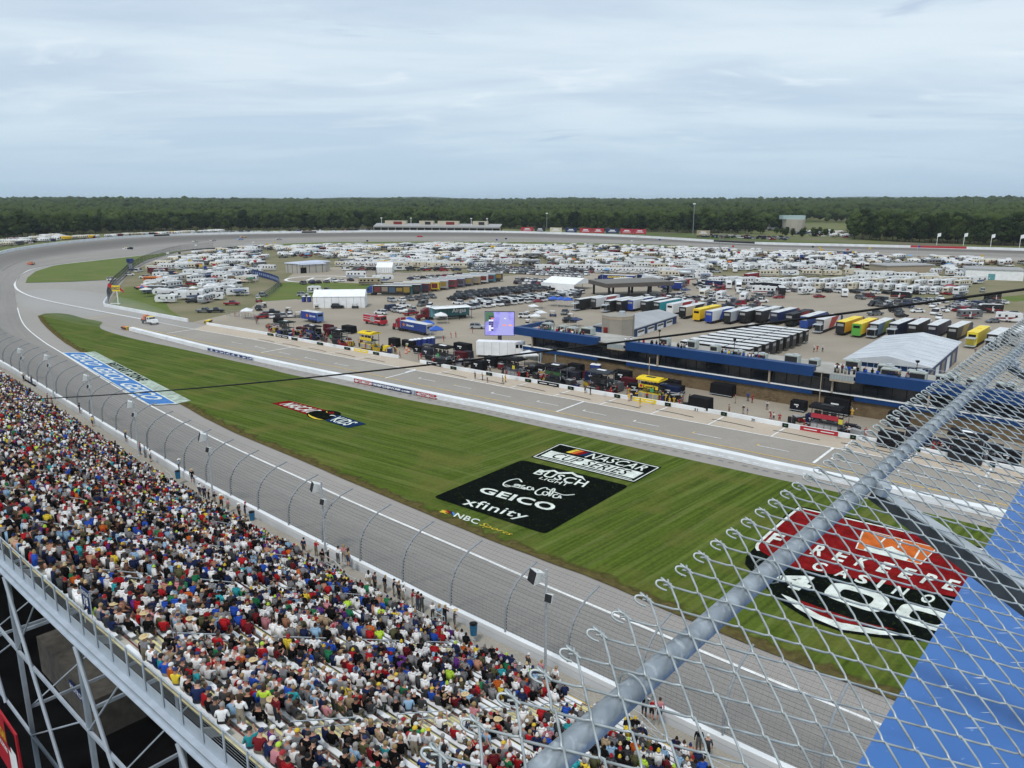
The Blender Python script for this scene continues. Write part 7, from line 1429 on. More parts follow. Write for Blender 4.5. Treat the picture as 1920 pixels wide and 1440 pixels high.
for px, c, lab in [((755, 617), 'blue', 'blue canopy left of the pair behind the red tractor'), ((768, 616), 'blue', 'middle blue canopy behind the red tractor'), ((818, 634), 'blue', 'small blue canopy at the end of the navy trailer'), ((802, 622), 'blue', 'blue canopy behind the end of the navy trailer'), ((992, 684), 'white', 'white peaked canopy at the end of the suites'), ((827, 606), 'white', 'small white canopy before the gas trailer'), ((464, 597), 'white', 'white canopy by the pit gate'), ((1008, 578), 'maroon', 'dark red canopy left of the blue ones'), ((1038, 573), 'blue', 'first bright blue canopy by the black transporter'), ((1052, 574), 'blue', 'second bright blue canopy by the black transporter'), ((1064, 575), 'blue', 'third bright blue canopy by the black transporter'), ((391, 548), 'white', 'white canopy left in the fenced camp'), ((434, 549), 'white', 'white canopy right of the black swoosh camper'), ((311, 533), 'white', 'white canopy above the umbrellas in the fenced camp'), ((1780, 548), 'red', 'red canopy at the end of the white camper row')]: vehicle('canopy', at(*px, .1), .2, c if c != 'blue' else (.02, .09, .42), lab, None, sc=1.25)
for px, c, t, lab in [((268, 551), (.04, .10, .35), (.6, .15, .06), 'blue and orange umbrella at the corner of the fenced camp'), ((275, 556), (.6, .6, .58), (.6, .6, .58), 'white umbrella below the blue and orange one')]: o = vehicle('umbrella', at(*px, .1), 0, c, lab, None, t); o.scale = (2, 2, 1.5)
# crew and officials
CREWC = {'red': (.36, .02, .03), 'black': (.015,)*3, 'yellow': (.72, .45, .03), 'white': (.64,)*3, 'navy': (.02, .03, .10), 'royal': (.02, .06, .33), 'lime': (.5, .75, .05), 'grey': (.15,)*3, 'tan': (.35, .28, .2)}
def crew(px, c, label, kind=None, fac=None, z=.1):
    p = at(*px, z); return person(kind or R.choice(STAND+WALK), p, fac if fac is not None else brz+math.pi+R.gauss(0, .9), CREWC[c], label, 'pit crews and officials', 'person', ('helmet', CREWC[c], CAP) if R.random() < .3 else None, CREWC[c] if c in ('yellow', 'red') and R.random() < .7 else None)
for px, c, lab in [((891, 711), 'grey', 'crew member in dark suit on the concrete left of two others'), ((905, 713), 'tan', 'crouching crew member on the concrete in the middle of three'), ((914, 717), 'white', 'crew member in white walking on the concrete'), ((943, 719), 'black', 'crew member in black at the wet patch'), ((948, 717), 'yellow', 'crew member in yellow green at the wet patch'), ((919, 698), 'white', 'person in white standing by two black boxes'), ((871, 688), 'grey', 'person in dark shirt standing between black boxes'), ((1200, 763), 'yellow', 'crew member in yellow on the concrete before the yellow banner'), ((1179, 752), 'yellow', 'crew member in yellow left of the yellow banner'), ((1183, 751), 'white', 'crew member in white behind the yellow banner'), ((1097, 737), 'black', 'crew member in black over the low wall'), ((1107, 740), 'black', 'crew member in dark red over the low wall'), ((1261, 742), 'lime', 'official in lime shirt near the yellow stand'), ((1278, 758), 'navy', 'person in navy by the wall right of the yellow crew'), ((1279, 760), 'grey', 'person in grey by the wall right of the yellow crew'), ((1292, 755), 'navy', 'person in blue standing at the big black trolley'), ((1303, 722), 'white', 'person in white at the stone wall'), ((1309, 728), 'navy', 'person in blue at the stone wall'), ((1402, 752), 'royal', 'person in blue by the red shirt at the stone wall'), ((1410, 755), 'red', 'person in red by the blue shirt at the stone wall'), ((1379, 756), 'tan', 'person bending near the stone wall'), ((1393, 776), 'black', 'person in black standing behind wall number thirty'), ((1401, 781), 'royal', 'person in royal blue right behind wall number thirty'), ((1367, 775), 'tan', 'person in tan leaning behind the low wall'), ((1438, 768), 'white', 'person with wheeled cart in the empty stall'),
    ((1445, 786), 'red', 'crew member in red left of three by the wall'), ((1450, 790), 'white', 'crew member in white middle of three by the wall'), ((1461, 792), 'red', 'crew member in red and white right of three by the wall'), ((1538, 803), 'lime', 'official in lime vest before the red signed stand'), ((1597, 782), 'yellow', 'person in yellow right of the red signed stand'), ((1594, 778), 'grey', 'person in grey right of the red signed stand'), ((1615, 772), 'white', 'person in white by the stone wall near the chain link'), ((1605, 778), 'white', 'seated person in white near the chain link'), ((1622, 820), 'red', 'crew member in red at the wall next to the chain link'), ((1665, 782), 'red', 'person in red at the stone wall behind the chain link'), ((750, 670), 'red', 'red crew member at the end of the first low wall'), ((785, 675), 'red', 'left of two red crew members at the wall opening'), ((790, 674), 'red', 'right of two red crew members at the wall opening'), ((808, 668), 'red', 'red crew member left of the tall black stand'), ((762, 655), 'lime', 'official in lime by the orange barrels'), ((481, 608), 'red', 'left of two people in red on the empty far stalls'), ((484, 607), 'red', 'right of two people in red on the empty far stalls'), ((441, 594), 'red', 'person in red by the pit gate'), ((832, 640), 'red', 'person in red near the small blue canopy'), ((846, 634), 'red', 'person in red right of the blue canopy'), ((855, 633), 'red', 'second person in red right of the blue canopy'), ((886, 625), 'red', 'person in red left of the video screen'), ((1526, 660), 'white', 'person in white on the open ground before the pale trailers'), ((1532, 659), 'red', 'person in red before the pale trailers'), ((1542, 660), 'white', 'second person in white before the pale trailers'), ((1828, 665), 'navy', 'person pushing a cart beside the big yellow transporter')]: crew(px, c, lab)
for nm, u0, u1, cols in (('left dark stand', 500, 560, ['black', 'navy', 'grey', 'red']), ('navy pit stand', 560, 615, ['navy', 'black', 'red']), ('red crew stall', 605, 660, ['red', 'red', 'red', 'black']), ('far yellow pit stand', 665, 745, ['yellow', 'yellow', 'black', 'red']), ('tall black stand', 805, 860, ['black', 'red', 'black']), ('steel box stand', 930, 1000, ['red', 'red', 'black', 'grey']), ('black and green stand', 1000, 1070, ['red', 'red', 'black', 'white']), ('slate canopy stand', 1075, 1165, ['red', 'black', 'red', 'black']), ('lettered yellow stand', 1175, 1275, ['yellow', 'yellow', 'yellow', 'red', 'black']), ('red signed stand', 1495, 1600, ['red', 'white', 'grey', 'black']), ('stand behind the chain link', 1740, 1880, ['black', 'red', 'grey', 'white'])):
    for k in range(15):
        u = R.uniform(u0, u1); vv_ = np.interp(u, [p[0] for p in FPW], [p[1] for p in FPW]); c = R.choice(cols); crew((u, vv_-R.uniform(2, 15)), c, f'{ordn(k)} crew member of the {nm}, in {c}')
for k in range(9): r = empty('tire_stack', at(R.choice([520, 600, 640, 850, 980, 1060, 1150, 1260, 1590])+R.uniform(-8, 8), 0, 0)) if False else None
for k, u in enumerate((515, 570, 625, 850, 985, 1062, 1150, 1245, 1480, 1585, 1720, 1790)):
    v = np.interp(u, [p[0] for p in FPW], [p[1] for p in FPW])-9; r = empty('tire_stack', at(u, v, .08), brz); tag(r, f'stack of black race tyres, {ordn(k)} from the left behind the low pit wall', 'tyre stack', 'tyre stacks along the pit stalls')
    for j in range(4):
        for x in (0, .75): b = MB(); b.tube([(x, 0, .02+j*.3), (x, 0, .30+j*.3)], .34, 12); b.obj('tire', M['tire'], r)
for k in range(5): r = empty('barrel', at(765+R.uniform(-4, 5), 650+k*3.2, .08)); tag(r, f'orange striped barrel, {ordn(k)} from the back in the row at the wall opening', 'barrel'); b = MB(); b.tube([(0, 0, 0), (0, 0, 1.0)], [.35, .26], 10); b.obj('drum', M['orange'], r); b = MB(); b.tube([(0, 0, .35), (0, 0, .5)], .335, 10); b.tube([(0, 0, .65), (0, 0, .78)], .315, 10); b.obj('white_band', M['paint'], r)
bu_ = sorted([R.uniform(a, c) for a, c, n in ((505, 660, 10), (740, 900, 7), (925, 1075, 11), (1080, 1290, 13), (1500, 1530, 1), (1700, 1890, 6)) for _ in range(n)])
for k, u in enumerate(bu_):
    v = np.interp(u, [p[0] for p in FPW], [p[1] for p in FPW])-R.uniform(13, 27); crate((u, v), R.uniform(2.4, 4.2), R.uniform(1.4, 2.0), R.uniform(1.7, 2.5), f'dark equipment cover, {ordn(k)} from the left behind the pit stands', R.choice([BK, BK, BK, (.03, .03, .04), (.012, .02, .06), (.08, .015, .02), (.10, .10, .105)]), R.random() < .5)
# small carts, cans and covers that crowd the stalls
CARTC = [BK, BK, BK, (.05, .05, .055), (.20, .02, .025), (.02, .03, .12), (.35, .35, .35), (.5, .35, .03)]
cu_ = sorted([R.uniform(a, c) for a, c in ((500, 560), (560, 625), (625, 735), (805, 880), (930, 1010), (1010, 1075), (1075, 1170), (1180, 1290), (1490, 1610), (1720, 1880)) for _ in range(13)])
for k, u in enumerate(cu_):
    v = np.interp(u, [p[0] for p in FPW], [p[1] for p in FPW])-R.uniform(4, 20); r = empty('tool_cart', at(u, v, .08), brz+R.gauss(0, .5)); c = R.choice(CARTC); tag(r, f'small pit cart, {ordn(k)} from the left behind the low pit wall', 'tool cart', 'small carts in the pit stalls')
    w_, h = R.uniform(.6, 1.3), R.uniform(.6, 1.5); b = MB(); b.box(-w_, w_, -.45, .45, .2, h); b.obj('bin', [M['obj']], r, color=c); b = MB(); b.box(-w_, w_, -.47, .47, h, h+.06); b.obj('lid', M['grey'] if R.random() < .4 else M['dark'], r); b = MB(); b.tube([(w_, -.4, h), (w_+.35, -.4, h+.25), (w_+.35, .4, h+.25), (w_, .4, h)], .03, 5); b.obj('handle', M['galv'], r); b = MB(); wheels(b, (-w_*.7, w_*.7), .4, .2, .12); b.m = [0]*len(b.m); tag(b.obj('wheels', M['tire'], r), kind='stuff')
for k, (u, s_) in enumerate(((528, 1), (578, -1), (645, 1), (845, 1), (985, 1), (1060, -1), (1150, 1), (1240, 1), (1585, 1))):     # boom over the wall with the stall sign
    v = np.interp(u, [p[0] for p in FPW], [p[1] for p in FPW])-6; r = empty('pit_boom', at(u, v, .08), brz); tag(r, f'long thin boom with a hanging sign, {ordn(k)} from the left over the low pit wall', 'boom'); b = MB(); b.tube([(0, 1.2, 0), (0, 1.2, 3.0), (.3*s_, -4.5, 3.9)], .05, 5); b.obj('arm', M['dark'], r); b = MB(); b.box(.3*s_-.35, .3*s_+.35, -4.55, -4.48, 2.9, 3.7); b.obj('sign_board', [M['obj']], r, color=R.choice([(.5, .03, .04), (.6, .5, .05), (.03,)*3, (.05, .3, .1)]))
fl_ = []
while len(fl_) < 46:
    u, v = R.uniform(290, 1900), R.uniform(462, 545); p = at(u, v, .1)
    if any(inpoly(u, v, f_[1]) for f_ in FIELDS): fl_.append((u, p))
for k, (u, p) in enumerate(sorted(fl_, key=lambda t: t[0])): c = R.choice([(.4, .03, .04), (.6, .6, .6), (.03, .05, .25), (.02,)*3, (.6, .4, .04)]); r = empty('camp_flag', p); tag(r, f'small flag on a tall thin pole, {ordn(k)} from left over the campground', 'flag', 'flags over the campground'); h = R.uniform(6, 9); b = MB(); b.tube([(0, 0, 0), (0, 0, h)], .06, 4); b.obj('pole', M['galv'], r); b = MB(); b.grid([[(.05, 0, h-1.1), (.05, 0, h)], [(.9, .2, h-1.2), (.9, .2, h-.05)], [(1.7, 0, h-1.1), (1.7, 0, h)]]); b.obj('flag', [M['cloth']], r, color=c)
# poles and cranes over the stalls
for u, v, h in ((1215, 742, 8), (1532, 792, 9), (1440, 700, 5)): b = MB(); b.tube([(0, 0, 0), (0, 0, h)], .07, 6); tag(b.obj('camera_pole', M['tan'], None, at(u, v, .08)), f'thin pole {"rising beside the yellow stand" if u == 1215 else ("rising behind the red signed stand" if u == 1532 else "rising before the suites")}', 'pole')
# ------------------------------------------------------------------ fences and signs at the turn
def mesh_fence(px, h, label, step=3, banner=None, sub=4):
    P = [at(u, v, .1) for u, v in crom(px, sub)]; r = empty('chain_fence', P[0]); tag(r, label, 'fence'); o = r.location
    for i, p in enumerate(P): b = MB(); b.tube([p-o, p-o+Vector((0, 0, h))], .05, 5); b.obj('post', M['postgrey'], r)
    b = MB(); [b.tube([q-o+Vector((0, 0, z)) for q in P], .035, 4) for z in (h, h*.5, .1)]; b.obj('rail', M['postgrey'], r)
    b = MB()
    for a, c in zip(P, P[1:]):
        n = max(2, int((c-a).length/.7))
        for k in range(n):
            q = a.lerp(c, k/n)-o; q2 = a.lerp(c, (k+2)/n)-o; b.tube([q, q2+Vector((0, 0, h))], .018, 3, caps=False); b.tube([q2, q+Vector((0, 0, h))], .018, 3, caps=False)
    tag(b.obj('fence_wire', M['dark'], r), kind='stuff')
    if banner:
        for a, c in zip(P, P[1:]):
            n = (c-a).normalized(); n = Vector((n.y, -n.x, 0)); n = n if n.y < 0 else -n; Q = [a-o+n*.08+Vector((0, 0, h*.95)), c-o+n*.08+Vector((0, 0, h*.95)), c-o+n*.08+Vector((0, 0, .2)), a-o+n*.08+Vector((0, 0, .2))]; pb = panel(Q, M['navy'], 'banner', r)
            for x in (.15, .6): panel(Q, bpy.data.materials['banner_print'] if 'banner_print' in bpy.data.materials else mat('banner_print', (.25, .32, .5)), 'banner_print', pb, .03, (x, .3, x+.28, .7))
    return r
mesh_fence([(203, 572), (206, 558), (216, 540), (232, 524), (245, 511), (270, 496), (300, 484), (340, 473), (400, 466)], 5.5, 'tall wire fence on the white wall round the inside of the turn'); mesh_fence([(440, 506), (470, 515), (500, 523), (522, 531), (524, 538)], 3.4, 'fence hung with blue banners round the fenced camp', banner=True); mesh_fence([(524, 539), (512, 550), (497, 560)], 3.2, 'grey fence below the end of the blue banners'); mesh_fence([(425, 592), (448, 594), (466, 598), (480, 601)], 2.0, 'low barrier fence by the pit gate', sub=3); mesh_fence([(660, 512), (700, 520), (715, 516), (790, 517)], 3.2, 'grey screened fence behind the small white tent', sub=3)
sg = empty('tall_sign', at(222, 571, .05), rad(-8)); sg.scale = (.8, .8, .85); tag(sg, 'white pole carrying a red and yellow arrow board by the turn wall', 'sign'); b = MB(); b.tube([(0, 0, 0), (0, 0, 6.2)], .25, 8); b.box(-4, 1, -.2, .2, .3, .6); b.obj('pole', M['paint'], sg)
b = MB(); b.box(-2.3, 1.8, -.3, .0, 6.0, 8.6); b.obj('board', M['yellow'], sg); Q = [Vector((-2.1, -.33, 8.0)), Vector((1.6, -.33, 8.0)), Vector((1.6, -.33, 6.6)), Vector((-2.1, -.33, 6.6))]; text_on(Q, 'SUNOCO', (0, 0, 1, 1), M['navy'], sg, 0, .04, .02); b = MB(); b.prism([(-4.4, 8.0), (-2.3, 7.3), (-2.3, 9.2), (-4.0, 9.4)], -.28, -.05); b.prism([(1.8, 6.8), (3.8, 5.2), (3.4, 6.4), (1.8, 7.8)], -.28, -.05); b.obj('arrow_fin', M['red'], sg)
pt = empty('score_tower', at(246, 507, .05), rad(20)); tag(pt, 'slim blue scoring tower inside the tall turn fence', 'tower'); zt = ztop(pt.location, 485); b = MB(); b.box(-1.3, 1.3, -1, 1, 0, zt*.7); b.obj('shaft', M['bluepaint'], pt); b = MB(); b.box(-1.8, 1.8, -1.3, 1.3, zt*.7, zt); b.obj('head', M['navy'], pt); b = MB(); b.box(-1.0, 1.0, -1.04, -1.0, zt*.15, zt*.6); b.obj('face_panel', M['galv'], pt)
# helipad ring
Pc = at(598, 523, .1); b = MB(); b.grid([[(Pc.x+r_*math.cos(t), Pc.y+r_*math.sin(t), .1) for r_ in (15.5, 17)] for t in np.linspace(0, 2*math.pi, 48)]); o = b.obj('helipad_ring', M['line']); o['kind'] = 'structure'; b = MB(); b.box(Pc.x-5, Pc.x-3.6, Pc.y-7, Pc.y+7, .09, .1); b.box(Pc.x+3.6, Pc.x+5, Pc.y-7, Pc.y+7, .09, .1); b.box(Pc.x-3.6, Pc.x+3.6, Pc.y-.8, Pc.y+.8, .09, .1); o = b.obj('helipad_letter', M['line']); o['kind'] = 'structure'
# ------------------------------------------------------------------ beyond the back straight: stands, boards, lights
fa, fb = at(700, 431.5, 6.0), at(937, 434, 6.0); fs_ = empty('far_grandstand', fa, ang(fa, fb)); tag(fs_, 'low far grandstand with four cream boxes on its roof behind the back straight', 'grandstand'); fl = (fb-fa).length
sd_ = part('seat_deck', M['grey'], lambda b: b.prism([(0, 3.2), (0, 4.4), (10, 7.6), (10, 7.0)], 0, fl), fs_); sd_.rotation_euler = (0, 0, math.pi/2); sd_.scale = (1, -1, 1); part('under_stand', M['dark'], lambda b: b.box(0, fl, 3, 9.5, 0, 3.6), fs_)
for k in range(18): part('column', M['tan'], lambda b: b.box(fl*k/17-.5, fl*k/17+.5, 1.2, 2.4, 0, 3.6), fs_)
part('parapet', M['stucco'], lambda b: b.box(0, fl, .4, 1.0, 3.4, 4.8), fs_)
for u0, u1 in ((719, 760), (785, 812), (820, 859), (885, 912)):
    x0, x1 = (u0-700)/237*fl, (u1-700)/237*fl; bx_ = part('press_box', mat('cream_box', (.50, .44, .34), .8), lambda b: b.box(x0, x1, 6, 10, 5.5, 10.5), fs_); part('window', M['maroon'] if u0 in (719, 820) else M['glass'], lambda b: b.box(x0+(x1-x0)*.4, x1-(x1-x0)*.2, 5.95, 6.0, 6.5, 9.6), bx_)
for k, u in enumerate((713, 770, 883, 912)): x = (u-700)/237*fl; b = MB(); b.tube([(x, 5, 4), (x, 5, 13)], .25, 5); b.box(x-1, x+1, 4.6, 5.4, 13, 13.8); b.obj('light_mast', M['paint'], fs_)
for k, (u0, u1, c) in enumerate([(977, 1000, 'red'), (1003, 1022, 'black'), (1031, 1053, 'cream'), (1060, 1081, 'navy'), (1087, 1109, 'red'), (1111, 1132, 'red'), (1136, 1160, 'navy'), (1163, 1187, 'red'), (1188, 1211, 'red'), (1306, 1331, 'tan')]):
    z0 = 6.6; a, c_ = at(u0, 435+max(0, (u0-1000))*.022, z0), at(u1, 435+max(0, (u1-1000))*.022, z0); a += a.normalized()*8; c_ += c_.normalized()*8; r = empty('billboard', a, ang(a, c_)); l = (c_-a).length
    tag(r, f"{c} billboard, {ordn(k)} from the left in the line beyond the back straight wall", 'billboard', 'billboards beyond the back straight'); b = MB(); b.box(0, l, 0, .5, 0, 4.6); b.obj('face', [M['obj']], r, color=dict(CC, red=(.40, .03, .05), cream=(.55, .5, .36))[c]); b = MB(); b.box(l*.2, l*.8, -.1, -.02, 1.4, 1.9); b.box(l*.3, l*.7, -.1, -.02, 2.5, 3.4); b.obj('face_print', M['paint'], r); b = MB(); b.box(.5, .9, .5, .9, -2, 4.6); b.box(l-.9, l-.5, .5, .9, -2, 4.6); b.obj('post', M['dark'], r)
def wallsign(u0, u1, m, label, cols=6):
    i0 = trackpoint(u0, np.interp(u0, sorted(p[0] for p in out_px[:SUB*12]), [p[1] for p in sorted(map(tuple, out_px[:SUB*12]))]))[3]; i1 = trackpoint(u1, np.interp(u1, sorted(p[0] for p in out_px[:SUB*12]), [p[1] for p in sorted(map(tuple, out_px[:SUB*12]))]))[3]
    P = [at(u, np.interp(u, [p[0] for p in sorted(map(tuple, out_px[:SUB*12]))], [p[1] for p in sorted(map(tuple, out_px[:SUB*12]))]), 6.0) for u in np.linspace(u0, u1, cols)]
    P = [p-p.normalized()*.9 for p in P]; b = MB(); b.grid([[p+Vector((0, 0, .25)), p+Vector((0, 0, 1.7))] for p in P]); b.grid([[p+p.normalized()*.15+Vector((0, 0, .25)), p+p.normalized()*.15+Vector((0, 0, 1.7))] for p in P]); tag(b.obj('wall_sign', m), label, 'sign')
wallsign(1707, 1812, M['red'], 'long red sign on the right end of the far white wall'); wallsign(566, 593, M['black'], 'black sign on the far white wall above the leading race cars'); wallsign(289, 318, M['black'], 'black sign on the far white wall left of the race cars'); wallsign(1338, 1415, M['dark'], 'long dark sign on the far white wall before the billboards end', 8); wallsign(82, 94, M['dark'], 'small dark sign on the outer wall at the left'); wallsign(24, 34, M['dark'], 'smallest dark sign on the outer wall at the far left')
for k, (u, vb_, vt_) in enumerate([(1756, 460, 438), (1806, 461, 438), (1857, 463, 440), (1911, 465, 441)]):
    p = at(u, vb_, 6.2); p += p.normalized()*3; r = empty('flag_pole', p); tag(r, f'white flag on a pole, {ordn(k)} from the left behind the far wall on the right', 'flag pole'); zt = ztop(p, vt_)-6.2; b = MB(); b.tube([(0, 0, 0), (0, 0, zt)], .16, 5); b.obj('pole', M['paint'], r); b = MB(); b.grid([[(.1, 0, zt-2.6), (.1, 0, zt)], [(1.2, .3, zt-2.3), (1.2, .3, zt+.2)], [(2.4, 0, zt-2.0), (2.4, 0, zt+.5)]]); b.obj('flag', M['paint'], r)
def mast(px, vt_, z, label, cage=False):
    p = at(*px, z); zt = ztop(p, vt_)-z; r = empty('light_mast', p); tag(r, label, 'light mast'); b = MB(); b.tube([(0, 0, 0), (0, 0, zt)], [.3, .2], 6); b.obj('mast', M['postgrey'], r); b = MB(); b.box(-1.2, 1.2, -.3, .3, zt-1.0, zt); b.obj('lamp_rack', M['paint'], r)
mast((1299, 440), 381, 8, 'tall light mast standing out of the trees beyond the back straight'); mast((1025, 428), 399, 8, 'dark leaning crane mast beyond the billboards')
pl = empty('lattice_tower', at(1352, 466, .1)); tag(pl, 'grey lattice camera tower on the inside of the back straight', 'tower'); zt = ztop(pl.location, 437)
b = MB()
for x in (-1.5, 1.5):
    for y in (-1.5, 1.5): b.beam((x, y, 0), (x, y, zt), .2, .2)
for k in range(6): z = zt*k/6; b.beam((-1.5, -1.5, z), (1.5, -1.5, z+zt/6), .12, .12); b.beam((1.5, -1.5, z), (-1.5, -1.5, z+zt/6), .12, .12); b.beam((-1.5, 1.5, z), (-1.5, -1.5, z+zt/6), .12, .12)
b.obj('lattice', M['postgrey'], pl); b = MB(); b.box(-2, 2, -2, 2, zt*.8, zt*.82); b.obj('platform', M['dark'], pl)
p = at(1487, 432, 7); p = p*1.0; r = empty('round_building', p); tag(r, 'pale round stand back with blue top seen among the right hand trees', 'building'); zt = ztop(p, 411)-7; b = MB(); b.tube([(0, 0, -2), (0, 0, zt)], [11, 12], 12); b.obj('wall', mat('pale_concrete', (.42, .39, .33), .8), r); b = MB(); b.box(-14, 10, -6, 6, zt, zt+4); b.obj('top_deck', mat('pale_teal', (.36, .46, .46), .6), r)

# ------------------------------------------------------------------ woods
def leafmat(name, a, bb):
    m, N, L, b = newmat(name); oi = N.new('ShaderNodeObjectInfo'); v = coord(N, L); at_ = N.new('ShaderNodeAttribute'); at_.attribute_name = 'tint'
    c = mixn(N, L, noise(N, L, v, .45, 5, .3, .7), a, bb); c = mixn(N, L, noise(N, L, v, 2.2, 3, .35, .7), tuple(x*.5 for x in a), c)
    mm = N.new('ShaderNodeMath'); mm.operation = 'ADD'; L.new(oi.outputs['Random'], mm.inputs[0]); L.new(at_.outputs['Fac'], mm.inputs[1])
    r = N.new('ShaderNodeValToRGB'); r.color_ramp.elements[0].color = (.26, .36, .34, 1); r.color_ramp.elements[1].color = (1.9, 1.6, 1.1, 1); L.new(mm.outputs[0], r.inputs[0])
    L.new(mixn(N, L, 1.0, c, r.outputs[0], 'MULTIPLY'), b.inputs['Base Color']); b.inputs['Roughness'].default_value = .9; b.inputs['Specular IOR Level'].default_value = .1; return m
M['leaf'] = leafmat('leaf_green', (.015, .034, .012), (.066, .100, .032)); M['bark'] = mat('bark', (.09, .07, .05), .9, .3, 3)
def blob(c, r, seed, sub=2, sq=.85):
    bm_ = bmesh.new(); bmesh.ops.create_icosphere(bm_, subdivisions=sub, radius=1); rr = np.random.RandomState(seed); ph = rr.rand(3, 3)*6; V = []
    for v in bm_.verts:
        p = np.array(v.co); d = 1+.18*math.sin(3*p[0]+ph[0, 0])*math.sin(3.3*p[1]+ph[0, 1])+.14*math.sin(6*p[2]+ph[1, 0])*math.sin(5*p[0]+ph[1, 1])+rr.uniform(-.12, .12); V.append((c[0]+p[0]*r*d, c[1]+p[1]*r*d, c[2]+p[2]*r*d*sq))
    F = [tuple(v.index for v in f.verts) for f in bm_.faces]; bm_.free(); return V, F
def crown_mesh(seed, h, wd):
    rr = np.random.RandomState(seed); b = MB()
    for k in range(15):
        t = rr.rand(); a = rr.rand()*6.28; ra = wd*(.25+.75*math.sin(math.pi*(.15+.8*t)))*rr.uniform(.35, .75); c = (ra*math.cos(a), ra*math.sin(a), h*(.28+.66*t)); V, F = blob(c, wd*rr.uniform(.30, .5), seed*31+k, 2)
        o = len(b.v); b.v += V; b.f += [tuple(i+o for i in f) for f in F]; b.m += [0]*len(F)
    n = 420
    for k in range(n):                                             # loose leaf sprays that ragged the outline
        t = rr.rand(); a = rr.rand()*6.28; ra = wd*(.35+.75*math.sin(math.pi*(.12+.83*t)))*rr.uniform(.75, 1.12); c = Vector((ra*math.cos(a), ra*math.sin(a), h*(.22+.80*t))); s = rr.uniform(.25, .6); u = Vector(rr.normal(size=3)).normalized(); v = u.cross(Vector(rr.normal(size=3))).normalized(); b.face([c-u*s, c+v*s*.6, c+u*s, c-v*s*.6])
    return b.mesh('crown', M['leaf'])
def trunk_mesh(h):
    b = MB(); b.tube([(0, 0, -1), (0, 0, h*.3), (.2, .1, h*.62)], [.4, .3, .16], 7)
    for a in (0, 2.1, 4.2): b.tube([(0, 0, h*.28), (1.6*math.cos(a), 1.6*math.sin(a), h*.5)], [.16, .07], 5)
    return b.mesh('trunk', M['bark'])
TREES = [(crown_mesh(k+1, h, w_), trunk_mesh(h)) for k, (h, w_) in enumerate([(17, 5.4), (20, 6.2), (14, 5.0), (18, 7.2), (22, 5.8), (12, 4.4)])]
TKIND = ['round', 'tall', 'small', 'broad', 'tall', 'small']
# front of the woods, surveyed along its foot
EDGE = [(-60, 447), (60, 444), (200, 437), (340, 432), (480, 431), (600, 431), (690, 430), (820, 428), (950, 429), (1060, 431), (1200, 434), (1300, 437), (1390, 438), (1430, 440)]
EDGE2 = [(1598, 449), (1640, 451), (1700, 454), (1780, 457), (1860, 460), (1960, 463)]
tn = 0
def tree(p, k, label, grp, sc):
    p = Vector((p.x, p.y, hground(p.x, p.y)-.2)); r = empty('tree', p, R.random()*6.28); r.scale = (sc*R.uniform(.9, 1.1), sc*R.uniform(.9, 1.1), sc*R.uniform(.85, 1.15)); tag(r, label, 'tree', grp)
    ob('trunk', TREES[k][1], r); ob('crown', TREES[k][0], r)
def edge_trees(E_, n, zone, rowsn, ks, sc=1.0):
    us = [p[0] for p in E_]; vs_ = [p[1] for p in E_]
    for row in range(rowsn):
        for i in range(n):
            u = us[0]+(us[-1]-us[0])*(i+R.random())/n; p = at(u, np.interp(u, us, vs_), 5.0); p += p.normalized()*(12+row*11+R.uniform(-4, 5)); k = R.choice(ks)
            if row == 0 and R.random() < .35: k = R.choice([2, 5])
            tree(p, k, f'{TKIND[k]} green tree, {ordn(i)} from left in {"front" if row == 0 else "second"} rank {zone}', f'trees in the wood edge {zone}', sc*R.uniform(.8, 1.12))
edge_trees(EDGE[:5], 42, 'behind the left turn', 2, [0, 1, 3, 4, 2], 1.0); edge_trees(EDGE[4:9], 40, 'behind the low far grandstand', 2, [0, 1, 3, 2, 5], .95); edge_trees(EDGE[8:], 40, 'behind the far billboards', 2, [0, 1, 3, 4], .95); edge_trees(EDGE2, 26, 'at the right beyond the flag poles', 2, [1, 3, 4, 0], 1.12)
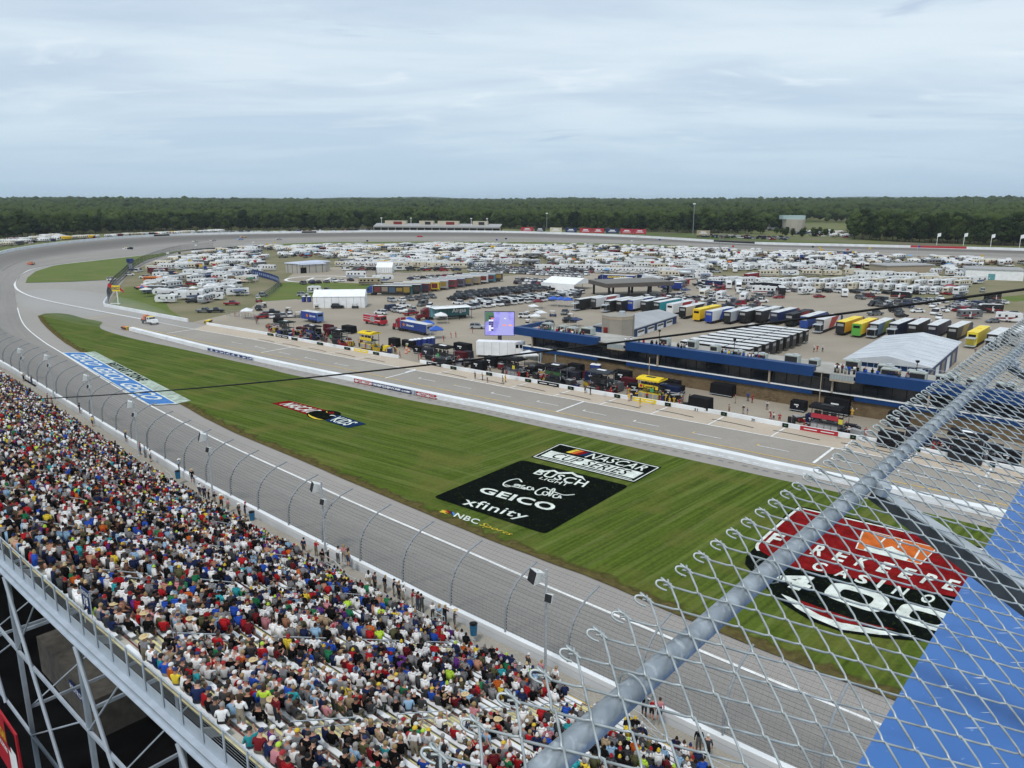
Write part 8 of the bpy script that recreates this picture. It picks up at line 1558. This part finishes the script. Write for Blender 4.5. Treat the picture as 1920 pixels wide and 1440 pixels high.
# the mass of the woods behind: crowns merged into one mesh
PROTO = []
for k in range(6):
    b = MB(); rr = np.random.RandomState(50+k)
    for q in range(4): V, F = blob((rr.uniform(-2.6, 2.6)*(q > 0), rr.uniform(-2.6, 2.6)*(q > 0), rr.uniform(-3.5, 2)+(2 if q == 0 else 0)), rr.uniform(2.4, 4.2), 700+k*9+q, 1, .95); o = len(b.v); b.v += V; b.f += [tuple(i+o for i in f) for f in F]; b.m += [0]*len(F)
    PROTO.append((np.array(b.v), np.array(b.f)))
Vs, Fs, Ts = [], [], []; nv = 0
rf = np.random.RandomState(11)
def clearing(u, d): return (1395 < u < 1595 and d < 1260 and (d < 940 or 1490 < u)) 
for d in np.concatenate([np.arange(0, 200, 11), np.arange(200, 700, 20), np.arange(700, 1800, 34), np.arange(1800, 3600, 60)]):
    u = -160
    while u < 2080:
        E_ = EDGE+EDGE2; v = np.interp(u, [p[0] for p in E_], [p[1] for p in E_]); p = at(u, v, 5.0); dn = p.normalized(); q = p+dn*(34+d+rf.uniform(-8, 8)); dist_ = q.length
        step = (9.5 if d < 200 else 12 if d < 700 else 16 if d < 1800 else 24)*rf.uniform(.6, 1.2)
        if not clearing(u, dist_) and not (1430 < u < 1598 and d < 30) and rf.rand() < .80:
            sc = rf.uniform(.75, 1.6)*(1.0 if d < 700 else 1.35 if d < 1800 else 2.0); H_ = rf.uniform(8, 18)*(1 if d < 1800 else 1.05); V, F = PROTO[rf.randint(6)]; a = rf.rand()*6.28; c_, s_ = math.cos(a)*sc, math.sin(a)*sc
            W_ = np.empty_like(V); W_[:, 0] = q.x+V[:, 0]*c_-V[:, 1]*s_; W_[:, 1] = q.y+V[:, 0]*s_+V[:, 1]*c_; W_[:, 2] = hground(q.x, q.y)+H_+V[:, 2]*sc*.9; Vs.append(W_); Fs.append(F+nv); Ts.append(np.full(len(V), rf.uniform(-.45, .45)+.45*math.sin(q.x*.011+1)*math.sin(q.y*.008)+.3*math.sin(q.x*.031)*math.sin(q.y*.023+2))); nv += len(V)
        u += step/dist_*FPX
V = np.concatenate(Vs); F = np.concatenate(Fs); me_ = bpy.data.meshes.new('forest'); me_.vertices.add(len(V)); me_.vertices.foreach_set('co', V.ravel()); me_.loops.add(F.size); me_.loops.foreach_set('vertex_index', F.ravel().astype(np.int32)); me_.polygons.add(len(F)); me_.polygons.foreach_set('loop_start', (np.arange(len(F))*3).astype(np.int32)); me_.update(calc_edges=True)
ta = me_.attributes.new('tint', 'FLOAT', 'POINT'); ta.data.foreach_set('value', np.concatenate(Ts).astype(np.float32)); me_.materials.append(M['leaf']); tag(ob('forest', me_), 'wide green wood running to the horizon behind the track', 'forest', kind='stuff'); print('forest tris', len(F))
# scattered bushes in the clearing
for i, u in enumerate(sorted([R.uniform(1440, 1595) for _ in range(16)])): p = at(u, R.uniform(437, 446), 5.2); tree(p+p.normalized()*R.uniform(0, 40), R.choice([2, 5]), f'small bushy tree, {ordn(i)} from the left in the parking clearing by the round building', 'bushy trees in the clearing', .55)
# far wooded ridges
def ridge(d, h, amp, seed):
    rr = np.random.RandomState(seed); ph = rr.rand(6)*6; b = MB(); rows = []
    for i in range(240):
        a = rad(-40)+rad(80)*i/239; x, y = d*math.sin(a), d*math.cos(a); z = h+amp*(math.sin(a*9+ph[0])*.5+math.sin(a*23+ph[1])*.3+math.sin(a*61+ph[2])*.15)+rr.uniform(-2, 2)
        rows.append([(x*.93, y*.93, 10), (x*.97, y*.97, z*.8), (x, y, z), (x*1.06, y*1.06, z*.6)])
    b.grid(rows); mm = b.mesh('hills', M['leaf']); fixn(mm); structure('hills', mm)
ridge(4300, 33, 8, 1); ridge(6500, 42, 14, 2); ridge(9500, 56, 26, 3)

# ------------------------------------------------------------------ foreground: catch net on a pipe, blue canopy roof, cable
d_ = Vector((.65, .76, 0)).normalized(); ca, sa = math.cos(.4), math.sin(.4)
wv = Vector((d_.y*ca, -d_.x*ca, -sa)); nv_ = d_.cross(wv)
if nv_.z < 0: nv_ = -nv_
R0 = Vector((.1719*.87, 1.3345*.87, CAMH-.87))
net = empty('safety_net', R0); tag(net, 'galvanised chain link net on a steel pipe at the front right', 'fence')
b = MB(); pp = [R0+d_*s-R0-nv_*.024 for s in np.arange(-1.2, 16.0, .15)]; b.tube(pp, .024, 20)
def galvpipe():
    m, N, L, bb = newmat('galvanised_pipe'); v = coord(N, L); c = mixn(N, L, noise(N, L, v, 14, 6, .3, .7, .6), (.22, .25, .28), (.45, .49, .52)); c = mixn(N, L, noise(N, L, v, 30, 5, .55, .75, 1.0), c, (.56, .60, .62))
    L.new(c, bb.inputs['Base Color']); bb.inputs['Metallic'].default_value = .55; bb.inputs['Roughness'].default_value = .48
    bp = N.new('ShaderNodeBump'); bp.inputs['Strength'].default_value = .25; bp.inputs['Distance'].default_value = .004; L.new(noise(N, L, v, 60, 5, .3, .7), bp.inputs['Height']); L.new(bp.outputs[0], bb.inputs['Normal']); return m
b.obj('pipe', galvpipe(), net, smooth=True)
NP_, HA = .04375, .0545                                             # pitch of the wires along the pipe, half height of a diamond
J = 28
def wirepath(ph):
    P = []
    for j in range(-2, J):
        side = ph if (j % 2) else -ph; x = side*NP_*.5*1.04; a = j*HA
        for da, dx, dz in ((-.010, -side*.0085, -side*.0024), (-.003, -side*.0008, -side*.0012), (.003, -side*.0008, side*.0012), (.010, -side*.0085, side*.0024)): P.append(d_*(x+dx)+wv*(a+da)+nv_*(dz*1.25+.0045))
    return P
M['wire'] = mat('net_wire', (.40, .435, .44), .42, .35, 25, .35); WME = []
for ph in (1, -1):
    b = MB(); b.tube(wirepath(ph), .0025, 6); m_ = b.mesh('wire', M['wire'], True); WME.append(m_)
kb = MB(); x_ = -NP_*.5; e_ = d_*x_+wv*(-2*HA)                      # knuckle: the ends of two wires bent over each other
K3 = lambda P: [Vector(q) for q in crom([tuple(e_+d_*x+wv*a_+nv_*z) for x, a_, z in P], 4)]
kb.tube(K3([(.002, .012, .006), (-.001, -.004, .008), (-.006, -.017, .007), (-.013, -.024, .003), (-.018, -.020, -.002), (-.016, -.009, -.004), (-.010, .004, -.003)]), .0024, 6)
kb.tube(K3([(-.002, .012, .003), (.003, -.003, .001), (.006, -.013, .003), (.003, -.021, .006), (-.003, -.020, .009), (-.004, -.010, .010), (.004, .003, .008)]), .0024, 6)
kme = kb.mesh('knuckle', M['wire'], True)
nw_ = 0; s = -.7
while s < 8.6:
    o = ob('wire', WME[nw_ % 2], net, d_*(s+R.gauss(0, .0008))+wv*R.gauss(0, .0012)); o.rotation_mode = 'AXIS_ANGLE'; o.rotation_axis_angle = (R.gauss(0, .004), *nv_)
    if nw_ % 2 == 0: ob('knuckle', kme, net, d_*s)
    s += NP_; nw_ += 1
# tie wires round the pipe
for s in np.arange(.12, 6, .62):
    b = MB(); b.tube([d_*s+wv*(.0+.034*math.cos(t))+nv_*(-.024+.032*math.sin(t))+d_*(.004*t) for t in np.linspace(0, 6.6, 18)], .0022, 5); b.obj('tie_wire', M['wire'], net)
# tapered outrigger arms carrying the pipe
M['darksteel'] = mat('dark_web_steel', (.055, .062, .068), .6, .3, 12)  # arm web, a darker tone than its galvanised flange
def arm(s):
    b = MB(); a0 = d_*s; t = .05; P = []
    for a, h, dz in ((.02, .035, -.055), (1.5, .16, -.075)):
        P.append([a0+wv*a+nv_*dz, a0+wv*a+nv_*(dz-h)])
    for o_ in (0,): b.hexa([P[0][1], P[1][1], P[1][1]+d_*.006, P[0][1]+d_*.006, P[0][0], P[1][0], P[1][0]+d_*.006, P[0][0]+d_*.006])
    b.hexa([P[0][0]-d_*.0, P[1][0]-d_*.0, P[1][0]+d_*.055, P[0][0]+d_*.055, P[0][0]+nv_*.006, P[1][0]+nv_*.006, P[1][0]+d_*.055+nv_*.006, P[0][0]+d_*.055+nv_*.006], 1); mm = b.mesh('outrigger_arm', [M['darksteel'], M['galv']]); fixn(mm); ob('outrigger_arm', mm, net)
    b = MB(); b.tube([a0+wv*.035+nv_*(-.05), a0+wv*.035+nv_*(-.015)], .03, 10); b.tube([a0+wv*.035+d_*.03+nv_*(-.05), a0+wv*.035+d_*.03+nv_*(-.012)], .011, 6); b.obj('clamp', M['galv'], net)
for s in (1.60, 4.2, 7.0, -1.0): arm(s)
# blue roof below the net
hb = 1.75; e0 = Vector((.623*hb, 1.193*hb, CAMH-hb)); rt = Vector((d_.y, -d_.x, 0))
def bluemat():
    m, N, L, bb = newmat('blue_roof_paint'); v = coord(N, L); c = mixn(N, L, noise(N, L, v, .8, 5, .3, .7), (.040, .14, .40), (.062, .19, .50)); c = mixn(N, L, noise(N, L, v, 5, 6, .5, .8), c, (.035, .115, .32)); c = mixn(N, L, noise(N, L, v, 35, 3, .68, .75), c, (.16, .28, .55)); mp = coord(N, L, (2, 30, 1), 0); c = mixn(N, L, noise(N, L, mp, 2.5, 2, .68, .71), c, (.6, .65, .7)); L.new(c, bb.inputs['Base Color']); bb.inputs['Roughness'].default_value = .42; return m
b = MB(); P = [e0-d_*1.4, e0+d_*12, e0+d_*12+rt*2.6, e0-d_*1.4+rt*2.6]; b.hexa([p-Vector((0, 0, .12))-e0 for p in P]+[p-e0 for p in P]); mm = b.mesh('canopy_roof', bluemat()); fixn(mm); tag(ob('blue_canopy', mm, None, e0), 'flat blue painted canopy roof under the chain link at the right', 'canopy roof')
# black cable across the view
A1, B1 = (-60, 752, 26), (1990, 533, 8.5)
def ray(u, v, dist): y = (720-v)/FPX; x = (u-960)/FPX; k = dist; return Vector((x*k, (_c+y*_s)*k, CAMH+(-_s+y*_c)*k))
ca_, cb_ = ray(*A1), ray(*B1); b = MB(); P = []
for i in range(41):
    t = i/40; q = ca_.lerp(cb_, t); q.z -= .28*4*t*(1-t); P.append(q)
b.tube(P, .0155, 8); tag(b.obj('cable', M['black']), 'black cable strung across the whole view above the grass', 'cable')
sm_c = at(165, 577, 2.2); bm_ = bmesh.new(); bmesh.ops.create_icosphere(bm_, subdivisions=3, radius=1); sme = bpy.data.meshes.new('smoke'); bm_.to_mesh(sme); bm_.free()
hm, N, L, bb = newmat('tyre_smoke_air'); N.remove(bb); pv = N.new('ShaderNodeVolumePrincipled'); pv.inputs['Color'].default_value = (.92, .94, 1, 1); pv.inputs['Density'].default_value = .0045; L.new(pv.outputs[0], N['Material Output'].inputs['Volume']); sme.materials.append(hm)
so = ob('smoke', sme, None, sm_c, ang(at(110, 565, 0), at(240, 598, 0))); so.scale = (66, 15, 4.5); so['kind'] = 'stuff'; so['label'] = 'thin pale dust hanging over the pit exit behind the drying truck'
# ------------------------------------------------------------------ air: thin haze over the land
HAZE = True
if HAZE:
    b = MB(); b.box(-17000, 17000, -17000, 17000, -1.5, 96); hm, N, L, bb = newmat('haze_air'); N.remove(bb); pv = N.new('ShaderNodeVolumePrincipled'); pv.inputs['Color'].default_value = (.80, .88, 1, 1); pv.inputs['Density'].default_value = .00005; pv.inputs['Anisotropy'].default_value = .2; L.new(pv.outputs[0], N['Material Output'].inputs['Volume']); o = b.obj('haze', hm); fixn(o.data); o['kind'] = 'stuff'; o['label'] = 'thin pale haze over the far woods'
SC.cycles.volume_bounces = 1; SC.cycles.max_bounces = 6; SC.cycles.diffuse_bounces = 3; SC.cycles.glossy_bounces = 3; SC.cycles.use_denoising = True
SC.cycles.volume_step_rate = 5
print('objects', len(bpy.data.objects))
